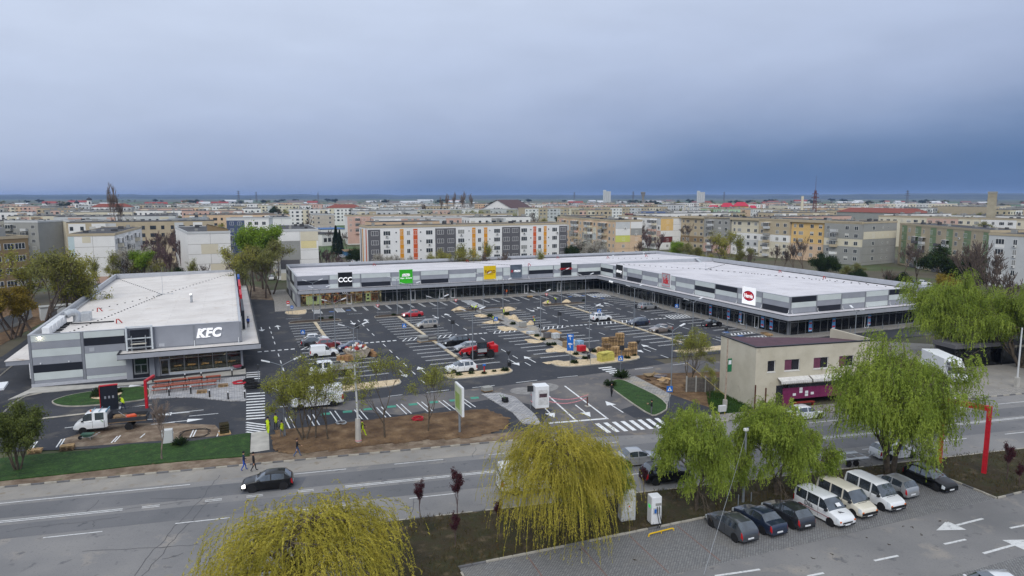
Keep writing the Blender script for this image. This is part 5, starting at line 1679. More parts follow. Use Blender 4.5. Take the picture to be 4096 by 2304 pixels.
parked('white crossover parked beside the blue pedestrian sign', SUV, P_white, (2436, 1283), (2387, 1287), group=GP, snap=0.0, plastic=True)
parked('dark blue hatchback parked next to a bronze saloon', HATCH, P_navy, (2540, 1306), (2590, 1300), group=GP, snap=math.pi)
parked('bronze grey saloon with planks lying beside it', SEDAN, P_bronze, (2628, 1335), (2684, 1326), group=GP, snap=math.pi)
parked('silver estate car parked against the shop pavement', WAGON, P_silver, (2626, 1234), (2584, 1240), group=GP, snap=0.0, rails=True)
bt = parked('black rounded two-door car with white side graphics and roof rack', BEETLE, P_black, (2884, 1306.6), (2839, 1311.6), group=GP, snap=0.0)
MB().box(-.55, -.877, .5, .25, -.866, .62).box(-.4, -.876, .66, .1, -.865, .74).build('side_graphic', M_wpaint, bt)
rk = MB()
for x in (-.4, .25):
 rk.box(x, -.6, 1.5, x + .05, .6, 1.56)
rk.box(-.5, -.55, 1.57, .35, -.5, 1.6).box(-.5, .5, 1.57, .35, .55, 1.6).build('roof_rack', M_blkpl, bt)
SA = math.atan(-.127)
parked('black hatchback driving along the street with its headlights on', HATCH, P_black, (1006, 1972), (1137, 1959), name='moving_car', lit=True, snap=math.pi + SA)
c = at(2530, 1872)
vehicle('moving_car', 'silver saloon driving past behind the curly willow', SEDAN, P_silver, (c[0] + 1.0, c[1] + .9, 0), SA)
c = at(2636, 1946)
vehicle('moving_car', 'black off-roader with roof rails behind the leaning willow', SUV, P_black, (c[0] + 1.3, c[1] + .95, 0), SA, rails=True)
c = at(2120, 1975)
vehicle('delivery_van', 'white panel van mostly hidden behind the yellow weeping willow', CARGO, P_white, (c[0] + .6, c[1] + .9, 0), SA, cat='van', rim=M_steelrim)
c = at(3200, 1668)
vehicle('parked_car', 'white hatchback standing in front of the beige building', HATCH, P_white, (c[0] + .4, far_kerb(c[0]) - 1.2, 0), SA)
c = at(3560, 1842)
towcar = vehicle('towing_car', 'white estate car pulling an empty flat trailer', WAGON, P_white, (c[0] + 1.2, c[1] + .6, 0), SA)
GF = 'cars parked in the paved bays'
vehicle('parked_car', 'dark grey hatchback parked next to the yellow barrier bay', HATCH, P_dgrey, (33.9, 40.0, 0), math.pi / 2 + .03, group=GF)
vehicle('parked_car', 'navy blue saloon between a grey hatchback and a charcoal hatchback', SEDAN, P_navy, (36.6, 40.1, 0), math.pi / 2 + .02, group=GF)
vehicle('parked_car', 'charcoal hatchback parked beside the lettered white minibus', HATCH, P_char, (39.3, 40.0, 0), math.pi / 2 + .0, group=GF, plastic=True)
dl = vehicle('minibus', 'white minibus with Dila lettering on side and bonnet', VITO, P_white, (42.35, 39.4, 0), -math.pi / 2 + .02, cat='van', group='vans parked in the paved bays', amber=True)
M_dila = mat('sign_blackletters', lin(40, 40, 52), .5)
text_part('Dila.', .52, M_dila, dl, (-.55, -.945, .92), (math.pi / 2, 0, 0), depth=.006)
text_part('Dila.', .3, M_dila, dl, (1.72, 0, 1.055), (0, .18, math.pi / 2), depth=.02)
MB().box(-1.6, -.942, .62, 1.4, -.93, .66).build('side_stripe', mat('stripe_red', lin(150, 40, 60), .5), dl)
MB().obox((1.2, .2, 1.42), (.02, .42, .3), ry=-.95).build('windscreen_notice', M_wpaint, dl)
cv = vehicle('minibus', 'cream white old minibus between two whiter vans', VANP, P_cream, (45.2, 39.9, 0), -math.pi / 2 + .01, cat='van', group='vans parked in the paved bays', amber=True, rim=M_steelrim, plastic=True)
wv = vehicle('minibus', 'plain white old minibus with black bumper next to a silver hatchback', VANP, P_white, (48.3, 39.9, 0), -math.pi / 2 + .0, cat='van', group='vans parked in the paved bays', amber=True, rim=M_steelrim, plastic=True)
for q in (cv, wv):
 MB().box(2.33, -.8, .42, 2.42, .8, .62).build('front_bumper', M_blkpl, q)
 MB().box(1.55, -.45, 1.085, 1.65, .45, 1.105).build('bonnet_vent', M_blkpl, q)
vehicle('parked_car', 'small silver three-door hatchback parked rear outwards', MINI, P_silver, (51.6, 40.7, 0), math.pi / 2, group=GF)
vehicle('parked_car', 'black small hatchback parked nose outwards by the planted corner', HATCH, P_black, (55.8, 40.6, 0), -math.pi / 2 - .02, group=GF)
c = at(3895, 2300, 1.6)
sv = vehicle('parked_car', 'white off-roader with dark sunroof on the service road', SUV, P_white, (c[0] + .6, c[1] - .5, 0), math.radians(160), rails=True)
MB().box(-.35, -.5, 1.692, .45, .5, 1.70).build('sunroof', M_cglass, sv)
GBk = 'cars parked between the apartment blocks'
for (x, y, p_, sp, rz, lb) in ((1086, 1118, P_white, HATCH, 1.5, 'white hatchback on the lane beside the shop gable'), (1415, 1046, P_white, HATCH, .2, 'white hatchback behind the arcade near blue garages'), (1428, 1052, P_white, SEDAN, .25, 'white saloon behind the arcade beside a white hatchback'),
       (1372, 1032, P_silver, HATCH, .1, 'silver car parked before the low grey hall'), (1362, 1018, P_char, HATCH, .1, 'dark car parked before the low grey hall'), (3690, 1140, P_white, HATCH, -.35, 'white hatchback behind the far end of the arcade'), (3650, 1139, P_char, HATCH, -.3, 'dark hatchback behind the far end of the arcade'), (3780, 1165, P_silver, SEDAN, -.3, 'silver saloon under the bare trees behind the arcade')):
 c = at(x, y)
 vehicle('parked_car', lb, sp, p_, (c[0], c[1], 0), rz, group=GBk, seams=False)
tr = thing('car_trailer', 'empty flat car trailer with checker plate ramps', 'trailer', (towcar.location.x - 5.6, towcar.location.y + .7, 0), SA)
td = MB()
for s in (-.72, .72):
 td.box(-2.0, s - .26, .52, 2.0, s + .26, .57)
for x in (-2.0, -1.0, 0, 1.0, 1.95):
 td.box(x, -.45, .5, x + .06, .45, .56)
for s in (-.98, .98):
 td.box(-2.0, s - .03, .45, 2.0, s + .03, .6)
td.build('deck', M_galv, tr)
MB().tube([(2.0, -.6, .5), (3.1, 0, .5)], .05, 5).tube([(2.0, .6, .5), (3.1, 0, .5)], .05, 5).tube([(3.0, 0, .5), (3.4, 0, .5)], .06, 6).tube([(2.9, 0, .2), (2.9, 0, .85)], .04, 6).build('drawbar', M_galv, tr)
for x in (-.45, .35):
 for s in (-1, 1):
  add_wheel(tr, x, s * 1.1, .28, M_steelrim, s)
  MB().box(x - .34, s * 1.1 - .13, .58, x + .34, s * 1.1 + .13, .62).build('mudguard', M_blkpl, tr)
M_wood = mat('raw_wood', lin(190, 158, 114), .85, var=.22, scale=2.2)
M_woodg = mat('weathered_wood', lin(140, 116, 88), .9, var=.25, scale=2.2)
def dropside(root, x0, x1, W, zf, m, load=True, hgt=.4):
 ch = MB().box(x0, -.4, zf - .28, x1 + 1.0, -.3, zf - .12).box(x0, .3, zf - .28, x1 + 1.0, .4, zf - .12).build('chassis_rail', M_blkpl, root)
 MB().box(x0, -W / 2, zf - .1, x1, W / 2, zf).build('bed_floor', M_woodg, root)
 for s in (-1, 1):
  MB().box(x0, s * W / 2 - .03, zf, x1, s * W / 2 + .03, zf + hgt).build('side_board', m, root)
 MB().box(x0 - .03, -W / 2 + .03, zf, x0 + .03, W / 2 - .03, zf + hgt).build('tail_board', m, root)
 MB().box(x1 - .03, -W / 2 + .03, zf, x1 + .03, W / 2 - .03, zf + hgt * 2.2).build('head_board', m, root)
def cab_truck(name, label, loc, rz, bed_m, bedL=3.3, cab=CABD, zf=1.0, pt=P_white):
 root = vehicle(name, label, cab, pt, loc, rz, cat='truck', wheels=False, tail=False, seams=True, plastic=True, rim=M_steelrim)
 L = cab['L']
 x1 = -L / 2 - .12
 dropside(root, x1 - bedL, x1, 2.05, zf, bed_m)
 for x in (L / 2 - cab['fo'], x1 - bedL * .52):
  for s in (-1, 1):
   rr = cab['r']
   wy = cab['W'] / 2 - .03
   MB().lathe([(rr + .06, s * (wy + .03)), (rr + .06, s * (wy - .2))][::s], 18, c=(x, 0, rr + .02), axis='y').build('wheel_arch', M_blkpl, root)
   add_wheel(root, x, s * (wy - .06), rr, M_steelrim, s)
 return root
iv = at(430, 1727)
ivt = cab_truck('flatbed_truck', 'white double-cab flatbed truck with dark dropsides and an orange roof beacon', (iv[0] - 1.5, iv[1] + 1.0, 0), math.pi - .06, mat('dark_board', lin(52, 54, 60), .7), 3.6)
MB().lathe([(.09, 2.22), (.09, 2.34), (.05, 2.4), (.001, 2.41)], 10, c=(.0, .3, 0)).build('beacon', M_amber, ivt)
MB().box(-1.6, -.9, 2.15, -1.5, .9, 2.3).box(-.2, -.9, 2.28, -.15, .9, 2.32).box(-.9, -.9, 2.28, -.85, .9, 2.32).build('roof_rack', mat('rack_blue', lin(90, 130, 150), .5), ivt)
M_leaf = mat('logo_green', lin(90, 150, 60), .6)
MB().add([(-1.25, .979, 1.1), (-1.05, .979, 1.22), (-1.0, .979, 1.38), (-1.2, .979, 1.28)], [(3, 2, 1, 0)]).build('door_logo', M_leaf, ivt)
c1, c2 = at(1244, 1517), at(1435, 1493)
pk = cab_truck('flatbed_truck', 'white double-cab truck with pale aluminium dropsides behind the roadside trees', (c1[0] + 1.35, c1[1] + 1.0, 0), math.pi, mat('alu_board', lin(176, 180, 182), .5, metal=.3), 3.4)
c1 = at(1274, 1634)
gv = vehicle('cargo_van', 'large white cargo van with garden lettering behind the roadside trees', CARGO, P_white, (c1[0], c1[1] + 1.05, 0), math.pi + .02, cat='van', group='vans in the shopping car park', rim=M_steelrim, seams=False)
text_part('Garden', .55, mat('van_green_letters', lin(70, 110, 70), .5), gv, (-1.0, 1.032, 1.7), (PI2, 0, math.pi), depth=.004)
ba = math.atan2(-.889, -.457)
c = at(3850, 1548)
bx = vehicle('box_truck', 'white box truck with rounded roof deflector above its cab', CABS, P_white, (c[0] + 1.0, c[1] + 1.6, 0), ba, cat='truck', wheels=False, tail=False, seams=False, plastic=True)
MB().cbox(-7.6, -1.15, .75, -1.18, 1.15, 3.1, .04).build('cargo_box', mat('box_white', lin(222, 224, 226), .5, var=.05, scale=.5), bx)
MB().add([(-1.1, -.95, 2.2), (.25, -.85, 2.25), (-.1, -.8, 2.75), (-1.0, -.9, 3.05), (-1.1, .95, 2.2), (.25, .85, 2.25), (-.1, .8, 2.75), (-1.0, .9, 3.05)], [(0, 3, 2, 1), (4, 5, 6, 7), (1, 2, 6, 5), (2, 3, 7, 6), (0, 4, 7, 3), (0, 1, 5, 4)]).build('roof_deflector', P_white, bx, smooth=True)
MB().box(-.9, -.97, 2.35, -.3, -.9, 2.75).box(-.9, .9, 2.35, -.3, .97, 2.75).build('sleeper_window', M_cglass, bx)
MB().box(-7.4, -.45, .5, -1.0, -.35, .72).box(-7.4, .35, .5, -1.0, .45, .72).build('chassis_rail', M_blkpl, bx)
for x in (1.125 - CABS['fo'], -5.4):
 for s in (-1, 1):
  add_wheel(bx, x, s * .92, .36, M_steelrim, s)
c1, c2 = at(1890.6, 1438.5), at(1966, 1430)
tl = thing('telehandler', 'red telescopic handler with grey cab and long lowered boom', 'telehandler', ((c1[0] + c2[0]) / 2, (c1[1] + c2[1]) / 2 + 1.05, 0), math.pi)
P_tred = mat('machine_red', lin(186, 24, 34), .45, var=.08, coat=.2)
M_mgrey = mat('machine_grey', lin(168, 170, 172), .5, var=.06)
MB().cbox(-2.1, -.55, .65, 1.9, .55, 1.15, .06).build('chassis', P_tred, tl)
MB().cbox(-2.75, -1.0, .8, -1.5, 1.0, 1.95, .12).build('counterweight', P_tred, tl)
MB().cbox(-1.0, -1.12, .6, .7, -.62, 1.1, .05).build('step_box', P_tred, tl)
MB().cbox(-1.75, -1.05, 1.1, -.3, -.3, 1.75, .08).build('engine_hood', M_mgrey, tl)
cab_ = MB()
for (x, y) in ((-.85, .25), (.55, .25), (-.85, 1.02), (.75, 1.02)):
 cab_.tube([(x, y, 1.0), (x * .9, y * (.94 if y > .5 else 1), 2.45)], .055, 6)
cab_.cbox(-.95, .2, 2.42, .75, 1.05, 2.54, .05)
cab_.box(-.9, .22, .95, .8, 1.04, 1.0)
cab_.build('cab_frame', M_blkpl, tl)
MB().box(-.8, 1.0, 1.55, .62, 1.02, 2.4).build('side_window', M_cglass, tl)
MB().box(-.8, 1.0, .98, .66, 1.035, 1.54).build('cab_door', M_mgrey, tl)
MB().box(-.82, .24, 1.0, -.8, 1.0, 2.4).build('rear_window', M_cglass, tl)
MB().quad((.72, .26, 1.2), (.72, 1.0, 1.2), (.56, 1.0, 2.42), (.56, .26, 2.42)).build('windscreen', M_cglass, tl)
bo = MB()
bo.obox((.3, -.15, 1.6), (5.4, .46, .55), ry=.16)
bo.build('boom', P_tred, tl)
MB().obox((2.95, -.15, 1.0), (.8, .4, .5), ry=.7).build('boom_head', P_tred, tl)
bl = text_part('manitou', .42, M_wpaint, tl, (1.5, .065, 1.28), (PI2, .13, math.pi), depth=.01)
MB().box(2.95, -.75, .35, 3.1, .45, 1.15).build('fork_carriage', M_blkpl, tl)
for y in (-.6, .2):
 MB().box(3.1, y, .2, 4.1, y + .12, .26).build('fork', M_blkpl, tl)
for x in (1.35, -1.45):
 for s in (-1, 1):
  add_wheel(tl, x, s * .98, .62, M_wheelw if False else mat('wheel_pale_grey', lin(190, 190, 188), .5), s)
  MB().obox((x, s * .98, 1.3), (1.1, .46, .06)).build('mudguard', M_blkpl, tl)
MB().tube([(-1.2, 1.0, 1.2), (-1.0, 1.15, 2.0), (-1.0, 1.2, 2.1)], .03, 5).obox((-1.0, 1.22, 2.15), (.06, .2, .3)).build('mirror', M_blkpl, tl)
# apartment blocks behind the shops
def plaster(name, r, g, b, stain=.85):
 c = lin(r, g, b)
 return _mats.get(name) or ramp_mat(name, [(.3, tuple(q * .93 for q in c)), (.6, c), (.8, tuple(min(1, q * 1.04) for q in c))], .35, rough=.9, bump=.15, bscale=6,
         second=[(.22, .56, .78, tuple(q * stain for q in c)), (1.6, .62, .8, tuple(q * .8 for q in c))])
W_white = plaster('plaster_white', 230, 229, 226, .9)
W_cream = plaster('plaster_cream', 214, 206, 184)
W_beige = plaster('plaster_beige', 184, 170, 144)
W_grey = plaster('plaster_grey', 154, 154, 150)
W_dgrey = plaster('plaster_dark_grey', 98, 97, 100)
W_lgrey = plaster('plaster_light_grey', 198, 200, 200)
W_brown = plaster('plaster_brown', 142, 122, 92)
W_yell = plaster('plaster_yellow', 222, 186, 124)
W_lime = plaster('plaster_lime', 204, 206, 110)
W_pink = plaster('plaster_pink', 204, 172, 158)
W_marn = plaster('plaster_maroon', 112, 58, 58)
W_green = plaster('plaster_green', 128, 146, 112)
W_blue = plaster('plaster_slate_blue', 78, 90, 118)
W_orng = plaster('plaster_amber', 214, 146, 36)
W_redo = plaster('plaster_red_orange', 206, 92, 44)
W_peach = plaster('plaster_peach', 210, 182, 152)
M_bitumen = ramp_mat('bitumen_roof', [(.3, lin(62, 62, 64)), (.6, lin(82, 82, 84)), (.8, lin(104, 103, 102))], .3, rough=.95, bump=.2, bscale=3)
M_wglass = mat('window_glass', lin(58, 64, 70), .15, var=.3, scale=.6, spec=.6)
M_wcurtain = mat('window_curtain', lin(150, 150, 146), .4, var=.25, scale=.8)
M_shut = mat('roller_shutter', lin(196, 194, 188), .7, var=.08)
M_acwhite = mat('ac_white', lin(214, 214, 210), .6, var=.05)
M_joint = mat('panel_seam', lin(120, 116, 108), .95, var=.15)
_wm = {}
def win_meshes(w, h):
 k = (round(w, 2), round(h, 2))
 if k not in _wm:
  f = .07
  m = MB().box(-w / 2, -.05, 0, -w / 2 + f, .02, h).box(w / 2 - f, -.05, 0, w / 2, .02, h).box(-w / 2 + f, -.05, h - f, w / 2 - f, .02, h).box(-w / 2 + f, -.05, 0, w / 2 - f, .02, f)
  n = 1 if w < .9 else 2 if w < 1.6 else 3
  for q in range(1, n):
   x = -w / 2 + w * q / n
   m.box(x - .035, -.045, f, x + .035, .015, h - f)
  a = m.build('window', M_winframe)
  b = MB().box(-w / 2 + f, -.02, f, w / 2 - f, .01, h - f).build('pane', M_wglass)
  c = MB().box(-w / 2 + f, -.02, f, w / 2 - f, .01, h - f).build('pane', M_wcurtain)
  _wm[k] = (a.data, b.data, c.data)
  for o in (a, b, c):
   bpy.data.objects.remove(o)
 return _wm[k]
class Block:
 def __init__(s, label, p0, p1, depth, h, wall, storeys=5, group='apartment blocks behind the shopping arcade', fh=2.8, name='apartment_block', roof=True, seed=0):
  p0, p1 = Vector(p0), Vector(p1)
  d = p1 - p0
  s.L, s.D, s.h, s.n, s.fh = d.length, depth, h, storeys, fh
  s.rnd = random.Random(seed * 31 + 7)
  ang = math.atan2(d.y, d.x)
  s.o = thing(name, label, 'building', (p0.x, p0.y, 0), ang, group)
  s.wall = MB().box(0, 0, 0, s.L, depth, h).build('wall', wall, s.o)
  s.base = h - .9 - storeys * fh
  s.p0, s.ang = p0, ang
  if roof:
   MB().box(.05, .05, h + .002, s.L - .05, depth - .05, h + .12).build('roof', M_bitumen, s.o)
   e = MB().box(-.12, -.12, h - .35, s.L + .12, .1, h + .28).box(-.12, depth - .1, h - .35, s.L + .12, depth + .12, h + .28).box(-.12, .1, h - .35, .1, depth - .1, h + .28).box(s.L - .1, .1, h - .35, s.L + .12, depth - .1, h + .28)
   e.build('parapet', W_lgrey if s.rnd.random() < .5 else W_beige, s.o)
   for k in range(max(2, int(s.L * depth / 70))):
    x, y = s.rnd.uniform(1, s.L - 1.5), s.rnd.uniform(1, depth - 1.5)
    w, q = s.rnd.uniform(.5, 1.6), s.rnd.uniform(.4, 1.1)
    MB().box(x, y, h + .1, x + w, y + s.rnd.uniform(.5, 1.0), h + .1 + q).build('chimney_stack', W_grey if k % 2 else M_bitumen, s.o)
 def xf(s, face):
  if face == 'front': return Matrix.Identity(4)
  if face == 'left': return Matrix.Translation((0, s.D, 0)) @ Matrix.Rotation(-math.pi / 2, 4, 'Z')
  return Matrix.Translation((s.L, 0, 0)) @ Matrix.Rotation(math.pi / 2, 4, 'Z')
 def z(s, floor): return s.base + floor * s.fh + .95
 def window(s, face, x, floor, w=1.5, h=1.4, dz=0.0, shutter=None):
  a, b, c = win_meshes(w, h)
  M = s.xf(face) @ Matrix.Translation((x, 0, s.z(floor) + dz))
  o = bpy.data.objects.new('window', a); COL.objects.link(o); o.parent = s.o; o.matrix_local = M
  p = bpy.data.objects.new('pane', c if s.rnd.random() < .22 else b); COL.objects.link(p); p.parent = o
  if shutter is None: shutter = s.rnd.random() < .07
  if shutter:
   q = MB().box(-w / 2 + .07, -.055, h * .45, w / 2 - .07, -.025, h - .07).build('shutter', M_shut, o)
  return o
 def patch(s, face, x0, x1, z0, z1, m, t=.03, name='facade_panel'):
  o = MB().box(x0, -t, z0, x1, .02, z1).build(name, m, s.o)
  o.matrix_local = s.xf(face)
  return o
 def ac(s, face, x, floor):
  if 'ac' not in _wm:
   m = MB().cbox(-.42, -.36, 0, .42, -.04, .6, .04).build('air_conditioner', M_acwhite)
   _wm['ac'] = m.data; bpy.data.objects.remove(m)
   m = MB().lathe([(.22, -.37), (.22, -.362), (.001, -.362)], 12, c=(-.1, 0, .3), axis='y').build('fan_grille', M_blkpl)
   _wm['acf'] = m.data; bpy.data.objects.remove(m)
  o = bpy.data.objects.new('air_conditioner', _wm['ac']); COL.objects.link(o); o.parent = s.o
  o.matrix_local = s.xf(face) @ Matrix.Translation((x, 0, s.z(floor) - .65))
  q = bpy.data.objects.new('fan_grille', _wm['acf']); COL.objects.link(q); q.parent = o
 def balcony(s, face, x, floor, w=2.6, d=1.1, m=None, closed=True):
  z = s.z(floor) - .95
  b = MB().box(-w / 2, -d, 0, w / 2, 0, .12).box(-w / 2, -d, .12, w / 2, -d + .06, 1.0).box(-w / 2, -d + .06, .12, -w / 2 + .06, 0, 1.0).box(w / 2 - .06, -d + .06, .12, w / 2, 0, 1.0)
  o = b.build('balcony', m or W_lgrey, s.o)
  o.matrix_local = s.xf(face) @ Matrix.Translation((x, 0, z))
  if closed:
   MB().box(-w / 2 + .05, -d + .02, 1.0, w / 2 - .05, -d + .04, 2.4).build('pane', M_wglass, o)
   f = MB()
   for q in range(5):
    xx = -w / 2 + w * q / 4
    f.box(xx - .04, -d - .005, 1.0, xx + .04, -d + .06, 2.45)
   f.box(-w / 2 - .05, -d - .03, 2.4, w / 2 + .05, 0, 2.5)
   f.build('balcony_frame', M_winframe, o)
  return o
 def seams(s, face, length, zs, xs=()):
  m = MB()
  for z in zs: m.box(0, -.02, z, length, .01, z + .06)
  for x in xs: m.box(x, -.021, 0, x + .05, .01, s.h - .4)
  o = m.build('panel_seam', M_joint, s.o); o.matrix_local = s.xf(face)
footprints = []
def reg(b):
 c = Vector((b.L / 2, b.D / 2))
 r = Matrix.Rotation(b.ang, 2)
 q = b.p0 + r @ c
 footprints.append((q.x, q.y, max(b.L, b.D) / 2, b))
 return b
h = 15.8
b = reg(Block('renovated white apartment block with grey, amber and orange vertical bands', at(1471, 908, h), at(2269, 893, h), 11.0, h, W_white, seed=1))
X = lambda px: (px - 1471) / (2269 - 1471) * b.L
z3 = lambda q: X(1400 + q / 2.0786)
z4 = lambda q: X(2100 + q / 2.0786)
zt_, zb_ = h - .85, .2
for (a0, a1, m_) in ((z3(147), z3(238), W_dgrey), (z3(660), z3(827), W_dgrey), (z3(1215), z3(1375), W_dgrey), (z4(275), b.L + .0, W_dgrey), (z3(385), z3(415), W_orng), (z3(488), z3(522), W_redo), (z3(960), z3(990), W_orng), (z3(1060), z3(1090), W_orng), (z4(36), z4(65), W_redo), (z4(132), z4(160), W_orng)):
 b.patch('front', a0 + .02, a1 - .02, zb_, zt_, m_)
for k, m_ in enumerate((W_dgrey, W_orng, W_white, W_redo)):
 b.patch('left', 1.5 + 2.2 * k, 2.6 + 2.2 * k, zb_, zt_, m_)
for fl in range(5):
 for x, w in ([(z3(q), 2.2) for q in (197, 287, 613, 702, 785, 870, 1172, 1255, 1330, 1410)] + [(z3(q), 1.1) for q in (400, 451, 505, 972, 1022, 1074)] + [(z4(q), 1.1) for q in (50, 95, 146)] + [(z4(233), 1.9), (z4(312), 2.2)]):
  o = b.window('front', x, fl, w, 1.4, shutter=False)
 for x in [z3(q) for q in (357, 545, 935, 1110)] + [z4(15), z4(177)]:
  b.window('front', x, fl, .55, .55, .6, shutter=False)
for (q, fl) in ((287, 4), (287, 3), (613, 3), (870, 4), (870, 3), (1172, 4), (1410, 4), (1172, 2), (1410, 2)):
 b.ac('front', z3(q), fl)
b.ac('front', z4(233) + 1, 4)
def gable_block(label, pl, pr, depth, h, wall, patches, sideface, seed, side_mats, balc=True, gable_windows=(), storeys=5, nside=None):
 q0 = Vector(at(*pl, h)); dv = Vector(at(*pr, h)) - q0
 if sideface == 'left': dv = Vector((math.cos(-.02), math.sin(-.02))) * min(dv.length, 12.5)
 b = reg(Block(label, q0, q0 + dv, depth, h, wall, storeys, seed=seed))
 b.seams('front', b.L, [b.base + .4 + b.fh * k for k in range(storeys)], (b.L * .52,))
 for (x0, x1, f0, f1, m_) in patches:
  b.patch('front', b.L * x0, b.L * x1, max(.05, b.base + .43 + b.fh * f0), min(h - .4, b.base + .40 + b.fh * f1 - .02), m_)
 n = nside or int(depth / 3.3)
 for k in range(n):
  x = depth * (k + .5) / n
  m_ = side_mats[b.rnd.randrange(len(side_mats))]
  for fl in range(storeys):
   if balc and k % 4 in (1, 2):
    b.balcony(sideface, x, fl, 2.5, 1.1, side_mats[b.rnd.randrange(len(side_mats))], b.rnd.random() < .75)
   else:
    b.window(sideface, x, fl, 1.5 if k % 2 else 1.1, 1.4)
    if b.rnd.random() < .15: b.ac(sideface, x + .9, fl)
   if b.rnd.random() < .3:
    b.patch(sideface, x - depth / n / 2 + .02, x + depth / n / 2 - .02, b.base + b.fh * fl + .42, b.base + b.fh * (fl + 1) + .38, side_mats[b.rnd.randrange(len(side_mats))])
 for (x, fl, w) in gable_windows:
  b.window('front', b.L * x, fl, w, 1.35 if w > .8 else .6, 0 if w > .8 else .5)
 return b
gable_block('white gabled block with pale blue corner patch and dark flat roof', (270, 940), (457, 937), 46, 15, W_white, [(0, .13, 3, 5, plaster('plaster_pale_blue', 190, 206, 208)), (.3, .48, 4.4, 5, W_cream), (.55, .85, .3, 1.2, W_pink)], 'right', 2, [W_white, W_lgrey, W_white, W_cream])
gable_block('white gabled block seen behind the one with the pale blue patch', (640, 880), (668, 880), 40, 15, W_white, [], 'right', 12, [W_white, W_lgrey])
b = gable_block('cream gabled block with a tilted sheet-metal hut on its roof', (749, 931), (920, 927), 40, 15, W_white, [(.3, .7, 3, 4, W_cream), (.05, .45, 0, 1, W_cream), (.5, .98, 1, 2, W_cream)], 'right', 3, [W_cream, W_white, W_lgrey])
MB().add([(5.5, 1, 15.1), (b.L - .3, 1, 15.1), (b.L - .3, 4, 15.1), (5.5, 4, 15.1), (5.5, 1, 17.2), (b.L - .3, 1, 15.7), (b.L - .3, 4, 15.7), (5.5, 4, 17.2)], [(3, 2, 1, 0), (0, 1, 5, 4), (1, 2, 6, 5), (2, 3, 7, 6), (3, 0, 4, 7)]).build('roof_hut', W_brown, b.o)
MB().quad((5.2, .7, 17.35), (b.L, .7, 15.8), (b.L, 4.3, 15.8), (5.2, 4.3, 17.35)).build('hut_roof', M_galv, b.o)
gable_block('white gabled block with grey concrete and yellow wall patches beside the arcade', (1117, 921), (1272, 919), 34, 15, W_white, [(0, .52, 2, 4, W_grey), (0, .5, 1, 2, W_dgrey), (.54, 1, 4, 5, W_cream), (.54, .95, 3.2, 4, plaster('plaster_pale_yellow', 226, 212, 160)), (0, 1, -.5, .6, W_cream)], 'left', 4, [W_white, W_lgrey, W_cream])
gable_block('white gabled block further along the row behind the grey patched one', (1085, 872), (1160, 872), 40, 15, W_white, [], 'left', 14, [W_white, W_lgrey])
b = reg(Block('slate blue and white block standing between two white gables', at(905, 874, 16), at(1075, 873, 16), 12, 16, W_white, 5, seed=5))
b.patch('front', 0, b.L * .42, .1, 15.2, W_blue)
for fl in range(5):
 for q in (.12, .3, .55, .7, .88):
  b.window('front', b.L * q, fl, 1.5, 1.4)
b = reg(Block('brown rendered block with white windows behind the restaurant', at(-70, 955, 15.8), at(111, 946, 15.8), 13, 15.8, W_brown, 5, seed=6))
for fl in range(5):
 for q in (.25, .55, .8):
  b.window('front', b.L * q, fl, 2.2, 1.4)
 b.balcony('right', 4, fl, 2.6, 1.2, W_lgrey)
 b.window('right', 9, fl)
MB().box(2, 3, 15.9, b.L - 3, 10, 18).build('roof_room', W_grey, b.o)
b = reg(Block('grey block with washing hung on its balconies', at(-60, 886, 15), at(150, 887, 15), 13, 15, W_grey, 5, seed=7))
for fl in range(5):
 for q in (.3, .55, .9):
  b.window('front', b.L * q, fl, 1.6, 1.4)
 b.balcony('front', b.L * .42, fl, 4.5, 1.2, W_grey, fl % 2 == 0)
 b.balcony('front', b.L * .75, fl, 2.5, 1.2, W_lgrey, fl % 2 == 1)
b = gable_block('pale block with turquoise stripes down its side wall', (152, 886), (207, 884), 30, 15, W_lgrey, [], 'right', 8, [W_lgrey, plaster('plaster_turquoise', 120, 170, 176), W_white], balc=False, gable_windows=[(.5, f, 1.5) for f in range(5)])
b = reg(Block('beige block with a row of small windows behind the bare trees', at(280, 884, 15), at(440, 880, 15), 12, 15, W_cream, 5, seed=9))
for fl in range(5):
 for k in range(5):
  b.window('front', b.L * (k + .5) / 5, fl, 1.4, 1.4)
b = gable_block('weathered beige four-storey block with balconies on its side', (1256, 859), (1337, 858), 26, 13.5, plaster('plaster_weathered', 188, 180, 166), [], 'left', 10, [W_pink, W_cream, W_lgrey], gable_windows=[(q, f, 1.3) for f in range(4) for q in (.22, .78)], storeys=4)
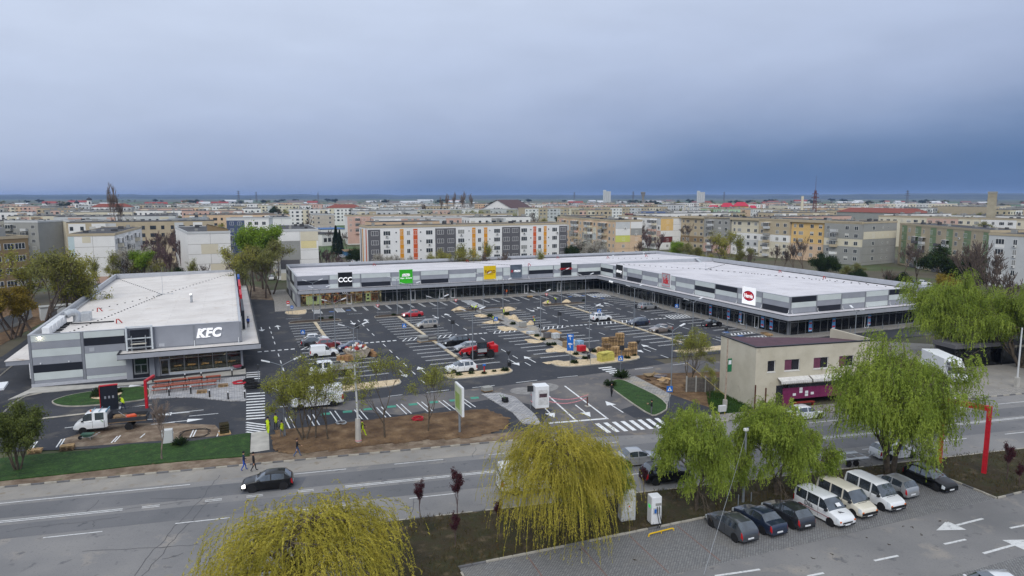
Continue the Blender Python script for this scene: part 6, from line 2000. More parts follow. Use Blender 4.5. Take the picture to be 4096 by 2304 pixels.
for (lb, pl, pr, hh, dp, wl, sd, st) in (('long white block just behind the banded one', (1388, 863), (2050, 857), 15, 12, W_white, 15, 5), ('long low white block with pinkish balconies behind the banded one', (1494, 873), (2022, 868), 14.2, 11, W_pink, 16, 4), ('long olive grey block behind the white ones', (1480, 841), (2070, 836), 15, 12, plaster('plaster_olive', 158, 156, 136), 17, 5),
         ('cream block behind the green one with long window strips', (3515, 864), (4170, 880), 15, 13, W_cream, 18, 5), ('peach and cream far block behind bare trees', (3500, 815), (3830, 815), 17, 13, W_cream, 19, 5), ('long beige block facing the far white roofs', (2100, 833), (2670, 828), 15, 12, W_beige, 20, 5)):
 b = reg(Block(lb, at(*pl, hh), at(*pr, hh), dp, hh, wl, st, seed=sd))
 n = int(b.L / 3.4)
 for fl in range(max(0, st - 3), st):
  for k in range(n):
   if (k * 7 + sd) % 5 == 2 and sd in (15, 16):
    b.balcony('front', b.L * (k + .5) / n, fl, 2.4, 1.0, W_pink if k % 2 else W_lgrey)
   else:
    b.window('front', b.L * (k + .5) / n, fl, 2.0 if k % 3 else 1.2, 1.4)
 for k in range(max(2, n // 6)):
  m_ = (W_white, W_lgrey, W_cream, W_pink)[(k + sd) % 4]
  b.patch('front', b.L * k / max(2, n // 6) + .1, b.L * (k + .6) / max(2, n // 6), max(.1, b.base + .4), hh - .5, m_, .02)
b = gable_block('patchwork block with a lime storey and glazed balconies', (2463, 883), (2573, 887), 58, 15, W_peach, [(0, .55, 3, 4, W_white), (0, .55, 2, 3, W_lime), (0, .55, 4, 5, W_lgrey), (.57, 1, 4, 5, W_white), (.57, 1, 3, 4, W_grey), (.57, 1, 1, 3, W_peach)], 'left', 22, [W_white, W_pink, W_cream, W_lgrey, W_beige, W_grey], gable_windows=[(q, f, 1.3) for f in range(5) for q in (.3, .8)])
b.ac('front', b.L * .36, 4); b.ac('front', b.L * .76, 3)
gable_block('yellow and white patchwork block with a maroon lower storey', (2644, 871), (2724, 870), 40, 15, W_white, [(0, .62, 3, 5, W_yell), (0, .6, 1, 2, W_marn), (0, .6, 2, 3, W_white)], 'left', 23, [W_white, W_cream, W_lgrey, W_pink], gable_windows=[(.35, f, 1.3) for f in range(5)])
p0, pf = Vector(at(3456, 891, 15.5)), Vector(at(2725, 866, 15.5))
b = reg(Block('long staggered concrete block with grey, beige, white and yellow sections', p0, at(3597, 887, 15.5), (pf - p0).length, 15.5, W_grey, 5, seed=24))
dirv = (pf - p0).normalized()
b.o.rotation_euler = (0, 0, math.atan2(dirv.y, dirv.x) - math.pi / 2)
b.ang = b.o.rotation_euler[2]
secs = [(W_beige, W_beige, W_brown, W_beige), (W_grey, W_grey, W_beige, W_pink), (W_cream, W_white, W_lgrey, W_white), (W_beige, W_white, W_cream, W_cream), (W_yell, W_yell, W_peach, W_peach), (W_grey, W_cream, W_grey, W_grey)]
nsec = 6
for k, cols in enumerate(secs):
 x0, x1 = b.D * k / nsec, b.D * (k + 1) / nsec
 proud = .9 if k % 2 else .0
 for fl in range(5):
  z0, z1 = (b.base + b.fh * fl + .45, b.base + b.fh * (fl + 1) + .42) if fl < 4 else (b.base + b.fh * fl + .45, 15.6)
  b.patch('left', x0 + .15, x1 - .15, max(0.02, z0 if fl else .02), z1, cols[max(0, 3 - fl) if fl < 4 else 0], proud + .05, 'facade_section')
  off = proud + .06
  for q, (fx, w) in enumerate(((.12, 1.1), (.3, 2.0), (.62, 1.5), (.86, 1.5))):
   x = x0 + (x1 - x0) * fx
   if q == 1 and k in (1, 3, 5):
    o = b.balcony('left', x, fl, 2.6, 1.2 + off, (W_lgrey, W_white, W_beige, W_grey)[fl % 4], (fl + k) % 3 > 0)
   else:
    o = b.window('left', x, fl, w, 1.4)
    o.matrix_local = b.xf('left') @ Matrix.Translation((x, -off, b.z(fl)))
MB().box(-.95, 0, 14.9, 0.0, b.D, 15.9).build('attic_band', W_beige, b.o)
for fl in range(5):
 if fl == 3: b.patch('front', .2, b.L - .2, b.base + b.fh * 3 + .45, b.base + b.fh * 4 + .4, W_cream)
 for (q, w) in ((.3, 1.5), (.58, .6), (.74, .6)):
  b.window('front', b.L * q, fl, w, 1.4 if w > 1 else .7, 0 if w > 1 else .4)
b.seams('front', b.L, [b.base + .4 + b.fh * k for k in range(5)])
b = reg(Block('green and beige block with glazed balconies and a bitumen roof', at(3601, 894, 15), at(3962, 924, 15), 12, 15, W_beige, 5, seed=25))
n = 11
for fl in range(5):
 for k in range(n):
  x = b.L * (k + .5) / n
  if k in (2, 3, 5, 6) and fl < 4:
   b.balcony('front', x, fl, 2.6, 1.1, (W_lgrey, W_green, W_dgrey)[(k + fl) % 3], (k + fl) % 4 > 0)
  else:
   b.window('front', x, fl, (.9, 1.6, 2.0)[k % 3], 1.4)
  if k % 2 == 0:
   b.patch('front', b.L * k / n + 1.9, b.L * (k + 1) / n + .6, b.base + b.fh * fl + .5, b.base + b.fh * (fl + 1) + .38, W_green)
 b.ac('front', b.L * (.2 + .13 * fl), fl)
b = reg(Block('pale grey block with white loggias behind the bare trees at the arcade end', at(3957, 935, 14.5), at(4200, 947, 14.5), 14, 14.5, W_lgrey, 5, seed=26))
for fl in range(5):
 for (q, w) in ((.2, 2.4), (.46, 1.1), (.75, 1.5), (.9, 1.5)):
  b.window('front', b.L * q, fl, w, 1.5)
 b.ac('front', b.L * .46, fl)
 b.patch('front', b.L * .2 - 1.3, b.L * .2 + 1.3, b.z(fl) - .95, b.z(fl) - .05, W_white)
for (lb, pl, pr, wl, sd) in (('white gable end in the far row by the mast', (3131, 838), (3204, 838), W_white, 27), ('yellow gable end in the far row by the mast', (3333, 836), (3402, 836), W_peach, 28), ('white block with two red window bays beyond the arcade', (2822, 830), (2905, 830), W_white, 29), ('pale green low block beyond the arcade', (2915, 836), (3010, 836), plaster('plaster_mint', 176, 206, 172), 30)):
 gable_block(lb, pl, pr, 40, 14, wl, [], 'left', sd, [W_white, W_cream, W_lgrey], balc=False, gable_windows=[(q, f, 1.4) for f in (3, 4) for q in (.35, .7)], nside=12)
hl = thing('low_hall', 'low white hall with grey felt roof behind the arcade', 'building', (*at(1290, 985), 0), math.atan2(at(1420, 975)[1] - at(1290, 985)[1], at(1420, 975)[0] - at(1290, 985)[0]))
MB().box(0, 0, 0, 12, 22, 6).build('wall', W_white, hl)
MB().box(-.3, -.3, 6.002, 12.3, 22.3, 6.4).build('roof', M_bitumen, hl)
for k in range(4):
 MB().box(1 + 2.8 * k, -.05, 2, 3 + 2.8 * k, .03, 4).build('window', M_wglass, hl)
bh = thing('low_hall', 'low hall with bright blue metal roof behind the grey felt one', 'building', (*at(1285, 960), 0), .1)
MB().box(0, 0, 0, 14, 16, 6).build('wall', W_white, bh)
MB().box(-.3, -.3, 6.002, 14.3, 16.3, 6.4).build('roof', mat('blue_metal_roof', lin(58, 104, 160), .5, var=.1), bh)
gr = thing('garage_row', 'row of blue garages with sloping corrugated roof behind the arcade', 'garages', (*at(1380, 1030), 0), .05)
MB().box(0, 0, 0, 13, 6, 2.4).build('wall', mat('garage_blue', lin(74, 120, 158), .8, var=.2), gr)
MB().quad((-.3, -.5, 2.5), (13.3, -.5, 2.5), (13.3, 6.3, 2.9), (-.3, 6.3, 2.9)).build('roof', M_woodg, gr)
for k in range(4):
 MB().box(.4 + 3.2 * k, -.05, .1, 2.9 + 3.2 * k, .02, 2.2).build('garage_door', mat('door_blue', lin(60, 100, 140), .7), gr)
# rest of the town: smaller blocks towards the fields
rt = random.Random(77)
palette = [W_white, W_white, W_white, W_cream, W_lgrey, W_lgrey, W_beige, W_pink, W_white, W_cream, W_grey, W_peach]
cname = {W_white: 'white', W_cream: 'cream', W_lgrey: 'pale grey', W_beige: 'beige', W_pink: 'pinkish', W_grey: 'grey', W_peach: 'peach'}
roofname = ['flat black roof', 'flat grey roof', 'red tiled roof']
def far_block(x, y, ang, L, D, h, wl, sd, red=False):
 lb = '%s %s %s block with %s, %s' % ('long' if L > 52 else 'short' if L < 36 else 'medium', cname[wl], 'four-storey' if h < 13 else 'five-storey', 'flat black roof' if not red else 'low red roof', ('across' if abs(ang) < .5 else 'end-on to') + (' the nearer rows' if math.hypot(x, y) < 520 else ' the middle rows' if math.hypot(x, y) < 760 else ' the outermost rows'))
 o = thing('apartment_block', lb, 'building', (x, y, 0), ang, 'far blocks: ' + lb[:60])
 MB().box(-L / 2, -D / 2, 0, L / 2, D / 2, h).build('wall', wl, o)
 r = random.Random(sd)
 if red:
  MB().add([(-L / 2 - .4, -D / 2 - .4, h), (L / 2 + .4, -D / 2 - .4, h), (L / 2 + .4, D / 2 + .4, h), (-L / 2 - .4, D / 2 + .4, h), (-L / 2 + D / 2, 0, h + 3), (L / 2 - D / 2, 0, h + 3)], [(0, 1, 5, 4), (1, 2, 5), (2, 3, 4, 5), (3, 0, 4), (3, 2, 1, 0)]).build('roof', mat('red_tiles', lin(132, 74, 64), .85, var=.15), o)
 else:
  rm = MB().box(-L / 2 + .1, -D / 2 + .1, h, L / 2 - .1, D / 2 - .1, h + .2)
  rm.build('roof', M_bitumen, o)
  cm_ = MB()
  for k in range(int(L / 5)):
   a, b = r.uniform(-L / 2 + 1, L / 2 - 2), r.uniform(-D / 2 + 1, D / 2 - 2)
   cm_.box(a, b, h + .2, a + r.uniform(.6, 2.2), b + r.uniform(.6, 1.5), h + r.uniform(.6, 1.5))
  q = cm_.build('chimney_stacks', W_grey, o); q['kind'] = 'stuff'
 m = MB()
 for fl in range(max(0, int(h / 2.8) - 4), int(h / 2.8)):
  z = h - .95 - 2.8 * (int(h / 2.8) - fl) + .9
  n = int(L / 3.2)
  for k in range(n):
   xx = -L / 2 + L * (k + .5) / n
   w = .55 if (k + sd) % 3 else 1.0
   for s in (-1,):
    m.box(xx - w, -D / 2 - .05, z, xx + w, -D / 2 + .03, z + 1.4, r.randrange(2) if r.random() < .3 else 0)
  n = max(2, int(D / 4))
  for k in range(n):
   yy = -D / 2 + D * (k + .5) / n
   for s in (-1, 1):
    m.box(s * L / 2 - .05, yy - .7, z, s * L / 2 + .05, yy + .7, z + 1.4, 0)
 q = m.build('windows', [M_wglass, M_shut], o); q['kind'] = 'stuff'
 for k in range(int(L / 9)):
  a = -L / 2 + r.uniform(0, L - 5)
  pw = palette[r.randrange(len(palette))]
  MB().box(a, -D / 2 - .03, .1, a + r.uniform(3, 6), -D / 2 + .01, h - .4).build('facade_panel', pw, o)
nfar = 0
for row in range(13):
 dist = 310 + row * 46 + row * row * 1.6
 az = -40.0
 while az < 41:
  L = rt.uniform(26, 62)
  D = rt.uniform(11, 14)
  turn = rt.random() < .38
  wdeg = math.degrees((D if turn else L) / dist) + math.degrees(rt.uniform(6, 24) / dist)
  a = math.radians(az + wdeg / 2) + YAW
  x, y = dist * math.sin(a), dist * math.cos(a)
  x += rt.uniform(-8, 8); y += rt.uniform(-14, 14)
  ok = all(math.hypot(x - fx, y - fy) > fr * .75 + L * .5 + 5 for fx, fy, fr, _ in footprints)
  if row > 12 and rt.random() < .35: ok = False
  if ok:
   ang = (math.pi / 2 if turn else 0) + rt.uniform(-.08, .08)
   far_block(x, y, ang, L, D, rt.choice((12.2, 14.5, 15.0, 15.0, 15.6)), rt.choice(palette), nfar, rt.random() < .02)
   footprints.append((x, y, L / 2, None))
   nfar += 1
  az += wdeg
# landmarks on the skyline
def place(px, py, z=0): return (*at(px, py, z), 0)
def faced(px):                     # rotation that turns a thing's front towards the drone
 return -YAW - math.atan2(px - 2048, F_PX)
ch = thing('church', 'white orthodox church with two dark domed towers beyond the rooftops', 'church', (*[q * 900 for q in (lambda d: (d[0] / math.hypot(*d), d[1] / math.hypot(*d)))(at(345, 900))], 0), faced(345))
M_slate = mat('dark_dome', lin(52, 54, 66), .6, var=.1)
ch.scale = (.66,) * 3
MB().box(-12, -8, 0, 12, 8, 15).build('nave', W_white, ch)
MB().add([(-13, -9, 15), (13, -9, 15), (13, 9, 15), (-13, 9, 15), (-11, 0, 21), (11, 0, 21)], [(0, 1, 5, 4), (1, 2, 5), (2, 3, 4, 5), (3, 0, 4)]).build('nave_roof', M_slate, ch)
for (x, h0, r_) in ((-11, 26, 3.2), (7, 31, 3.6)):
 MB().lathe([(r_, 12), (r_, h0), (r_ * 1.1, h0 + .3)], 8, c=(x, 0, 0)).build('tower', W_white, ch)
 MB().lathe([(r_ * 1.15, h0 + .3), (r_ * 1.15, h0 + 1.6), (r_ * .9, h0 + 3.2), (r_ * .35, h0 + 4.6), (.15, h0 + 5.4), (.1, h0 + 7)], 12, c=(x, 0, 0)).build('dome', M_slate, ch, smooth=True)
 MB().box(x - .9, -r_ - .1, h0 - 6, x + .9, -r_ + .4, h0 - 2).build('belfry_opening', M_wglass, ch)
def along(px, dist):
 d = at(px, 1000)
 m = math.hypot(*d)
 return (d[0] / m * dist, d[1] / m * dist, 0)
hall = thing('sports_hall', 'white gabled hall with steep brown roof above the rooftops', 'hall', along(1990, 640), faced(1990) - .6)
MB().add([(-17, 0, 0), (17, 0, 0), (17, 0, 13.5), (0, 0, 21.5), (-17, 0, 13.5), (-17, 34, 0), (17, 34, 0), (17, 34, 13.5), (0, 34, 21.5), (-17, 34, 13.5)], [(0, 1, 2, 3, 4), (9, 8, 7, 6, 5), (1, 6, 7, 2), (5, 0, 4, 9)]).build('wall', W_white, hall)
MB().add([(-18, -1, 13.1), (0, -1, 21.8), (18, -1, 13.1), (-18, 35, 13.1), (0, 35, 21.8), (18, 35, 13.1)], [(0, 1, 4, 3), (1, 2, 5, 4)]).build('roof', mat('brown_tiles', lin(86, 66, 66), .8, var=.12), hall)
MB().add([(-5, -.6, 12), (0, -.6, 14.6), (5, -.6, 12), (-5, 1, 12), (0, 1, 14.6), (5, 1, 12)], [(0, 1, 4, 3), (1, 2, 5, 4)]).build('porch_roof', mat('brown_tiles', lin(86, 66, 66), .8, var=.12), hall)
wt = thing('water_tower', 'concrete water tower with flared top on the skyline', 'water tower', along(2567, 1400))
wt.scale = (.5, .5, .74)
MB().lathe([(4.6, 0), (4.2, 20), (4.2, 31), (5.0, 32.5), (8.8, 41), (9.0, 44), (8.2, 45)], 16).build('shaft', mat('tower_concrete', lin(138, 134, 128), .9, var=.12, scale=.2), wt, smooth=True)
MB().lathe([(8.9, 41.2), (9.05, 42.6), (9.0, 42.7)], 16).build('tank_rim', W_dgrey, wt)
for (px, d, hh, lb) in ((2424, 1500, 38, 'pale grain silo tower on the skyline left of the water tower'), (2796, 1500, 36, 'pale grain silo tower on the skyline beyond red roofs')):
 s_ = thing('grain_silo', lb, 'silo', along(px, d), faced(px), 'grain silos on the skyline')
 MB().box(-8, -4, 0, 8, 8, hh * .93).build('silo_body', W_lgrey, s_)
 for k in range(4):
  MB().lathe([(2.1, 0), (2.1, hh * .93)], 10, c=(-6 + 4 * k, -4, 0)).build('silo_tube', W_lgrey, s_)
 MB().box(-8, -3, hh * .93, -2, 3, hh).build('silo_head', W_lgrey, s_)
ck = thing('chimney', 'square concrete boiler-house chimney above the far blocks', 'chimney', along(3951, 460), faced(3951))
MB().box(-2.1, -2.1, 0, 2.1, 2.1, 27.5).build('chimney_shaft', mat('chimney_concrete', lin(160, 152, 132), .9, var=.15, scale=.3), ck)
MB().box(-2.3, -2.3, 26.6, 2.3, 2.3, 27.2).build('chimney_collar', W_grey, ck)
ck = thing('chimney', 'slender pale chimney near the lattice mast', 'chimney', along(3199, 640), faced(3199))
MB().lathe([(1.2, 0), (1.0, 25), (1.1, 25.2)], 10).build('chimney_shaft', W_cream, ck)
def lattice(name, label, px, d, hgt, wdt, cat='mast', m=None, group=None, arms=()):
 o = thing(name, label, cat, along(px, d), faced(px) + .3, group)
 mb = MB()
 t = .16 if hgt < 40 else .2
 for sx in (-1, 1):
  for sy in (-1, 1):
   mb.tube([(sx * wdt, sy * wdt, 0), (sx * wdt * .25, sy * wdt * .25, hgt)], t, 4)
 n = 9
 for k in range(n):
  z0, z1 = hgt * k / n, hgt * (k + 1) / n
  w0, w1 = wdt * (1 - .75 * k / n), wdt * (1 - .75 * (k + 1) / n)
  for s in (-1, 1):
   mb.tube([(-w0, s * w0, z0), (w1, s * w1, z1)], t * .6, 3); mb.tube([(w0, s * w0, z0), (-w1, s * w1, z1)], t * .6, 3)
   mb.tube([(s * w0, -w0, z0), (s * w1, w1, z1)], t * .6, 3)
 mb.build('lattice', m or mat('mast_steel', lin(96, 92, 96), .7), o)
 for (z, w) in arms:
  MB().tube([(-w, 0, z), (w, 0, z)], t, 4).tube([(0, 0, z + 1.2), (-w, 0, z)], t * .7, 3).tube([(0, 0, z + 1.2), (w, 0, z)], t * .7, 3).build('cross_arm', m or mat('mast_steel', lin(96, 92, 96), .7), o)
 return o
ms = lattice('radio_mast', 'tall red-brown lattice mast with thin aerial', 3249, 520, 29, 1.7, m=mat('mast_rust', lin(110, 66, 62), .8), arms=((24, 2.6), (26.5, 2.2)))
MB().tube([(0, 0, 29), (0, 0, 38.5)], [.14, .06], 5).build('aerial', mat('mast_rust', lin(110, 66, 62), .8), ms)
for i, (px, d, lb) in enumerate(((965, 1500, 'steel pylon beyond the restaurant side of town'), (1035, 1900, 'steel pylon further out beyond the restaurant side of town'), (2528, 1600, 'steel pylon beside the water tower'), (2888, 1900, 'steel pylon beyond the red roofed complex'), (3614, 1500, 'steel pylon above the right-hand hills'), (1280, 2100, 'steel pylon over the open fields'), (2295, 1900, 'steel pylon over the lorry park'))):
 lattice('pylon', lb, px, d, 36, 2.4, 'pylon', group='power pylons on the plain', arms=((26, 5), (30, 4), (33.5, 3)))
gh = thing('sports_stand', 'long green roofed stadium stand on the plain', 'stand', along(2650, 1250), faced(2650))
MB().box(-46, 0, 0, 46, 16, 6).build('wall', W_lgrey, gh)
MB().add([(-48, -3, 6), (48, -3, 6), (42, 18, 11), (-42, 18, 11), (-48, -3, 5.4), (48, -3, 5.4)], [(0, 1, 2, 3), (4, 5, 1, 0)]).build('roof', mat('teal_roof', lin(70, 150, 130), .6), gh)
rdc = thing('red_roof_complex', 'yellow complex with several steep crimson roofs', 'building', along(2915, 900), faced(2915))
M_crim = mat('crimson_roof', lin(180, 44, 66), .7, var=.1)
for k, (x, w, hh) in enumerate(((-20, 16, 9), (-4, 16, 12), (12, 18, 13), (26, 10, 9))):
 MB().box(x - w / 2, 0, 0, x + w / 2, 14, hh).build('wall', W_yell, rdc)
 MB().add([(x - w / 2 - 1, -1, hh), (x + w / 2 + 1, -1, hh), (x + w / 2 + 1, 15, hh), (x - w / 2 - 1, 15, hh), (x - w / 4, 7, hh + 5), (x + w / 4, 7, hh + 5)], [(0, 1, 5, 4), (1, 2, 5), (2, 3, 4, 5), (3, 0, 4), (3, 2, 1, 0)]).build('roof', M_crim, rdc)
mh = thing('maroon_hall', 'long hall with maroon fascia and yellow arches behind the patchwork block', 'hall', (*at(2500, 856, 14), 0), math.atan2(at(2750, 857, 14)[1] - at(2500, 856, 14)[1], at(2750, 857, 14)[0] - at(2500, 856, 14)[0]))
MB().box(0, 0, 0, 36, 14, 11).build('wall', plaster('plaster_strong_yellow', 232, 184, 50), mh)
MB().box(-.2, -.2, 11.01, 36.2, 14.2, 14).build('fascia', W_marn, mh)
MB().box(10, -.15, 14.01, 26, 10, 15.4).build('solar_panels', mat('solar_blue', lin(92, 108, 146), .3, var=.1), mh)
rp = random.Random(15)
hm_ = []
for i, (wc, rc_) in enumerate(((W_white, lin(150, 70, 60)), (W_cream, lin(120, 110, 106)), (W_lgrey, lin(200, 202, 204)))):
 o = thing('plain_house', 'x', 'house', (0, 0, -50))
 MB().box(-6, -4, 0, 6, 4, 4).build('wall', wc, o)
 MB().add([(-6.5, -4.6, 3.9), (6.5, -4.6, 3.9), (6.5, 4.6, 3.9), (-6.5, 4.6, 3.9), (-6.5, 0, 6.6), (6.5, 0, 6.6)], [(0, 1, 5, 4), (2, 3, 4, 5), (0, 4, 3), (1, 2, 5)]).build('roof', mat('house_roof_%d' % i, rc_, .85), o)
 hm_.append(o)
hl_ = ['white walled house with red roof on the plain beyond town', 'cream house with grey roof on the plain beyond town', 'pale shed with white roof on the plain beyond town']
for k in range(120):
 i = rp.choice((0, 1, 2, 2))
 az = YAW + math.radians(rp.uniform(-37, 37))
 d = rp.uniform(1150, 2900)
 sc_k = rp.uniform(.9, 2.0)
 o = dup(hm_[i], (d * math.sin(az), d * math.cos(az), 0), rp.uniform(-.4, .4), hl_[i], 'houses on the plain: kind %s' % ('red', 'grey', 'white')[i], (sc_k * rp.uniform(1, 2.4), sc_k, sc_k))
for o in hm_:
 for c_ in list(o.children): bpy.data.objects.remove(c_)
 bpy.data.objects.remove(o)
lor = None
for k in range(34):
 p = along(2060 + k * 17.5, 1120 + (k % 5) * 14)
 if lor is None:
  lor = thing('parked_lorry', 'lorry parked in the long row on the bypass', 'lorry', p, faced(2200), 'lorries parked along the bypass')
  MB().box(-6, -1.2, 1.0, 5, 1.2, 4.0).build('trailer_box', W_white, lor)
  MB().box(5.3, -1.2, .6, 7.4, 1.2, 3.4).build('cab', P_white, lor)
  MB().box(-6, -1.0, .3, 7, 1.0, .9).build('underframe', M_blkpl, lor)
 else:
  dup(lor, p, faced(2060 + k * 17))
# trees
def leaf_mat(name, c1, c2, scale=.7, trans=.25):
 return mat(name, c1, .8, col2=c2, scale=scale, detail=5, trans=trans, spec=.2)
L_yellow = leaf_mat('willow_yellow_leaf', lin(200, 186, 80), lin(132, 128, 48), .7)
L_green = leaf_mat('willow_green_leaf', lin(160, 176, 76), lin(104, 124, 46), .6)
L_street = leaf_mat('young_leaf', lin(158, 160, 72), lin(116, 120, 52), 1.2)
L_yg = leaf_mat('yellow_green_leaf', lin(164, 160, 78), lin(122, 122, 56), .5)
L_bright = leaf_mat('bright_green_leaf', lin(136, 162, 56), lin(92, 118, 40), .5)
L_olive = leaf_mat('olive_leaf', lin(138, 138, 78), lin(98, 100, 56), .5)
L_dark = leaf_mat('dark_leaf', lin(62, 80, 44), lin(34, 48, 26), .6)
L_plum = leaf_mat('plum_leaf', lin(92, 50, 58), lin(50, 26, 34), 2)
L_bloss = leaf_mat('blossom', lin(206, 202, 192), lin(150, 146, 130), .8)
L_fors = leaf_mat('forsythia', lin(172, 148, 60), lin(112, 100, 44), .8)
M_bark = mat('bark', lin(92, 82, 70), .95, var=.25, scale=3, bump=.5)
M_bark2 = mat('brown_twigs', lin(98, 86, 78), .95, var=.2, scale=2)
M_bark3 = mat('purple_twigs', lin(98, 80, 80), .95, var=.2, scale=2)
def rand_unit(rs, n):
 v = rs.normal(size=(n, 3))
 return v / np.linalg.norm(v, axis=1, keepdims=True)
def leaf_quads(rs, C, ln, wd, A=None, jit=.5):
 n = len(C)
 a = rand_unit(rs, n) if A is None else A + jit * rs.normal(size=(n, 3))
 a /= np.linalg.norm(a, axis=1, keepdims=True) + 1e-9
 b = np.cross(a, rand_unit(rs, n))
 b /= np.linalg.norm(b, axis=1, keepdims=True) + 1e-9
 s = rs.uniform(.7, 1.3, size=(n, 1))
 a = a * ln * s / 2
 b = b * wd * s / 2
 V = np.stack([C - a, C + b, C + a, C - b], axis=1).reshape(-1, 3)
 return V, np.arange(n * 4).reshape(-1, 4)
class Skel:
 def __init__(s, seed):
  s.r = random.Random(seed)
  s.segs = []
  s.tips = []
 def grow(s, p, d, L, r, lev, maxlev, spread=.55, up=.15, kids=(2, 4), wob=.16, ratio=.68, taper=.6):
  n = 4
  pts, rad = [Vector(p)], [r]
  d = Vector(d).normalized()
  for i in range(n):
   d = (d + Vector((s.r.uniform(-wob, wob), s.r.uniform(-wob, wob), s.r.uniform(-wob, wob) + up * .3))).normalized()
   pts.append(pts[-1] + d * (L / n))
   rad.append(r * (1 - (1 - taper) * (i + 1) / n))
  s.segs.append((pts, rad, lev))
  if lev >= maxlev:
   s.tips += [pts[2], pts[3], pts[4]]
   return
  k = s.r.randint(*kids)
  for i in range(k):
   j = n if i == 0 else s.r.randint(2, n)
   ang = s.r.uniform(0, 2 * math.pi)
   side = d.cross(Vector((math.cos(ang), math.sin(ang), s.r.uniform(-.3, .3))))
   if side.length < .1: side = Vector((1, 0, 0))
   nd = (d + side.normalized() * s.r.uniform(.5, 1) * spread + Vector((0, 0, up))).normalized()
   s.grow(pts[j], nd, L * ratio * s.r.uniform(.8, 1.15), rad[j] * .72, lev + 1, maxlev, spread, up, kids, wob, ratio, taper)
 def mesh(s, minr=.02, maxside=7, only=None):
  mb = MB()
  for pts, rad, lev in s.segs:
   if only is not None and not only(lev): continue
   mb.tube(pts, [max(minr, q) for q in rad], max(3, maxside - 2 * lev), cap=False)
  return mb
def tree_proto(name, seed, h, maxlev, leaf=None, leafn=10, leafs=.18, sigma=.35, bark=None, stems=1, spread=.55, up=.18, minr=.02, trunk_h=.28, r0=.16, kids=(2, 4), ratio=.68, leafw=.55):
 o = thing(name, 'tree prototype', 'tree', (0, 0, 0))
 sk = Skel(seed)
 for k in range(stems):
  a = 2 * math.pi * k / max(1, stems) + seed
  d = Vector((math.cos(a) * .35, math.sin(a) * .35, 1)) if stems > 1 else Vector((.05, .03, 1))
  sk.grow((math.cos(a) * .15 * (stems > 1), math.sin(a) * .15 * (stems > 1), -.1), d, h * trunk_h, r0 * h / 9, 0, maxlev, spread, up, kids, .14, ratio)
 hz = max(p.z for pts, _, _ in sk.segs for p in pts)
 f = h / hz
 for pts, rad, _ in sk.segs:
  for p in pts: p *= f
 split = 2
 sk.mesh(minr, 7, lambda l: l < split).build('trunk', bark or M_bark, o, smooth='all')
 tw = sk.mesh(minr, 7, lambda l: l >= split)
 if leaf is None:
  tw.build('crown', bark or M_bark2, o)
 else:
  tw.build('branches', bark or M_bark, o)
  rs = np.random.RandomState(seed)
  T = np.array([tuple(q) for q in sk.tips])
  C = np.repeat(T, leafn, axis=0) + rs.normal(size=(len(T) * leafn, 3)) * sigma
  C[:, 2] = np.maximum(C[:, 2], .3)
  V, F = leaf_quads(rs, C, leafs, leafs * leafw)
  npmesh('crown', V, F, leaf, o)
 o['h'] = h
 return o
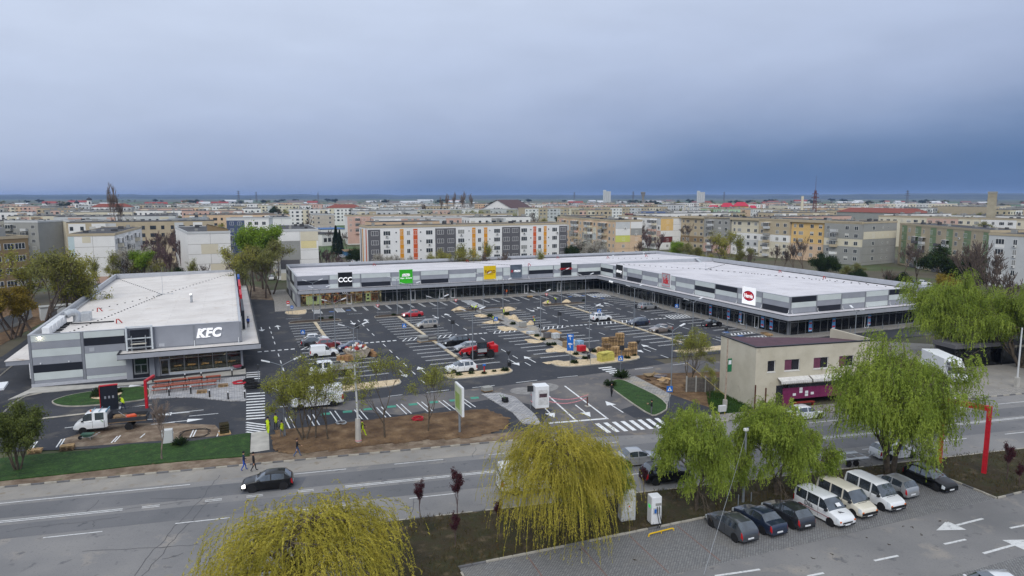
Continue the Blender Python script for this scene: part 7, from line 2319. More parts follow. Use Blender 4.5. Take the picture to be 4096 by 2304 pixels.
def willow_proto(name, seed, h, R, leaf, nstr, leafn, slen, lobes=13, curl=0.0, leafl=.15, leafw=.04, low=.25, up0=.5):
 o = thing(name, 'tree prototype', 'tree', (0, 0, 0))
 rs = np.random.RandomState(seed)
 rr = random.Random(seed)
 mb, br = MB(), MB()
 if curl:
  sk = Skel(seed)
  for k in range(lobes):
   t = 2 * math.pi * k / lobes + seed
   sk.grow((.12 * math.cos(t), .12 * math.sin(t), -.1), (.3 * math.cos(t), .3 * math.sin(t), 1), h * .26, R * .034, 0, 4, .95, .10, (4, 5), .2, .76)
  mx = [max(abs(q[i]) for pts, _, _ in sk.segs for q in pts) for i in range(3)]
  for pts, rad, lev in sk.segs:
   for q in pts: q.x *= R / mx[0]; q.y *= R / mx[1]; q.z *= (h - .4) / mx[2]
   (mb if lev < 2 else br).tube(pts, [max(.014, q) for q in rad], max(3, 8 - 2 * lev), cap=False)
  LC = [q for q in sk.tips if q.z > h * .24] + [q for pts, _, lev in sk.segs if lev == 3 for q in pts[2:] if q.z > h * .24]
  lobes = len(LC)
 else:
  top = Vector((.2, .1, h * .42))
  mb.tube([(0, 0, -.1), (.1, .05, h * .15), (.05, .12, h * .3), top], [R * .07, R * .058, R * .05, R * .042], 9)
  LC = []
  for k in range(lobes):
   a = 2 * math.pi * k * .618 + rr.uniform(-.3, .3)
   q = math.sqrt((k + .5) / lobes) * rr.uniform(.82, 1.18)
   c = Vector((math.cos(a) * R * .68 * q, math.sin(a) * R * .68 * q, h * (.90 - (.30 if not curl else .42) * q * q * (1 if k % 3 else 1.5)) + rr.uniform(-.09, .09) * h))
   LC.append(c)
   m1 = top.lerp(c, .45) + Vector((rr.uniform(-.4, .4), rr.uniform(-.4, .4), h * .06))
   (mb if k < 5 else br).tube([top * .9, m1, top.lerp(c, .8) + Vector((0, 0, h * .05)), c], [R * .034, R * .024, R * .014, R * .007], 6, cap=False)
   for j in range(9):
    e = c + Vector((rr.uniform(-1, 1), rr.uniform(-1, 1), rr.uniform(-.3, .7) if curl else rr.uniform(-.6, -.1))) * R * .22
    br.tube([m1.lerp(c, .6), m1.lerp(c, .85).lerp(e, .3), e], [R * .011, R * .009, R * .006], 4, cap=False)
 mb.build('trunk', M_bark, o, smooth='all')
 br.build('branches', M_bark, o)
 n = nstr
 li = rs.randint(0, lobes, n)
 c = np.array([tuple(q) for q in LC])[li]
 S = c + rs.normal(size=(n, 3)) * np.array([.16 * R, .16 * R, .08 * h]) * (.13 if curl else 1)
 out = S.copy(); out[:, 2] = 0
 loc = S - c; loc[:, 2] = 0
 d = out / (np.linalg.norm(out, axis=1, keepdims=True) + .3) * .6 + loc / (np.linalg.norm(loc, axis=1, keepdims=True) + .2) * .7 + rs.normal(size=(n, 3)) * .3
 d[:, 2] = up0 * rs.uniform(.2, 1.2, n)
 d /= np.linalg.norm(d, axis=1, keepdims=True)
 Ls = slen * rs.uniform(.45, 1.15, n)
 steps = 9
 P = [S]
 cur = d.copy()
 ph = rs.uniform(0, 6.28, (n, 2))
 for k in range(steps):
  cur = cur + np.array([0, 0, -.42]) + rs.normal(size=(n, 3)) * .06
  if curl:
   cur[:, 0] += curl * np.sin(k * 1.9 + ph[:, 0]); cur[:, 1] += curl * np.cos(k * 1.7 + ph[:, 1])
  cur /= np.linalg.norm(cur, axis=1, keepdims=True)
  nx = P[-1] + cur * (Ls[:, None] / steps)
  nx[:, 2] = np.maximum(nx[:, 2], low + rs.uniform(0, .5, n))
  P.append(nx)
 P = np.stack(P, axis=1)
 w = .011
 side = rand_unit(rs, n)[:, None, :] * w
 A, B = P - side, P + side
 V1 = np.stack([A, B], axis=2).reshape(-1, 3)
 base = (np.arange(n)[:, None] * (steps + 1) + np.arange(steps)[None, :]).ravel() * 2
 F1 = np.stack([base, base + 1, base + 3, base + 2], axis=1)
 t = rs.uniform(.05, 1, (n, leafn)) * steps
 i0 = np.minimum(t.astype(int), steps - 1)
 fr = (t - i0)[..., None]
 idx = np.arange(n)[:, None]
 C = P[idx, i0] * (1 - fr) + P[idx, i0 + 1] * fr
 D = P[idx, i0 + 1] - P[idx, i0]
 D /= np.linalg.norm(D, axis=2, keepdims=True) + 1e-9
 C = C.reshape(-1, 3) + rs.normal(size=(n * leafn, 3)) * .035
 V2, F2 = leaf_quads(rs, C, leafl, leafw, D.reshape(-1, 3), .55)
 npmesh('crown', np.concatenate([V1, V2]), np.concatenate([F1, F2 + len(V1)]), leaf, o)
 return o
_protos = []
def plant(proto, loc, rz, scale, name, label, group=None, cat='tree'):
 used = proto.get('used')
 o = dup(proto, loc, rz, label, group, scale)
 o.name = name
 o['category'] = cat
 for k in ('used', 'h'):
  if k in o: del o[k]
 if proto not in _protos: _protos.append(proto)
 return o
wy = willow_proto('willow_tree', 5, 8.0, 6.6, L_yellow, 2100, 34, 3.8, 14, 0, .17, .045, .3)
wy2 = willow_proto('willow_tree', 9, 9.4, 5.4, L_yellow, 2100, 34, 4.8, 12, 0, .17, .045, .35)
wg = willow_proto('willow_tree', 14, 10.0, 4.6, L_green, 5600, 15, 1.25, 2, .6, .17, .058, .9)
wg2 = willow_proto('willow_tree', 23, 11.0, 7.2, L_green, 9000, 14, 1.6, 3, .55, .18, .06, .9)
c = at(1215, 2490); plant(wy, c, .4, (1.02, .95, .87), 'willow_tree', 'yellow weeping willow beside the junction of street and service road', cat='tree')
c = at(2235, 2150); plant(wy2, c, 1.2, (.82, .82, .94), 'willow_tree', 'yellow weeping willow hanging over the parking kerb beside the grey cabinet')
c = at(2400, 2070); plant(wg, c, 2.0, .6, 'willow_tree', 'small green willow growing behind the yellow weeping willow')
c = at(2785, 2046); plant(wg, c, 5.4, (.84, .84, 1.0), 'willow_tree', 'green curly willow with leaning trunk behind the charging post')
c = at(3105, 1985); plant(wg, c, 5.2, .96, 'willow_tree', 'green curly willow beside the street lamp, shading the dark parked cars')
c = at(3560, 1898); plant(wg2, c, 1.1, (1.1, 1.05, 1.24), 'willow_tree', 'broad green curly willow in front of the beige building')
c = at(3790, 1425); plant(wg2, c, 4.0, (1.25, 1.2, 1.3), 'willow_tree', 'big weeping green willow in the yard behind the white box truck')
c = at(4085, 1470); plant(wg2, c, 2.4, 1.2, 'willow_tree', 'green willow over the dark shelter at the yard edge')
st = [tree_proto('street_tree', 31 + k, 9, 5, L_street, 5, .15, .24, M_bark, stems=s_, spread=.72, up=.1, minr=.012, trunk_h=.26, r0=.11, ratio=.72) for k, s_ in ((0, 3), (1, 1), (2, 1))]
for (px, py, hh, k, lb) in ((1217, 1759, 8.8, 0, 'many-stemmed young tree on the soil strip beside the standing workers'), (1262, 1755, 8.2, 1, 'slender young tree in front of the white cargo van'), (1312, 1759, 8.0, 2, 'slender young tree left of the concrete utility pole'), (1539, 1753, 9.2, 1, 'young green-leaved tree with pale trunk beside the utility pole'), (1712, 1729, 7.4, 2, 'young tree with thin leaning trunk next to the billboard')):
 plant(st[k], at(px, py), px * .37, hh / 9, 'street_tree', lb, 'young trees along the soil strip')
plant(st[0], at(2760, 1528), 1.0, 7.8 / 9, 'garden_tree', 'young yellowish tree behind the garden fence beside the beige building')
plant(st[2], at(2840, 1600), 2.2, 4.4 / 9, 'garden_tree', 'thin young tree by the plank fence')
lb_ = tree_proto('bush_tree', 41, 6, 5, leaf_mat('bush_leaf', lin(116, 126, 64), lin(66, 76, 38), .8), 9, .17, .24, M_bark, stems=6, spread=.6, up=.08, minr=.014, trunk_h=.34, r0=.12)
plant(lb_, at(72, 1880), .5, 1.0, 'bush_tree', 'wide many-stemmed bush on the lawn in front of the drive-through')
bare1 = tree_proto('bare_tree', 51, 6, 5, None, bark=mat('grey_twigs', lin(128, 114, 104), .95, var=.15), minr=.012, trunk_h=.32, r0=.14, spread=.62, kids=(3, 4))
plant(bare1, at(648, 1839), .5, 1.0, 'bare_tree', 'small bare tree on the lawn beside the white flatbed truck')
pl1 = tree_proto('plum_tree', 61, 3.5, 5, L_plum, 4, .085, .07, M_bark3, spread=.42, up=.3, minr=.008, trunk_h=.28, r0=.13)
for (px, py, hh, lb) in ((1680, 2074, 3.2, 'small dark red plum tree at the street kerb'), (1829, 2060, 3.9, 'slim dark red plum tree with high crown at the street kerb'), (1822, 2186, 2.6, 'low dark red plum bush in the middle of the planted bed'), (1994, 2125, 2.6, 'dark red plum bush left of the yellow weeping willow'), (2575, 1976, 2.5, 'little dark red plum tree beside the black off-roader'), (2986, 1921, 3.4, 'dark red plum tree just behind the street lamp'), (4026, 1925, 3.6, 'dark red plum tree on the planted corner by the red portal'), (4075, 1950, 2.2, 'low dark red plum bush on the planted corner')):
 plant(pl1, at(px, py), px * .1, hh / 3.5, 'plum_tree', lb, 'dark red plum trees in the planted bed')
bg = {
 'yg': tree_proto('leafy_tree', 71, 12, 5, L_yg, 5, .28, .42, M_bark2, stems=2, minr=.028, spread=.6, up=.12),
 'br': tree_proto('leafy_tree', 72, 12, 5, L_bright, 9, .32, .45, M_bark2, minr=.03, spread=.5, up=.2),
 'ol': tree_proto('leafy_tree', 73, 12, 5, L_olive, 5, .28, .42, M_bark2, stems=2, minr=.028, spread=.6, up=.12),
 'dk': tree_proto('leafy_tree', 74, 10, 5, L_dark, 10, .32, .45, M_bark2, stems=2, minr=.03, spread=.65, up=.05, trunk_h=.24),
 'sp': tree_proto('leafy_tree', 75, 12, 5, L_street, 2, .26, .35, M_bark2, minr=.026, spread=.5, up=.2),
 'bl': tree_proto('blossom_tree', 76, 9, 5, L_bloss, 4, .22, .32, M_bark3, stems=2, minr=.026, spread=.65, up=.08),
 'ba': tree_proto('bare_tree', 77, 12, 5, None, bark=M_bark2, minr=.034, spread=.6, kids=(3, 4)),
 'bp': tree_proto('bare_tree', 78, 12, 5, None, bark=M_bark3, minr=.036, spread=.5, up=.22, kids=(3, 4)),
 'fo': tree_proto('yellow_shrub', 79, 8, 5, L_fors, 7, .26, .35, M_bark2, stems=3, minr=.026, spread=.5, up=.2, trunk_h=.24),
 'po': tree_proto('poplar_tree', 80, 26, 5, None, bark=mat('pale_twigs', lin(122, 108, 98), .95, var=.2), minr=.03, spread=.3, up=.42, kids=(3, 4), trunk_h=.3, ratio=.66, r0=.07),
 'cf': None,
}
cfm = thing('conifer_tree', 'tree prototype', 'tree', (0, 0, 0))
MB().tube([(0, 0, 0), (0, 0, 9)], [.18, .03], 6).build('trunk', M_bark, cfm)
rsn = np.random.RandomState(4)
n = 4200
tt = rsn.uniform(.06, 1, n) ** .8
rad = (1 - tt) * 2.3 * rsn.uniform(.25, 1, n) + .05
an = rsn.uniform(0, 6.283, n)
C = np.stack([np.cos(an) * rad, np.sin(an) * rad, tt * 10 - rad * .25], 1)
A = np.stack([np.cos(an), np.sin(an), -.35 * np.ones(n)], 1)
V, F = leaf_quads(rsn, C, .42, .2, A, .3)
npmesh('crown', V, F, leaf_mat('conifer_needles', lin(50, 66, 44), lin(28, 40, 28), .8), cfm)
bg['cf'] = cfm
cfm['h'] = 10
kn = {'yg': 'yellow-green leafing tree', 'br': 'fresh bright green tree', 'ol': 'olive leafing tree', 'dk': 'dense dark green bush', 'sp': 'sparsely leafing tree', 'bl': 'white blossoming tree', 'ba': 'bare brown tree', 'bp': 'bare purplish tree', 'fo': 'yellow flowering shrub', 'po': 'tall bare poplar', 'cf': 'dark conifer'}
spots = [('behind the restaurant by the brown block', [(40, 152, 15, 'yg'), (120, 148, 16, 'yg'), (205, 146, 15.5, 'ol'), (290, 152, 14, 'yg'), (330, 158, 12, 'sp'), (15, 150, 9, 'fo')]),
  ('between the restaurant roof and the first white gable', [(425, 205, 11.5, 'sp'), (392, 202, 10, 'sp'), (480, 204, 8, 'yg'), (575, 203, 11, 'br'), (550, 206, 9, 'yg'), (520, 210, 12, 'bl'), (500, 204, 10, 'ba')]),
  ('in the gap between the two white gables', [(600, 215, 14, 'bp'), (640, 205, 13.5, 'bp'), (690, 200, 13, 'bp'), (730, 240, 14, 'bp'), (660, 245, 14, 'ba'), (710, 196, 7, 'dk'), (690, 198, 6, 'br'), (620, 260, 14, 'bp'), (705, 280, 14, 'bp'), (690, 320, 14, 'bp'), (725, 197, 9, 'ba')]),
  ('before the cream gable', [(790, 194, 9.5, 'sp'), (840, 193, 6, 'ol'), (765, 194, 7, 'sp'), (815, 194, 8, 'ba'), (925, 194, 9, 'ba')]),
  ('in the lane beside the shop gable', [(960, 186, 13, 'yg'), (1010, 196, 16.5, 'br'), (1045, 200, 17, 'br'), (1080, 188, 14, 'ol'), (985, 178, 11, 'ol'), (1055, 182, 12, 'ol'), (1030, 220, 15, 'ol')]),
  ('between the shop gable and the banded block', [(1290, 235, 9, 'bp'), (1330, 222, 9.5, 'bp'), (1355, 216, 8, 'bp'), (1310, 240, 7, 'bp'), (1345, 300, 13, 'cf'), (1360, 305, 11, 'cf'), (1440, 236, 9, 'dk')]),
  ('before the banded block', [(1558, 207, 8.5, 'bl'), (1602, 207, 8, 'bl'), (1690, 205, 6, 'dk'), (1770, 204, 9, 'yg'), (1808, 205, 10, 'yg'), (1850, 206, 11.5, 'sp'), (1930, 207, 12, 'sp'), (1955, 206, 9, 'ba'), (2040, 208, 9, 'ba'), (2150, 208, 9.5, 'sp'), (2240, 208, 5.5, 'dk')]),
  ('before the patchwork block', [(2305, 242, 9, 'dk'), (2345, 238, 11, 'bl'), (2375, 240, 9, 'bl'), (2540, 240, 10.5, 'ba'), (2600, 262, 13, 'bp'), (2622, 264, 12, 'bp'), (2660, 245, 6, 'dk')]),
  ('before the long staggered block', [(2715, 238, 10, 'br'), (2760, 234, 10, 'ol'), (2790, 228, 7, 'yg'), (2890, 238, 13.5, 'yg'), (2945, 240, 13, 'sp'), (2990, 232, 9, 'ol'), (3020, 228, 8, 'ba'), (3090, 228, 10.5, 'ba'), (3130, 226, 9, 'ba'), (3180, 224, 11, 'ba'), (3225, 222, 13.5, 'ba'), (3310, 216, 9, 'dk'), (3420, 206, 7.5, 'ol'), (3445, 205, 6, 'dk')]),
  ('around the lane beyond the arcade end', [(3560, 192, 8, 'ba'), (3595, 200, 6, 'dk'), (3610, 215, 13, 'ba'), (3680, 205, 13, 'ba'), (3790, 178, 8, 'fo'), (3830, 190, 13, 'dk'), (3870, 182, 16, 'ba'), (3920, 172, 16, 'ba'), (3950, 180, 14, 'ba'), (4005, 150, 13.5, 'ba'), (4060, 152, 12.5, 'ba'), (4090, 140, 8, 'dk'), (3760, 200, 12, 'ba')]),
  ('rising above the far rooftops', [(470, 340, 31, 'po'), (476, 343, 26, 'po'), (1765, 620, 25, 'po'), (1795, 620, 28, 'po'), (1820, 625, 29, 'po'), (1845, 630, 27, 'po'), (1862, 622, 30, 'po'), (1880, 628, 28, 'po'), (1680, 560, 20, 'ba')])]
cnt = {}
for where, lst in spots:
 for i, (px, d, hh, k) in enumerate(lst):
  p = bg[k]
  same = [q for q in lst if q[3] == k]
  hs = sorted(q[2] for q in same)
  size = '' if len(same) == 1 else ('tallest ' if hh == hs[-1] and hs.count(hh) == 1 else 'lowest ' if hh == hs[0] and hs.count(hh) == 1 else '')
  plant(p, along(px, d), px * .13 + i, hh / p['h'], p.name.split('.')[0], '%s%s growing %s' % (size, kn[k], where), '%ss growing %s' % (kn[k], where))
rt2 = random.Random(5)
for k in range(360):
 px = rt2.uniform(-60, 4160)
 d = rt2.uniform(300, 1050)
 kk = rt2.choice(('ba', 'bp', 'ol', 'ba', 'dk', 'yg', 'sp'))
 p = bg[kk]
 q = along(px, d)
 if any(math.hypot(q[0] - fx, q[1] - fy) < fr * .55 for fx, fy, fr, _ in footprints): continue
 hh = rt2.uniform(8, 15)
 o = plant(p, q, rt2.uniform(0, 6), hh / p['h'], p.name.split('.')[0], '%s standing among the far rows of blocks' % kn[kk], '%ss among the far rows' % kn[kk])
for k in range(230):
 px = rt2.uniform(-60, 4160)
 d = 1050 + 2200 * rt2.random() ** 1.6
 kk = rt2.choice(('ba', 'bp', 'ol', 'dk', 'dk'))
 p = bg[kk]
 q = along(px, d)
 hh = rt2.uniform(9, 16)
 sc_ = hh / p['h']
 plant(p, q, rt2.uniform(0, 6), (sc_ * 1.7, sc_ * 1.7, sc_), p.name.split('.')[0], '%s on the plain beyond the town' % kn[kk], '%ss on the plain' % kn[kk])
for p in [wy, wy2, wg, wg2, *st, lb_, bare1, pl1, *bg.values()]:
 for c_ in list(p.children): bpy.data.objects.remove(c_)
 bpy.data.objects.remove(p)
rsn = np.random.RandomState(6)
n = 26000
X_ = rsn.uniform(6, 78, n); Y_ = rsn.uniform(36.5, 52, n)
keep = np.array([pip(x, y, bed) for x, y in zip(X_, Y_)])
keep &= (noise2(X_, Y_, .55, 9) + rsn.uniform(-.5, .5, n)) > -.05
X_, Y_ = X_[keep], Y_[keep]
n = len(X_)
C = np.stack([X_, Y_, .2 + rsn.uniform(0, .12, n)], 1)
A = np.stack([rsn.normal(size=n) * .5, rsn.normal(size=n) * .5, np.ones(n)], 1)
V, F = leaf_quads(rsn, C, .38, .045, A, .25)
o = npmesh('weeds', V, F, leaf_mat('weed_green', lin(70, 74, 40), lin(86, 68, 46), .6, .1))
tag(o, 'rough grass and weeds covering the planted bed', 'weeds', kind='stuff')
n = 5000
pl_ = Z2([(1950, 930), (2150, 930), (2440, 1080), (2410, 1130), (2060, 1160), (1980, 1090)])
X_ = rsn.uniform(min(p[0] for p in pl_), max(p[0] for p in pl_), n); Y_ = rsn.uniform(min(p[1] for p in pl_), max(p[1] for p in pl_), n)
keep = np.array([pip(x, y, pl_) for x, y in zip(X_, Y_)])
C = np.stack([X_[keep], Y_[keep], np.full(keep.sum(), .2)], 1)
A = np.stack([rsn.normal(size=len(C)) * .5, rsn.normal(size=len(C)) * .5, np.ones(len(C))], 1)
V, F = leaf_quads(rsn, C, .4, .05, A, .25)
o = npmesh('weeds', V, F, leaf_mat('weed_fresh', lin(60, 92, 34), lin(44, 66, 26), .6, .1))
tag(o, 'tall fresh grass below the rusty pole by the beige wall', 'grass', kind='stuff')
hz = MB().box(-9000, -400, -1.2, 13000, 13000, 75).build('haze', [])
hm = bpy.data.materials.new('haze_air')
hm.use_nodes = True
nt = hm.node_tree
nt.nodes.clear()
vo = nt.nodes.new('ShaderNodeVolumePrincipled')
vo.inputs['Color'].default_value = (.42, .60, 1, 1)
vo.inputs['Density'].default_value = .00008
vo.inputs['Anisotropy'].default_value = 0
oo = nt.nodes.new('ShaderNodeOutputMaterial')
nt.links.new(vo.outputs[0], oo.inputs['Volume'])
hz.data.materials.append(hm)
hz['kind'] = 'stuff'
tag(hz, 'thin bluish haze over the town and plain', 'haze')
# lamps, signs, bollards
lamp = thing('lamp_post', 'x', 'lamp post', (0, 0, 0))
MB().tube([(0, 0, 0), (0, 0, .4), (0, 0, .42), (0, 0, 7.7)], [.11, .11, .085, .055], 8).build('pole', M_post, lamp)
for s in (-1, 1):
 a_ = MB().tube([(0, 0, 7.6), (s * .9, 0, 8.0), (s * 1.25, 0, 8.13)], .035, 6).build('arm', M_post, lamp)
 MB().obox((s * 1.6, 0, 8.24), (.85, .3, .1), ry=-s * .32).build('lamp_head', M_wpaint, a_)
LPn = [(1256, 1281, 'on the planted island before the shoe shop'), (1284, 1319, 'on the sandy kerb north of the grey saloon'), (1342, 1395, 'beside the dark blue hatchback and skip'), (1140, 1745, 'near the zebra by the drive-through'), (1420, 1538, 'at the gravel end of the first row'), (1590, 1260, 'on the island by the red sedan'), (1644, 1297, 'on the kerb left of the silver beige car'), (1753, 1375, 'beside the slab stack on the kerb'), (1891, 1450, 'in front of the telehandler'), (1933, 1239, 'on the island at the zebra'), (2012, 1276, 'by the concrete slabs on the footway'), (2162, 1344, 'halfway along the footway'), (2356, 1432, 'by the pallet stacks'), (2246, 1216, 'on the island with kneeling gardeners'), (2341, 1246, 'on the kerb behind the white crossover'), (2535, 1312, 'by the dark blue hatchback in the right block'), (2768, 1391, 'by the sandy end of the right block'), (2684, 1550, 'on the soil patch by the garden path'), (3413, 1447, 'on the pavement behind the beige building')]
for i, (x, y, w) in enumerate(LPn):
 dup(lamp, at(x, y), .1 if i < 18 else 1.2, 'grey double-armed lamp post ' + w, 'double-armed lamp posts of the car park')
for c_ in list(lamp.children_recursive): bpy.data.objects.remove(c_)
bpy.data.objects.remove(lamp)
M_sblue = mat('sign_blue', lin(28, 104, 190), .5, var=.03)
M_sback = mat('sign_back', lin(44, 46, 50), .6)
def sign(px, py, hgt, kind, label, group=None, rz=-.35):
 o = thing('traffic_sign', label, 'sign', (*at(px, py), 0), rz, group)
 MB().tube([(0, 0, 0), (0, 0, hgt)], .035, 6).build('post', M_post, o)
 z = hgt - .35
 d = -.05
 tri = lambda s, zc: [(-s, d, zc + s * .58), (s, d, zc + s * .58), (0, d, zc - s * 1.15)]
 if kind in ('cross', 'back', 'truck'):
  w, hh = (.36, .36) if kind != 'truck' else (.48, 1.25)
  p = MB().box(-w, d, z - hh, w, d + .03, z + hh).build('sign_plate', M_sback if kind == 'back' else M_sblue, o)
  if kind == 'cross':
   MB().add([(-.27, d - .01, z - .22), (.27, d - .01, z - .22), (0, d - .01, z + .27)], [(0, 1, 2)]).build('sign_triangle', M_wpaint, p)
   MB().box(-.05, d - .02, z - .17, .05, d - .012, z + .05).build('sign_figure', M_blkpl, p)
  if kind == 'truck':
   for zz, s in ((z + .85, 1), (z - .35, 1)):
    MB().box(-.3, d - .01, zz, .12, d - .003, zz + .26).box(.14, d - .01, zz, .3, d - .003, zz + .18).build('lorry_symbol', M_wpaint, p)
    MB().box(-.04, d - .01, zz - .5, .05, d - .003, zz - .2).add([(-.2, d - .01, zz - .2), (.05, d - .01, zz - .32), (.05, d - .01, zz - .08)], [(0, 1, 2)]).build('arrow_symbol', M_wpaint, p)
 elif kind in ('yield', 'yback'):
  p = MB().add(tri(.4, z) + [(x, d + .02, zz) for x, _, zz in tri(.4, z)], [(2, 1, 0), (3, 4, 5), (0, 1, 4, 3), (1, 2, 5, 4), (2, 0, 3, 5)]).build('sign_plate', M_kred if kind == 'yield' else M_sback, o)
  if kind == 'yield':
   MB().add([(x, y_ - .01, zz) for x, y_, zz in tri(.24, z + .02)], [(2, 1, 0)]).build('sign_field', M_wpaint, p)
 else:
  p = MB().lathe([(.36, d), (.36, d + .03)], 20, c=(0, 0, z), axis='y').build('sign_plate', M_kred if kind == 'noentry' else M_sblue, o)
  MB().box(-.24, d - .012, z - .07, .24, d - .004, z + .07).build('sign_symbol', M_wpaint, p)
  if kind == 'noentry': MB().box(-.3, d, z - .75, .3, d + .03, z - .42).build('supplementary_plate', M_wpaint, o)
GS = 'blue crossing signs in the car park'
for (x, y, w) in ((1214, 1388, 'beside the grey saloon'), (1618, 1360, 'left of the slab stack'), (1983, 1330, 'beside the worker with a shovel'), (2396, 1294, 'in front of the white crossover'), (2705, 1272, 'beside the shop bollards'), (2481, 1504, 'at the zebra by the lawn'), (2676, 1640, 'behind the curly willow')):
 sign(x, y, 2.9, 'cross', 'blue square crossing sign ' + w, GS)
for (x, y, w) in ((1430, 1361, 'behind the dark blue hatchback'), (1811, 1342, 'behind the black estate car'), (2238, 1305, 'between the middle rows'), (2540, 1273, 'beside the silver estate car'), (2121, 1635, 'in front of the white entrance cabin'), (2486, 1455, 'next to the pallet stacks')):
 sign(x, y, 2.8, 'back', 'dark square back of a road sign ' + w, 'signs seen from behind')
for (x, y, w) in ((1035, 1535, 'at the drive-through corner'), (2034, 1474, 'on the gravel island end'), (2551, 1426, 'right of the pallets'), (2902, 1372, 'beside the marked disabled bays'), (2361, 1461, 'by the litter bin on gravel')):
 sign(x, y, 2.7, 'yback', 'dark triangular back of a give-way sign ' + w, 'signs seen from behind')
for (x, y, w) in ((1512, 1268, 'on the island left of the red sedan'), (1824, 1245, 'on the gravel heap'), (2186, 1219, 'behind the kneeling gardener')):
 sign(x, y, 2.8, 'yield', 'red and white give-way sign ' + w, 'give-way signs')
sign(1154, 1257, 2.9, 'noentry', 'round red no-entry sign on the pavement nose')
sign(1169, 1259, 2.0, 'round', 'round blue turn sign on the pavement nose')
sign(2280, 1466, 4.0, 'truck', 'tall blue sign with two lorry symbols on the gravel island')
bo_ = MB().tube([(0, 0, 0), (0, 0, 1.05)], .07, 8).build('bollard', M_post)
k = 0
def bollard(x, y, w):
 o = bpy.data.objects.new('bollard', bo_.data); COL.objects.link(o); o.location = (x, y, .1)
 tag(o, 'short round grey bollard on the %s pavement' % w, 'bollard', 'bollards on the %s pavement' % w)
for k in range(25): bollard(*G(16.5 + 2.95 * k, 159.9), 'back wing')
for k in range(22): bollard(*G(89.9, 157 - 2.75 * k), 'right wing')
for k in range(6): bollard(*G(101 + 4.2 * k, 91.6), 'arcade end')
bpy.data.objects.remove(bo_)
# restaurant terrace and drive-through
M_tabl = mat('table_wood', lin(150, 78, 58), .7, var=.15)
tb = thing('picnic_table', 'x', 'table', (0, 0, 0))
for k in range(4): MB().box(-.95, -.34 + .17 * k, .72, .95, -.19 + .17 * k, .77).build('top_plank', M_tabl, tb)
for s in (-1, 1):
 MB().box(-.95, s * .75 - .13, .43, .95, s * .75 + .13, .48).build('bench', M_tabl, tb)
for x in (-.75, .75):
 MB().tube([(x, -.75, 0), (x, -.75, .43)], .03, 5).tube([(x, .75, 0), (x, .75, .43)], .03, 5).tube([(x, -.75, .4), (x, .75, .4)], .03, 5).tube([(x, 0, .4), (x, 0, .72)], .035, 5).build('leg_frame', M_blkpl, tb)
for i, (x, y) in enumerate(((650, 1548), (717, 1541), (782, 1534), (854, 1528), (642, 1570), (709, 1562), (772, 1556), (836, 1550))):
 dup(tb, (*at(x, y), .1), .02, ('row nearer the restaurant glass' if i < 4 else 'row nearer the drive lane') and 'red-brown picnic table in the %s' % ('row nearer the restaurant glass' if i < 4 else 'row nearer the drive lane'), 'picnic tables ' + ('by the glass' if i < 4 else 'by the lane'))
for c_ in list(tb.children): bpy.data.objects.remove(c_)
bpy.data.objects.remove(tb)
for i, (x, y) in enumerate(((612, 1532), (741, 1526), (806, 1520), (929, 1508), (677, 1586), (764, 1578), (839, 1592), (913, 1600), (980, 1596))):
 o = thing('light_bollard', 'black terrace light bollard with pale head %s' % ('along the drive lane kerb' if i > 3 else 'along the restaurant glass'), 'bollard', (*at(x, y), .1), 0, 'light bollards ' + ('lane' if i > 3 else 'glass'))
 MB().tube([(0, 0, 0), (0, 0, .85)], .09, 8).build('post', M_blkpl, o)
 MB().tube([(0, 0, .85), (0, 0, 1.0)], .09, 8).build('lamp_head', M_wpaint, o)
P_kred = mat('portal_red', lin(150, 28, 38), .5)
o = thing('menu_board', 'black drive-through menu board with red top edge beside the lawn island', 'menu board', (*at(441, 1645), 0), .12)
MB().cbox(-.9, -.15, .2, .9, .15, 3.1, .03).build('board', M_pdark, o)
MB().box(-.95, -.2, 3.102, .95, .2, 3.2).box(-.97, -.19, .1, -.902, .19, 3.1).build('red_edge', P_kred, o)
for k in range(3): MB().box(-.5 + k * .4, -.17, 1.6, -.3 + k * .4, -.152, 1.9).build('menu_picture', M_pmid, o)
o = thing('height_portal', 'red clearance portal arm beside the lawn island', 'portal', (*at(588, 1632), 0), 1.3)
MB().box(-.14, -.14, 0, .14, .14, 3.4).build('leg', P_kred, o)
MB().box(.141, -.14, 3.1, 2.6, .14, 3.4).build('beam', P_kred, o)
o = thing('red_portal', 'tall red steel portal on the planted corner by the service road', 'portal', (*at(3935, 1899), 0), math.radians(112))
MB().box(-.18, -.16, 0, .18, .16, 6.4).build('leg', P_kred, o)
MB().box(.181, -.16, 5.95, 3.4, .16, 6.4).build('beam', P_kred, o)
MB().box(3.401, -.16, 0, 3.76, .16, 6.4).build('leg', P_kred, o)
o = thing('order_canopy', 'white flat canopy over a dark and red order point at the drive entry', 'canopy', (-26.5, 95.5, 0), .1)
MB().box(-3, -1.6, 3.0, 1.6, 1.6, 3.25).build('canopy_roof', M_wpaint, o)
MB().box(-2.8, -1.2, 2.6, .9, 1.2, 2.99).build('canopy_soffit', P_kred, o)
MB().box(-2.6, -.9, 0, -.2, .9, 2.59).build('order_point', M_pdark, o)
o = thing('transformer_cabin', 'low grey prefabricated transformer cabin behind the restaurant', 'cabin', (*at(165, 1283), 0), .3)
MB().cbox(0, 0, 0, 5.5, 2.6, 2.6, .05).build('shell', W_lgrey, o)
MB().box(-.15, -.15, 2.601, 5.65, 2.75, 2.75).build('roof', W_grey, o)
MB().box(1.8, -.04, .1, 2.8, .02, 2.2).build('door', W_dgrey, o)
f0, f1, f2 = at(0, 1330), at(75, 1300), at(128, 1268)
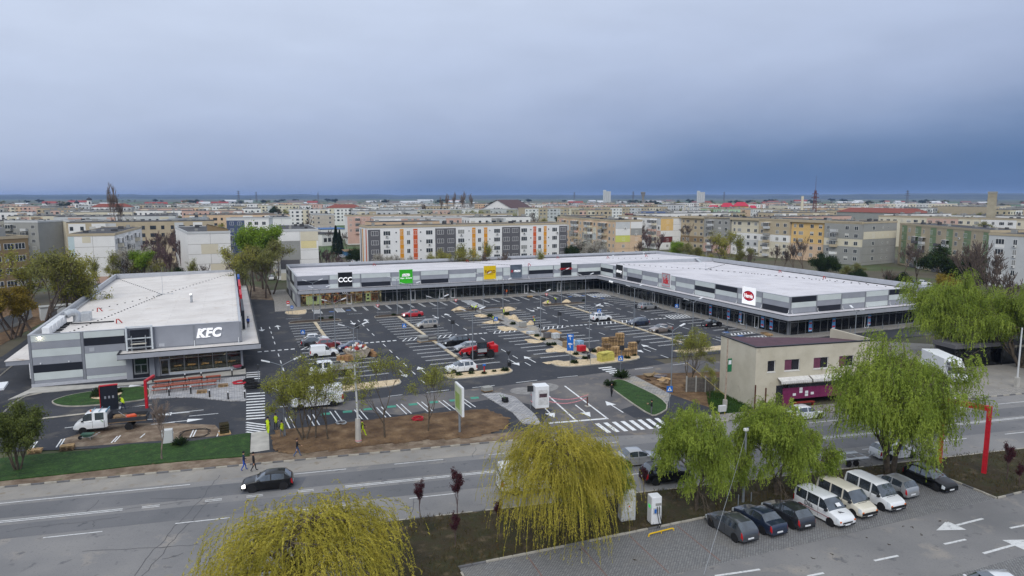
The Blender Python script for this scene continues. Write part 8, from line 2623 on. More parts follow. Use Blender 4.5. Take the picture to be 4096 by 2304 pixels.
for (p, q) in ((at(-90, 1340), f0), (f0, f1), (f1, f2)):
 o = thing('corrugated_fence', 'grey corrugated sheet fence on a concrete footing behind the restaurant', 'fence', (*p, 0), math.atan2(q[1] - p[1], q[0] - p[0]), 'corrugated fence runs')
 L_ = math.dist(p, q)
 m_ = MB()
 n_ = int(L_ / .12)
 for k in range(n_): m_.quad((k * L_ / n_, .05 * (k % 2), .5), ((k + 1) * L_ / n_, .05 * ((k + 1) % 2), .5), ((k + 1) * L_ / n_, .05 * ((k + 1) % 2), 2.5), (k * L_ / n_, .05 * (k % 2), 2.5))
 m_.build('corrugated_sheet', M_galv, o); MB().box(0, -.12, 0, L_, .2, .5).build('footing', M_concrete, o)
o = thing('old_shed', 'dark timber shed with sagging felt roof behind the restaurant', 'shed', (*at(255, 1215), 0), .35)
MB().box(0, 0, 0, 14, 5, 2.6).build('wall', mat('dark_boards', lin(74, 64, 56), .9, var=.25), o)
MB().quad((-.4, -.6, 2.5), (14.4, -.6, 2.5), (14.4, 5.3, 3.6), (-.4, 5.3, 3.6)).build('roof', M_bitumen, o)
# building site leftovers
def mound(px, py, r, h, m, label, rz=0.0, sx=1.5, group='gravel heaps'):
 rr = random.Random(int(px + py))
 mb = MB()
 n, kk = 16, 5
 for i in range(kk):
  t = i / kk
  for j in range(n):
   a = 2 * math.pi * j / n
   q = r * (1 - t) * (1 + .2 * math.sin(3 * a + px) + .12 * math.sin(5 * a + py) + rr.uniform(-.1, .1))
   mb.v.append((q * sx * math.cos(a), q * math.sin(a), h * (1 - (1 - t) ** 1.6) + (rr.uniform(-.02, .03) if i else 0)))
 mb.v.append((0, 0, h))
 for i in range(kk - 1):
  for j in range(n): mb.f.append((i * n + j, i * n + (j + 1) % n, (i + 1) * n + (j + 1) % n, (i + 1) * n + j)); mb.m.append(0)
 for j in range(n): mb.f.append(((kk - 1) * n + j, (kk - 1) * n + (j + 1) % n, kk * n)); mb.m.append(0)
 o = mb.build('gravel_heap', m, None, smooth='all')
 o.location = (*at(px, py), .05); o.rotation_euler = (0, 0, rz)
 tag(o, label, 'heap', group)
M_brownsand = mat('brown_sand', lin(176, 140, 96), .95, var=.15, scale=2, coords='World')
for (x, y, r, h, w) in ((1838, 1241, 1.3, .9, 'on the island by the bending gardeners'), (1925, 1266, 1.3, .5, 'left of the concrete slabs'), (1970, 1291, 1.5, .5, 'by the worker with a shovel'), (2010, 1246, 1.2, .9, 'right of the concrete slabs'), (2032, 1240, 1.4, .8, 'behind the slabs on the island'), (2055, 1276, 1.0, 1.0, 'around the planted tub'), (2122, 1297, .9, .8, 'beside the stooping worker'), (2025, 1316, 2.0, .4, 'spilling from the footway edge'), (2135, 1366, 1.6, .3, 'spread over bays near the footway'), (2225, 1400, 1.9, .35, 'across three bay lines'), (2292, 1375, .9, .9, 'between the wrapped pallets'), (2300, 1449, 1.5, .2, 'beside the lorry sign'), (2395, 1402, 1.2, .7, 'behind the insulation stack'), (2190, 1213, 1.0, .7, 'beside the kneeling gardener'), (2266, 1210, 1.4, .8, 'on the rear island in the right block'), (2215, 1451, 1.3, .12, 'thinly spilt on the last bays')):
 mound(x, y, r * .8, h * .9, M_gravel, 'pale gravel heap ' + w, x)
mound(2209, 1334, 1.1, .8, M_brownsand, 'brown sand heap in the middle bays')
plm = MB()
for k in range(5): plm.box(-.6, -.4 + .17 * k, .125, .6, -.29 + .17 * k, .147)
for y in (-.4, -.05, .3):
 plm.box(-.6, y, 0, .6, y + .1, .02)
 for x in (-.6, -.07, .46): plm.box(x, y, .021, x + .14, y + .1, .09)
for x in (-.55, 0, .45): plm.box(x, -.4, .091, x + .1, .4, .124)
pal = plm.build('pallet', M_wood); pald = pal.data; bpy.data.objects.remove(pal)
pal = plm.build('pallet', M_woodg); pald2 = pal.data; bpy.data.objects.remove(pal)
def pallet(x, y, z, rz, label, group):
 o = bpy.data.objects.new('pallet', pald if random.random() < .65 else pald2); COL.objects.link(o)
 o.location = (x, y, z); o.rotation_euler = (0, 0, rz)
 tag(o, label, 'pallet', group)
for (px, py, n, w) in ((2405, 1415, 6, 'low stack with green boards'), (2428, 1415, 10, 'stack behind the insulation'), (2462, 1431, 11, 'front stack by the insulation'), (2503, 1428, 8, 'short stack leaning on a panel'), (2530, 1424, 14, 'end stack beside the give-way sign'), (2452, 1408, 16, 'tall middle stack'), (2478, 1403, 19, 'tallest stack'), (2424, 1404, 14, 'rear stack')):
 c = at(px, py)
 r0 = random.uniform(-.15, .15)
 for k in range(n):
  pallet(c[0] + random.uniform(-.05, .05), c[1] + random.uniform(-.05, .05), .12 + k * .148, r0 + random.uniform(-.08, .08), 'wooden pallet in the ' + w, 'pallets in the ' + w)
for (px, py, z, w) in ((270, 1797, 0, 'on the mud beside the lawn'), (140, 1808, 0, 'half hidden by the wide bush'), (3058, 1338, .12, 'on the pavement by the sports shop'), (3075, 1345, .12, 'leaning place at the sports shop corner'), (2120, 1190, .12, 'by the glass of the back wing'), (2534, 1186, .12, 'on the right wing pavement'), (808, 1573, .1, 'under sheets on the terrace'), (893, 1548, .1, 'with white sacks on the terrace')):
 c = at(px, py)
 for k in range(2 if px != 270 else 3): pallet(c[0], c[1], z + k * .148, random.uniform(-.2, .2), 'wooden pallet lying ' + w, 'pallets lying ' + w)
M_ins = mat('yellow_insulation', lin(196, 186, 96), .9, var=.1)
c = at(2422, 1446)
for k in range(7):
 o = MB().cbox(-1.25, -.6, 0, 1.25, .6, .19, .02).build('insulation_board', M_ins); o.location = (c[0] + random.uniform(-.06, .06), c[1] + random.uniform(-.05, .05), .12 + k * .2); o.rotation_euler = (0, .0 if k < 6 else .06, .12 + random.uniform(-.03, .03) + (.3 if k == 6 else 0))
 tag(o, 'yellow insulation board in the stack beside the pallets', 'board', 'insulation boards by the pallets')
M_wrap = mat('pallet_wrap', lin(190, 194, 196), .4, var=.2, scale=3)
for (px, py, m_, w) in ((2190, 1354, W_dgrey, 'dark grey wrapped block of kerbs on the footway'), (2222, 1357, M_wrap, 'white wrapped block of pavers on the footway'), (2268, 1391, W_brown, 'brown paver block under white film'), (2317, 1388, mat('blue_wrap', lin(140, 176, 206), .5, var=.3, scale=4), 'blue striped wrapped bale near the lorry sign'), (2091, 1310, W_grey, 'small grey paver block beside the footway'), (2121, 1340, M_wrap, 'low pallet of slabs under white sheet'), (2325, 1408, P_kred, 'red covered crate behind the lorry sign'), (1948, 1566, W_grey, 'grey paver block standing on the drive lane')):
 o = thing('paver_block', w, 'building material', (*at(px, py), .1), .15)
 hh = .9 if px not in (2121, 1948) else .45
 for k in range(3): MB().cbox(-.6, -.5, .12 + hh * k / 3, .6, .5, .12 + hh * (k + 1) / 3 - .015, .02).build('course', m_, o)
 MB().box(-.62, -.52, 0, .62, .52, .11).build('pallet_base', M_woodg, o)
c = at(1972, 1256)
o = thing('slab_stack', 'big flat stack of grey concrete slabs at the head of the footway', 'slabs', (*c, .1), .15)
for k in range(4): MB().cbox(-2.1, -1.5, .02 + .22 * k, 2.1, 1.5, .21 + .22 * k, .02).build('slab', M_kerbD if k % 2 else W_grey, o)
c = at(1708, 1366)
o = thing('mesh_crates', 'stack of grey wire gabion crates on the sandy kerb', 'crates', (*c, .1), .2)
for k in range(3):
 for s in (-.8, .8): MB().cbox(s - .75, -.7, .15 + .3 * k, s + .75, .7, .42 + .3 * k, .03).build('crate', W_dgrey if (k + (s > 0)) % 2 else W_grey, o)
MB().box(-1.6, -.6, 0, 1.6, .6, .14).build('base_timber', M_wood, o)
o = MB().obox((0, 0, .25), (.5, 4.5, .12)).obox((.3, .2, .3), (.2, 4.2, .08)).build('steel_profiles', M_galv); c = at(1765, 1390); o.location = (*c, 0); tag(o, 'long galvanised profiles lying along the sandy kerb', 'profiles', kind=None)
sk_ = thing('rubbish_skip', 'battered pale skip heaped with rubble and cardboard', 'skip', (*at(1427, 1430), 0), .15)
MB().add([(-1.3, -.85, .1), (1.3, -.85, .1), (1.3, .85, .1), (-1.3, .85, .1), (-2.0, -1.0, 1.3), (2.0, -1.0, 1.3), (2.0, 1.0, 1.3), (-2.0, 1.0, 1.3)], [(3, 2, 1, 0), (0, 1, 5, 4), (1, 2, 6, 5), (2, 3, 7, 6), (3, 0, 4, 7)]).box(-2.05, -1.06, 1.3, 2.05, -.98, 1.38).build('skip_body', mat('battered_paint', lin(176, 164, 148), .8, var=.35, scale=2.2), sk_)
rr = random.Random(2)
rub = [mat('plaster_rubble', lin(206, 198, 186), .95, var=.1), M_card, mat('red_scrap', lin(160, 50, 50), .8), M_wpaint]
for k in range(46):
 a, q = rr.uniform(0, 6.28), rr.random() ** .6
 MB().obox((1.7 * q * math.cos(a), .8 * q * math.sin(a), 1.35 + .8 * (1 - q) + rr.uniform(-.1, .15)), (rr.uniform(.2, .8), rr.uniform(.2, .5), rr.uniform(.1, .4)), rr.uniform(0, 3), rr.uniform(-.6, .6), rr.uniform(-.6, .6)).build('rubble_piece', rub[rr.choice((0, 0, 0, 1, 1, 2, 3))], sk_)
for (x, y) in ((-2.2, -1.3), (-1.6, -1.6), (2.5, .2), (2.8, -.3), (-2.7, -1.0), (2.4, .9), (-1.0, -1.7)):
 q = at(1427, 1430)
 s_ = rr.uniform(.5, .9)
 o = MB().obox((0, 0, s_ / 2), (s_ * 1.2, s_, s_)).build('cardboard_box', M_card); o.location = (q[0] + x, q[1] + y, 0); o.rotation_euler = (0, 0, rr.uniform(0, 3)); tag(o, 'brown cardboard box dumped beside the rubbish skip', 'box', 'boxes beside the skip')
for k, (x, y, z) in enumerate(((-2.7, .3, 1.02), (-2.7, .3, 1.17), (-2.7, .3, 1.32), (-3.9, -.2, 1.02), (-2.6, -.5, 1.02), (-2.6, -.5, 1.17))):
 p_ = root_matrix(ivt) @ Vector((x, y, z)); pallet(p_.x, p_.y, z, ivt.rotation_euler[2] + rr.uniform(-.2, .2), 'wooden pallet loaded on the flatbed truck', 'pallets on the flatbed truck')
p_ = root_matrix(ivt) @ Vector((-3.8, .4, 1.02)); o = thing('garden_machine', 'orange garden machine with grey handles on the flatbed', 'machine', p_, .4)
MB().cbox(-.5, -.35, 0, .5, .35, .5, .08).build('hood', mat('machine_orange', lin(216, 84, 40), .5), o); MB().tube([(-.5, -.3, .4), (-1.1, -.3, 1.0)], .03, 5).tube([(-.5, .3, .4), (-1.1, .3, 1.0)], .03, 5).build('handle', M_galv, o)
def wheelbarrow(px, py, rz, label, m):
 o = thing('wheelbarrow', label, 'wheelbarrow', (*at(px, py), 0), rz)
 MB().add([(-.35, -.22, .3), (.35, -.22, .3), (.35, .22, .3), (-.35, .22, .3), (-.6, -.36, .62), (.6, -.36, .62), (.6, .36, .62), (-.6, .36, .62)], [(3, 2, 1, 0), (0, 1, 5, 4), (1, 2, 6, 5), (2, 3, 7, 6), (3, 0, 4, 7)]).build('tray', m, o)
 MB().tube([(.75, 0, .2), (-.3, -.25, .3), (-1.1, -.3, .6)], .025, 5).tube([(.75, 0, .2), (-.3, .25, .3), (-1.1, .3, .6)], .025, 5).tube([(-.3, -.25, .3), (-.35, -.25, 0)], .025, 5).tube([(-.3, .25, .3), (-.35, .25, 0)], .025, 5).build('frame', M_galv, o)
 MB().lathe([(.2, -.04), (.2, .04)], 14, c=(.75, 0, .2), axis='y').build('wheel', M_tyre, o)
wheelbarrow(352, 1757, 2.9, 'green wheelbarrow standing on the mud beside the flatbed truck', mat('barrow_green', lin(74, 110, 96), .6))
wheelbarrow(950, 1478, .4, 'wheelbarrow filled with pink sacks at the terrace corner', mat('barrow_pink', lin(186, 90, 110), .7))
def coil(px, py, r, n, m, label, z=.0, t=.035):
 o = MB()
 pts = []
 for k in range(n * 14):
  a = 2 * math.pi * k / 14
  q = r * (1 + .12 * math.sin(k * 1.7))
  pts.append((q * math.cos(a), q * math.sin(a), .04 + .05 * k / 14 + .03 * math.sin(k * .9)))
 e = o.tube(pts, t, 5).build('cable_coil', m); e.location = (*at(px, py), z); tag(e, label, 'coil')
coil(1010, 1552, .95, 9, M_rubber, 'tall coil of thick black pipe beside the terrace', .1, .06)
coil(995, 1530, .7, 6, M_rubber, 'smaller black pipe coil behind the tall one', .1, .05)
coil(958, 1536, .8, 4, mat('red_hose', lin(190, 40, 56), .6), 'flat coil of red hose on the terrace paving', .1, .05)
coil(778, 1737, 1.5, 2, M_rubber, 'wide loop of black pipe lying on the drive bays', .02)
coil(1365, 1698, .55, 3, M_galv, 'grey cable loop lying on the soil strip', .12)
coil(1670, 1683, .6, 5, mat('red_hose', lin(190, 40, 56), .6), 'tangle of red netting on the soil strip', .12)
coil(2342, 1416, .55, 3, M_rubber, 'black pipe ring leaning by the gravel near the lorry sign', .15)
o = thing('turf_pallet', 'pallet stacked with rolled brown turf beside the zebra', 'turf', (*at(898, 1735), 0), .1)
for k in range(4):
 for j in range(3): MB().tube([(-.45, -.3 + .3 * j, .28 + .26 * k), (.45, -.3 + .3 * j, .28 + .26 * k)], .14, 8).build('turf_roll', M_bed, o)
MB().box(-.6, -.5, 0, .6, .5, .14).build('pallet_base', M_wood, o)
rsn = np.random.RandomState(12)
n = 260
an = rsn.uniform(0, 6.283, n); el = rsn.uniform(.1, 1.2, n)
A = np.stack([np.cos(an) * np.cos(el), np.sin(an) * np.cos(el), np.sin(el)], 1)
V, F = leaf_quads(rsn, A * rsn.uniform(.1, .5, (n, 1)) * np.array([1.2, 1.2, .7]), .3, .07, A, .2)
sh_ = npmesh('shrub', V, F, L_dark); shd = sh_.data; bpy.data.objects.remove(sh_)
for (x, y, s, w) in [(2195, 1383, 1, 'beside the spread gravel'), (2148, 1348, 1, 'by the footway'), (2172, 1363, 1, 'on the footway gravel'), (2215, 1383, 1.1, 'at the bay ends'), (2298, 1456, 1.2, 'by the lorry sign post'), (2303, 1422, 1, 'behind the lorry sign'), (2376, 1411, 1.2, 'beside the black litter bin'), (2340, 1439, 1, 'left of the litter bin'), (2509, 1437, 1, 'before the end pallet stack'), (2536, 1426, .8, 'at the gravel tip'), (1885, 1499, .9, 'beside the white off-roader'), (1936, 1499, .8, 'beside the red hydrant'), (1977, 1491, .7, 'right of the red hydrant'), (2020, 1487, 1.2, 'at the gravel island end'), (1835, 1505, 1, 'at the island front edge'), (1960, 1268, 1.2, 'left of the slabs'), (2028, 1262, 1.3, 'right of the slabs'), (2052, 1300, 1.2, 'by the bare tub plant'), (2335, 1205, .8, 'on the far island'), (1285, 1279, 1, 'on the first soil island'), (1325, 1276, 1, 'at the end of the first soil island'), (1575, 1264, 1, 'by the red sedan island'), (2485, 1512, 2.2, 'at the lawn tip as a tall clump'), (2440, 1545, 1.6, 'yellowish at the lawn kerb'), (402, 1578, 1.8, 'on the lawn island gravel'), (383, 1592, 1.2, 'low on the lawn island gravel'), (470, 1575, 1.3, 'right side of the lawn island gravel'), (720, 1782, 1.5, 'beside the white box on the lawn')]:
 o = bpy.data.objects.new('shrub', shd); COL.objects.link(o); o.location = (*at(x, y), .14); o.rotation_euler = (0, 0, x); o.scale = (s, s, s * 1.2)
 tag(o, 'small dark green shrub ' + w, 'shrub', 'young shrubs of the new planting')
o = thing('fire_hydrant', 'red hydrant with blue cap on the gravel island', 'hydrant', (*at(1937, 1497), .14)); MB().tube([(0, 0, 0), (0, 0, 1.1)], .09, 8).build('barrel', P_kred, o); MB().obox((0, 0, 1.2), (.4, .2, .22)).build('cap', M_sblue, o)
for (x, y, w) in ((2355, 1447, 'on gravel near the lorry sign'), (2160, 1320, 'halfway down the footway'), (2037, 1478, 'on the gravel island tip')):
 o = thing('litter_bin', 'black hooded litter bin ' + w, 'bin', (*at(x, y), .13), 0, 'litter bins')
 MB().lathe([(.2, .35), (.24, .95), (.001, .96)], 12).build('basket', M_blkpl, o); MB().tube([(-.25, 0, 0), (-.25, 0, 1.2), (-.15, 0, 1.33), (.15, 0, 1.33), (.25, 0, 1.2), (.25, 0, 0)], .03, 5).build('hoop', M_blkpl, o)
# street side objects
o = thing('entrance_cabin', 'white upright cabin with printed poster at the car park entrance', 'cabin', (*at(2162, 1628), 0), -.12)
MB().cbox(-.85, -.75, .1, .85, .75, 2.75, .05).build('shell', M_wpaint, o)
p_ = MB().box(-.5, -.775, .5, .7, -.752, 2.3).build('poster', mat('poster_white', lin(206, 206, 206), .6), o)
MB().box(-.4, -.79, 1.4, .55, -.777, 1.85).build('poster_photo', mat('poster_photo', lin(86, 66, 72), .6, var=.5, scale=6), p_)
MB().box(-.8, -.7, 0, .8, .7, .09).build('timber_base', M_woodg, o)
M_tape = mat('barrier_tape', lin(226, 150, 160), .6, var=.3, scale=9)
tp = MB()
for (x0, y0, x1, y1, z) in ((2190, 1622, 2352, 1612, 1.0), (2190, 1632, 2345, 1620, .8), (2120, 1612, 2190, 1625, 1.1), (2120, 1625, 2190, 1632, .7)):
 a, b = at(x0, y0), at(x1, y1)
 pts = [(a[0] + (b[0] - a[0]) * k / 8, a[1] + (b[1] - a[1]) * k / 8, z - .45 * math.sin(math.pi * k / 8)) for k in range(9)]
 for q, w in zip(pts, pts[1:]): tp.quad(q, w, (w[0], w[1], w[2] + .09), (q[0], q[1], q[2] + .09))
tag(tp.build('barrier_tape', M_tape), 'red and white barrier tape tied between cabin and post', 'tape')
o = thing('barrier_post', 'short dark post holding the barrier tape on the entry lane', 'post', (*at(2349, 1626), 0)); MB().tube([(0, 0, 0), (0, 0, 1.2)], .08, 7).build('post', M_rust, o); MB().obox((0, 0, .06), (.5, .5, .12)).build('foot', M_concrete, o)
o = thing('billboard', 'white framed advertising panel with pale green print on a grey post', 'billboard', (*at(1839, 1733), 0), math.radians(-92))
MB().tube([(0, 0, 0), (0, 0, 3.0)], .13, 10).build('post', M_post, o); MB().box(-1.4, -.12, 2.2, 1.4, .12, 5.3).build('panel_frame', M_wpaint, o)
p_ = MB().box(-1.27, -.14, 2.35, 1.27, -.122, 5.15).build('panel_print', mat('print_pale', lin(196, 206, 176), .5, var=.12, scale=.8), o)
MB().box(-1.1, -.15, 2.7, .6, -.142, 4.4).build('print_field', mat('print_green', lin(150, 176, 96), .5, var=.2, scale=1.2), p_)
o = thing('utility_pole', 'leaning concrete utility pole wrapped with red and white tape at its foot', 'pole', (*at(1434, 1773), 0)); MB().tube([(0, 0, 0), (0, 0, 2.6)], [.32, .26], 8).build('concrete_base', M_concrete, o); MB().tube([(0, 0, 2.6), (-.15, .1, 8.2)], [.11, .08], 8).build('shaft', W_lgrey, o); MB().lathe([(.34, .3), (.335, .38)], 8).build('tape_wrap', M_tape, o)
o = thing('utility_pole', 'rust-streaked steel pole with a green banner before the beige building', 'pole', (*at(2899, 1641), 0)); MB().tube([(0, 0, 0), (.05, 0, 8.6)], [.1, .07], 8).build('shaft', mat('rusty_pale', lin(168, 150, 134), .9, var=.3, scale=2), o); MB().cbox(-.2, -.2, 0, .2, .2, 1.3, .03).build('concrete_base', M_concrete, o)
p_ = MB().box(.15, -.02, 4.6, .75, .02, 6.2).build('banner', mat('banner_green', lin(30, 110, 70), .6), o); MB().box(.25, -.035, 5.5, .65, -.022, 6.0).build('banner_print', M_wpaint, p_)
o = thing('utility_pole', 'pale concrete-footed pole by the shelter at the yard edge', 'pole', (*at(4066, 1550), 0)); MB().tube([(0, 0, 0), (0, 0, 8)], [.12, .08], 8).build('shaft', W_lgrey, o); MB().cbox(-.25, -.25, 0, .25, .25, 1.4, .04).build('concrete_base', M_concrete, o)
o = thing('meter_box', 'white gas meter box on yellow legs at the pavement', 'meter box', (*at(2888, 1662), 0), -.1); MB().cbox(-.45, -.18, .5, .45, .18, 1.2, .03).build('box', W_lgrey, o)
for x in (-.35, .35): MB().tube([(x, 0, 0), (x, 0, .5)], .03, 5).build('leg', mat('gas_yellow', lin(214, 186, 60), .5), o)
a, b = at(2742, 1523), at(2899, 1641); o = MB().tube([(*a, 2.6), (*b, 1.8)], .04, 5).build('gas_pipe', mat('gas_pipe_ochre', lin(170, 150, 90), .6)); tag(o, 'thin ochre gas pipe slanting from fence to pole', 'pipe')
a, b = at(2745, 1568), at(2895, 1568); o = thing('plank_fence', 'dark concrete plank fence behind the young garden tree', 'fence', (*a, 0), math.atan2(b[1] - a[1], b[0] - a[0]))
for k in range(5): MB().box(0, -.04, .05 + .38 * k, math.dist(a, b), .04, .4 + .38 * k).build('plank', mat('dark_concrete', lin(96, 92, 88), .9, var=.2), o)
for k in range(5): MB().box(k * math.dist(a, b) / 4 - .08, -.1, 0, k * math.dist(a, b) / 4 + .08, .1, 2.1).build('post', W_grey, o)
for k, (x, y) in enumerate(((2610, 1505), (2660, 1525), (2640, 1512), (2655, 1535))):
 o = MB().obox((0, 0, .2), (2.4 - .3 * k, 1.2, .08), .3 * k, .05, .04).obox((.2, .1, .32), (1.8, .2, .07), .8 + k).build('scrap_boards', (W_brown, M_wood, mat('grey_sheet', lin(120, 116, 120), .7), M_woodg)[k]); o.location = (*at(x, y), .05); tag(o, ('brown sheet', 'pale timber', 'grey sheet', 'weathered timber')[k] + ' scrap lying on the soil by the garden path', 'scrap')
o = thing('street_lamp', 'single-armed grey street lamp carrying a yellow star ornament', 'street lamp', (*at(2972, 2014), 0), .0)
MB().tube([(0, 0, 0), (0, 0, 6.2), (.1, 0, 6.42), (.9, 0, 6.6)], [.11, .08, .05, .04], 8).build('pole', M_post, o); MB().cbox(.8, -.13, 6.55, 1.5, .13, 6.72, .04).build('lamp_head', M_wpaint, o); MB().cbox(-.2, -.15, 6.2, .2, .15, 6.4, .04).build('control_box', M_wpaint, o)
stv = [(1.95 + (.42 if k % 2 == 0 else .16) * math.cos(math.pi * k / 6), -.02, 6.35 + (.42 if k % 2 == 0 else .16) * math.sin(math.pi * k / 6)) for k in range(12)]
MB().add(stv, [tuple(range(12))]).add([(x, .02, z) for x, y, z in stv], [tuple(range(11, -1, -1))]).build('star', mat('star_yellow', lin(236, 206, 40), .5), o)
for x in (-.75, .55): q = MB().tube([(0, 0, 0), (0, 0, .9)], .045, 6).build('kerb_post', M_post); q.location = (*[(at(2972, 2014)[0] + x), at(2972, 2014)[1] - .3], .1); tag(q, 'thin grey post beside the foot of the street lamp', 'post', 'posts by the street lamp')
o = thing('charging_station', 'white electric charging post with two black cables and blue plug', 'charger', (*at(2616, 2096), .1), -.15)
MB().cbox(-.42, -.4, 0, .42, .4, 2.25, .04).build('cabinet', M_wpaint, o); MB().box(-.44, -.42, -.02, .44, .42, .1).build('plinth', M_blkpl, o)
MB().box(-.1, -.42, 1.55, .36, -.402, 1.75).build('screen_hood', W_grey, o); MB().box(-.28, -.43, .9, .32, -.402, 1.4).build('holster_plate', W_lgrey, o); MB().box(-.438, -.2, 1.3, -.422, .15, 1.55).build('status_screen', mat('green_screen', lin(60, 200, 90), .4, emit=lin(60, 200, 90), estr=.6), o); MB().box(-.2, -.5, 1.0, -.05, -.431, 1.3).build('plug', M_sblue, o)
for x in (.02, .2): MB().tube([(x, -.44, 1.5), (x - .02, -.6, .9), (x + .05, -.75, .3), (x - .2, -.95, .04)], .03, 6).build('cable', M_blkpl, o)
o = thing('wheel_barrier', 'yellow tubular wheel stop in the empty charging bay', 'barrier', (*at(2645, 2134), 0), .06); MB().tube([(-1.15, 0, .0), (-1.12, 0, .16), (-1.0, 0, .2), (1.0, 0, .2), (1.12, 0, .16), (1.15, 0, 0)], .055, 8).build('tube', mat('barrier_yellow', lin(226, 184, 30), .45), o); MB().tube([(0, 0, 0), (0, 0, .2)], .045, 6).build('leg', mat('barrier_yellow', lin(226, 184, 30), .45), o)
o = thing('utility_cabinet', 'tall pale grey utility cabinet beside the yellow weeping willow', 'cabinet', (*at(2506, 2082), .1), -.1); MB().cbox(-.6, -.35, 0, .6, .35, 2.4, .03).build('shell', W_lgrey, o); q = MB().box(-.35, -.37, .8, .3, -.352, 1.6).build('door', M_wpaint, o); MB().box(-.02, -.38, 1.15, .08, -.372, 1.28).build('warning_label', M_amber, q)
a, b = at(2972, 2014), at(2815, 2304); o = MB().tube([(a[0], a[1], 6.0), (a[0] * .7 + b[0] * .3, a[1] * .7 + b[1] * .3, 4.0), (b[0], b[1], .1)], .012, 4).build('guy_wire', M_galv); tag(o, 'thin slack wire running down from the street lamp', 'wire')
o = thing('bus_shelter', 'dark glazed shelter with flat roof behind the box truck', 'shelter', (*at(3945, 1465), 0), -.13); MB().box(-6, 0, 2.9, 9, 4, 3.5).build('roof', W_dgrey, o); MB().box(-5.8, 3.6, 0, 8.8, 3.8, 2.89).build('back_wall', W_dgrey, o)
for k in range(6): MB().box(-5.8 + 2.9 * k, .1, 0, -5.7 + 2.9 * k, .2, 2.89).build('post', M_blkpl, o)
for k in range(5): MB().box(-5.69 + 2.9 * k, .14, .1, -2.91 + 2.9 * k, .16, 2.5).build('pane', M_glassA, o)
o = MB().cbox(-.5, -.35, 0, .5, .35, 1.4, .03).build('power_box', W_lgrey); o.location = (*at(672, 1772), .05); tag(o, 'white power box behind the small bare tree on the lawn', 'cabinet')
o = thing('rotavator', 'small green and black garden tiller on the entrance island', 'machine', (*at(2020, 1612), .1), .5); MB().cbox(-.35, -.3, .15, .35, .3, .6, .06).build('engine', M_blkpl, o); MB().tube([(-.2, -.2, .5), (-.7, -.25, 1.1)], .03, 5).tube([(-.2, .2, .5), (-.7, .25, 1.1)], .03, 5).build('handle', M_leaf, o); MB().lathe([(.2, -.35), (.2, .35)], 12, c=(.1, 0, .2), axis='y').build('tyre', M_tyre, o)
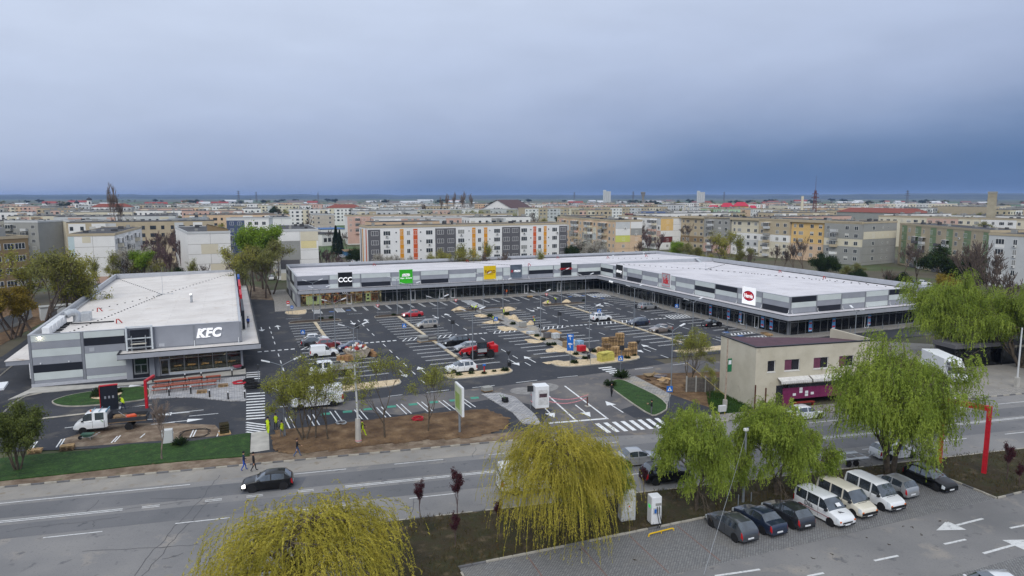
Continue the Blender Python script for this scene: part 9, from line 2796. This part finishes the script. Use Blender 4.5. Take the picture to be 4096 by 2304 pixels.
# people
M_skin = mat('skin', lin(196, 150, 124), .7, var=.06)
M_shoe = mat('dark_shoe', lin(34, 32, 34), .8)
M_hiv = mat('hi_vis_yellow', lin(206, 232, 40), .7, var=.08)
cl = lambda n, r, g, b: mat('cloth_' + n, lin(r, g, b), .9, var=.12, scale=6)
C_blk, C_navy, C_jean, C_blue, C_gry, C_org = cl('black', 30, 31, 36), cl('navy', 36, 44, 74), cl('jeans', 74, 100, 140), cl('blue', 40, 80, 170), cl('grey', 96, 98, 102), cl('orange', 214, 96, 40)
def person(label, px, py, face, top, legs, vest=None, hat=None, hatm=None, lean=0.0, stride=.0, arms=(.1, .1), elbow=(.3, .3), kneel=False, z=0.0, hgt=1.0, loc=None, legvis=False):
 o = thing('person', label, 'person', (*(loc or at(px, py)), z), face)
 s = hgt
 hip = .93 if not kneel else .52
 J, E, R = [], [], []
 def v(p, r, par=None):
  J.append(Vector(p) * s); R.append(r * s)
  if par is not None: E.append((par, len(J) - 1))
  return len(J) - 1
 up = Vector((math.sin(lean), 0, math.cos(lean)))
 P = Vector((0 - .1 * lean, 0, hip))
 pel = v(P, .135)
 wa = v(P + up * .2, .125, pel)
 che = v(P + up * .42, .15, wa)
 nb = v(P + up * .56, .065, che)
 hd = P + up * .56 + Vector((math.sin(lean * .6), 0, math.cos(lean * .6))) * .1
 n1 = v(hd, .07, nb)
 n2 = v(hd + Vector((math.sin(lean * .7) * .11 + .02, 0, math.cos(lean * .7) * .1)), .098, n1)
 n3 = v(hd + Vector((math.sin(lean * .7) * .2 + .01, 0, math.cos(lean * .7) * .17)), .075, n2)
 v(hd + Vector((.115 + .1 * lean, 0, .07)), .016, n2)
 head = {n1, n2, n3, len(J) - 1}
 hands, feet, leg = set(), set(), {pel}
 for i, sd in enumerate((1, -1)):
  st = stride * sd
  h_ = v(P + Vector((0, .095 * sd, -.05)), .095, pel)
  if kneel: k_, a_ = Vector((.32, .12 * sd, .28 if sd > 0 else .07)), Vector((.1 if sd > 0 else -.35, .12 * sd, .07))
  else: k_, a_ = Vector((st * .55 + .04, .10 * sd, .5)), Vector((st - (.10 if st < 0 else 0), .10 * sd, .09 + (.05 if st < -.1 else 0)))
  k1 = v(k_, .062, h_); a1 = v(a_, .042, k1); t1 = v(a_ + Vector((.17, .02 * sd, -.05)), .036, a1)
  leg |= {h_, k1}; feet |= {t1}; leg.add(a1)
  sh = P + up * .5 + Vector((0, .19 * sd, 0))
  s1 = v(sh, .062, che)
  a = arms[i]
  ad = Vector((math.sin(a), .12 * sd, -math.cos(a)))
  el = sh + ad * .28
  e1 = v(el, .045, s1)
  b_ = a + elbow[i]
  wd = Vector((math.sin(b_), -.08 * sd, -math.cos(b_)))
  w1 = v(el + wd * .25, .032, e1)
  p1 = v(el + wd * .33, .034, w1)
  hands.add(p1)
  sideV = Vector((0, 1, 0)) if abs(wd.y) < .9 else Vector((1, 0, 0))
  for q, ln in ((-.028, .075), (-.01, .09), (.009, .085), (.026, .065)):
   f1 = v(el + wd * .38 + sideV * q, .0095, p1); f2 = v(el + wd * (.38 + ln) + sideV * q + Vector((.02, 0, 0)), .008, f1); hands |= {f1, f2}
  t_ = v(el + wd * .37 + sideV * -.05 * sd + Vector((.015, 0, 0)), .01, p1); hands.add(t_)
 me = bpy.data.meshes.new('body')
 me.from_pydata([tuple(q) for q in J], E, [])
 ob = bpy.data.objects.new('body', me); COL.objects.link(ob)
 md = ob.modifiers.new('skin', 'SKIN')
 for i, q in enumerate(me.skin_vertices[0].data): q.radius = (R[i], R[i]); q.use_root = i == 0
 sb = ob.modifiers.new('sub', 'SUBSURF'); sb.levels = sb.render_levels = 1
 dg = bpy.context.evaluated_depsgraph_get()
 bm = bpy.data.meshes.new_from_object(ob.evaluated_get(dg))
 bpy.data.objects.remove(ob)
 bm.name = 'body'
 bm.materials.clear()
 for m_ in (top, legs, M_skin, M_shoe): bm.materials.append(m_)
 nv = np.empty(len(bm.vertices) * 3); bm.vertices.foreach_get('co', nv); nv = nv.reshape(-1, 3)
 JA = np.array([tuple(q) for q in J]); RA = np.array(R)
 cen = np.array([nv[list(p.vertices)].mean(0) for p in bm.polygons])
 near = ((np.linalg.norm(cen[:, None] - JA[None], axis=2)) - RA[None]).argmin(1)
 mi = [2 if q in head or q in hands else 3 if q in feet else 1 if q in leg else 0 for q in near]
 bm.polygons.foreach_set('material_index', mi)
 bm.polygons.foreach_set('use_smooth', [True] * len(mi))
 bo = bpy.data.objects.new('body', bm); COL.objects.link(bo); bo.parent = o
 def garment(name, sel, off, m_):
  no = np.empty(len(bm.vertices) * 3); bm.vertices.foreach_get('normal', no); no = no.reshape(-1, 3)
  g = MB(); g.v = [tuple(q) for q in nv + no * off]; F_ = [tuple(p.vertices) for p, q in zip(bm.polygons, near) if q in sel]
  if F_: submesh(name, g.v, F_, m_, o)
 if vest: garment('vest', {wa, che, nb, pel}, .018, vest)
 if legvis: garment('hi_vis_trousers', leg - {pel}, .012, M_hiv)
 garment('hood' if hat == 'hood' else 'hair', set(), 0, top)
 hc = J[n3] * .5 + J[n2] * .5
 mm = hatm or cl('hair', 50, 40, 34)
 MB().lathe([(.112, -.03), (.118, .03), (.1, .09), (.06, .125), (.001, .135)], 12, c=tuple(hc + Vector((-.012, 0, 0)))).build({'hat': 'hat', 'hood': 'hood', None: 'hair'}[hat], mm, o, smooth=True)
 return o
W_ = math.pi
GW = 'site workers in yellow vests'
person('worker in full yellow hi-vis suit standing at the zebra corner', 1073, 1734, 1.2, C_blk, C_gry, M_hiv, 'hat', C_blk, legvis=True, stride=.12)
person('worker in yellow jacket and black trousers facing two colleagues', 1104, 1719, -1.4, C_blk, C_blk, M_hiv, 'hat', C_blk, stride=.05, arms=(.3, .4), elbow=(1.2, 1.1))
person('worker in yellow vest and grey trousers on the turf edge', 1129, 1749, 2.2, C_blk, C_gry, M_hiv, 'hat', C_blk, stride=.08, arms=(.2, .2), elbow=(.9, .9))
person('worker in yellow vest and trousers striding past the utility pole', 1450, 1745, -.2, C_blk, C_blk, M_hiv, 'hat', C_blk, legvis=True, stride=.34, arms=(.5, -.3))
person('walker in dark jacket and blue jeans on the muddy verge', 1190, 1826, -.1, C_blk, C_jean, None, 'hat', cl('cap', 70, 54, 50), stride=.26, arms=(.3, -.2), elbow=(.8, .3))
person('pedestrian in navy coat and bright blue striped trousers', 977, 1882, .2, C_navy, C_blue, None, None, C_blk, stride=.2, arms=(.2, -.1), elbow=(.7, .4))
person('pedestrian in black hooded coat walking beside the navy coat', 1016, 1885, .2, C_blk, C_blk, None, 'hood', C_blk, stride=.22, arms=(.1, -.2))
person('person in black hooded jacket raising a phone by the lawn kerb', 2446, 1588, .6, C_blk, C_blk, None, 'hood', C_blk, stride=.14, arms=(.7, .2), elbow=(1.9, .3))
person('person in black jacket and grey trousers looking at a phone by the lawn', 2606, 1660, 2.4, C_blk, C_gry, None, 'hood', C_blk, arms=(.4, .4), elbow=(1.6, 1.5))
person('bending gardener in yellow vest left of the pair on the island', 1891, 1245, 2.8, C_blk, C_blk, M_hiv, 'hat', C_blk, lean=1.1, arms=(.9, .9), stride=.15)
person('bending gardener in yellow vest right of the pair on the island', 1902, 1247, .4, C_blk, C_blk, M_hiv, 'hat', C_blk, lean=.9, arms=(.9, .9), stride=.15)
person('worker in yellow vest standing by the lamp post on the footway', 2014, 1267, 1.4, C_blk, C_blk, M_hiv, 'hat', C_blk, stride=.1, z=.1)
person('worker in yellow vest shovelling gravel beside the crossing sign', 1975, 1294, -2.4, C_blk, C_blk, M_hiv, 'hat', C_blk, lean=.45, arms=(.6, .5), elbow=(.5, .7), stride=.18)
person('worker in yellow vest and orange helmet stooping at a gravel heap', 2138, 1302, 2.9, C_navy, C_navy, M_hiv, 'hat', C_org, lean=.35, arms=(.4, .4), elbow=(.6, .6))
person('gardener in yellow vest bending over the rear island', 2223, 1215, 2.6, C_blk, C_blk, M_hiv, 'hat', C_blk, lean=.9, arms=(.8, .8), stride=.12, z=.14)
person('gardener in yellow vest kneeling at the end of the rear island', 2190, 1220, 0, C_blk, C_blk, M_hiv, 'hat', C_blk, lean=.5, arms=(.8, .8), kneel=True)
person('worker in yellow vest leaning over machinery behind the flatbed truck', 494, 1640, 2.6, C_blk, C_navy, M_hiv, 'hat', C_blk, lean=.5, arms=(.8, .7), stride=.15)
person('shopper in dark coat standing by the pharmacy glass', 1788, 1203, 0, C_blk, C_blk, z=.12, stride=.1)
person('man in orange jacket before the clothes shop entrance', 2027, 1186, 2, C_org, C_blk, z=.12, stride=.1)
person('man in dark jacket beside the one in orange', 2019, 1187, 1.2, C_blk, C_navy, z=.12, stride=.08)
person('worker in blue jacket standing on the restaurant side canopy', 983, 1310, 1.5, C_blue, C_blk, hat='hat', hatm=C_navy, z=3.93, loc=G(2.2, 119.5))
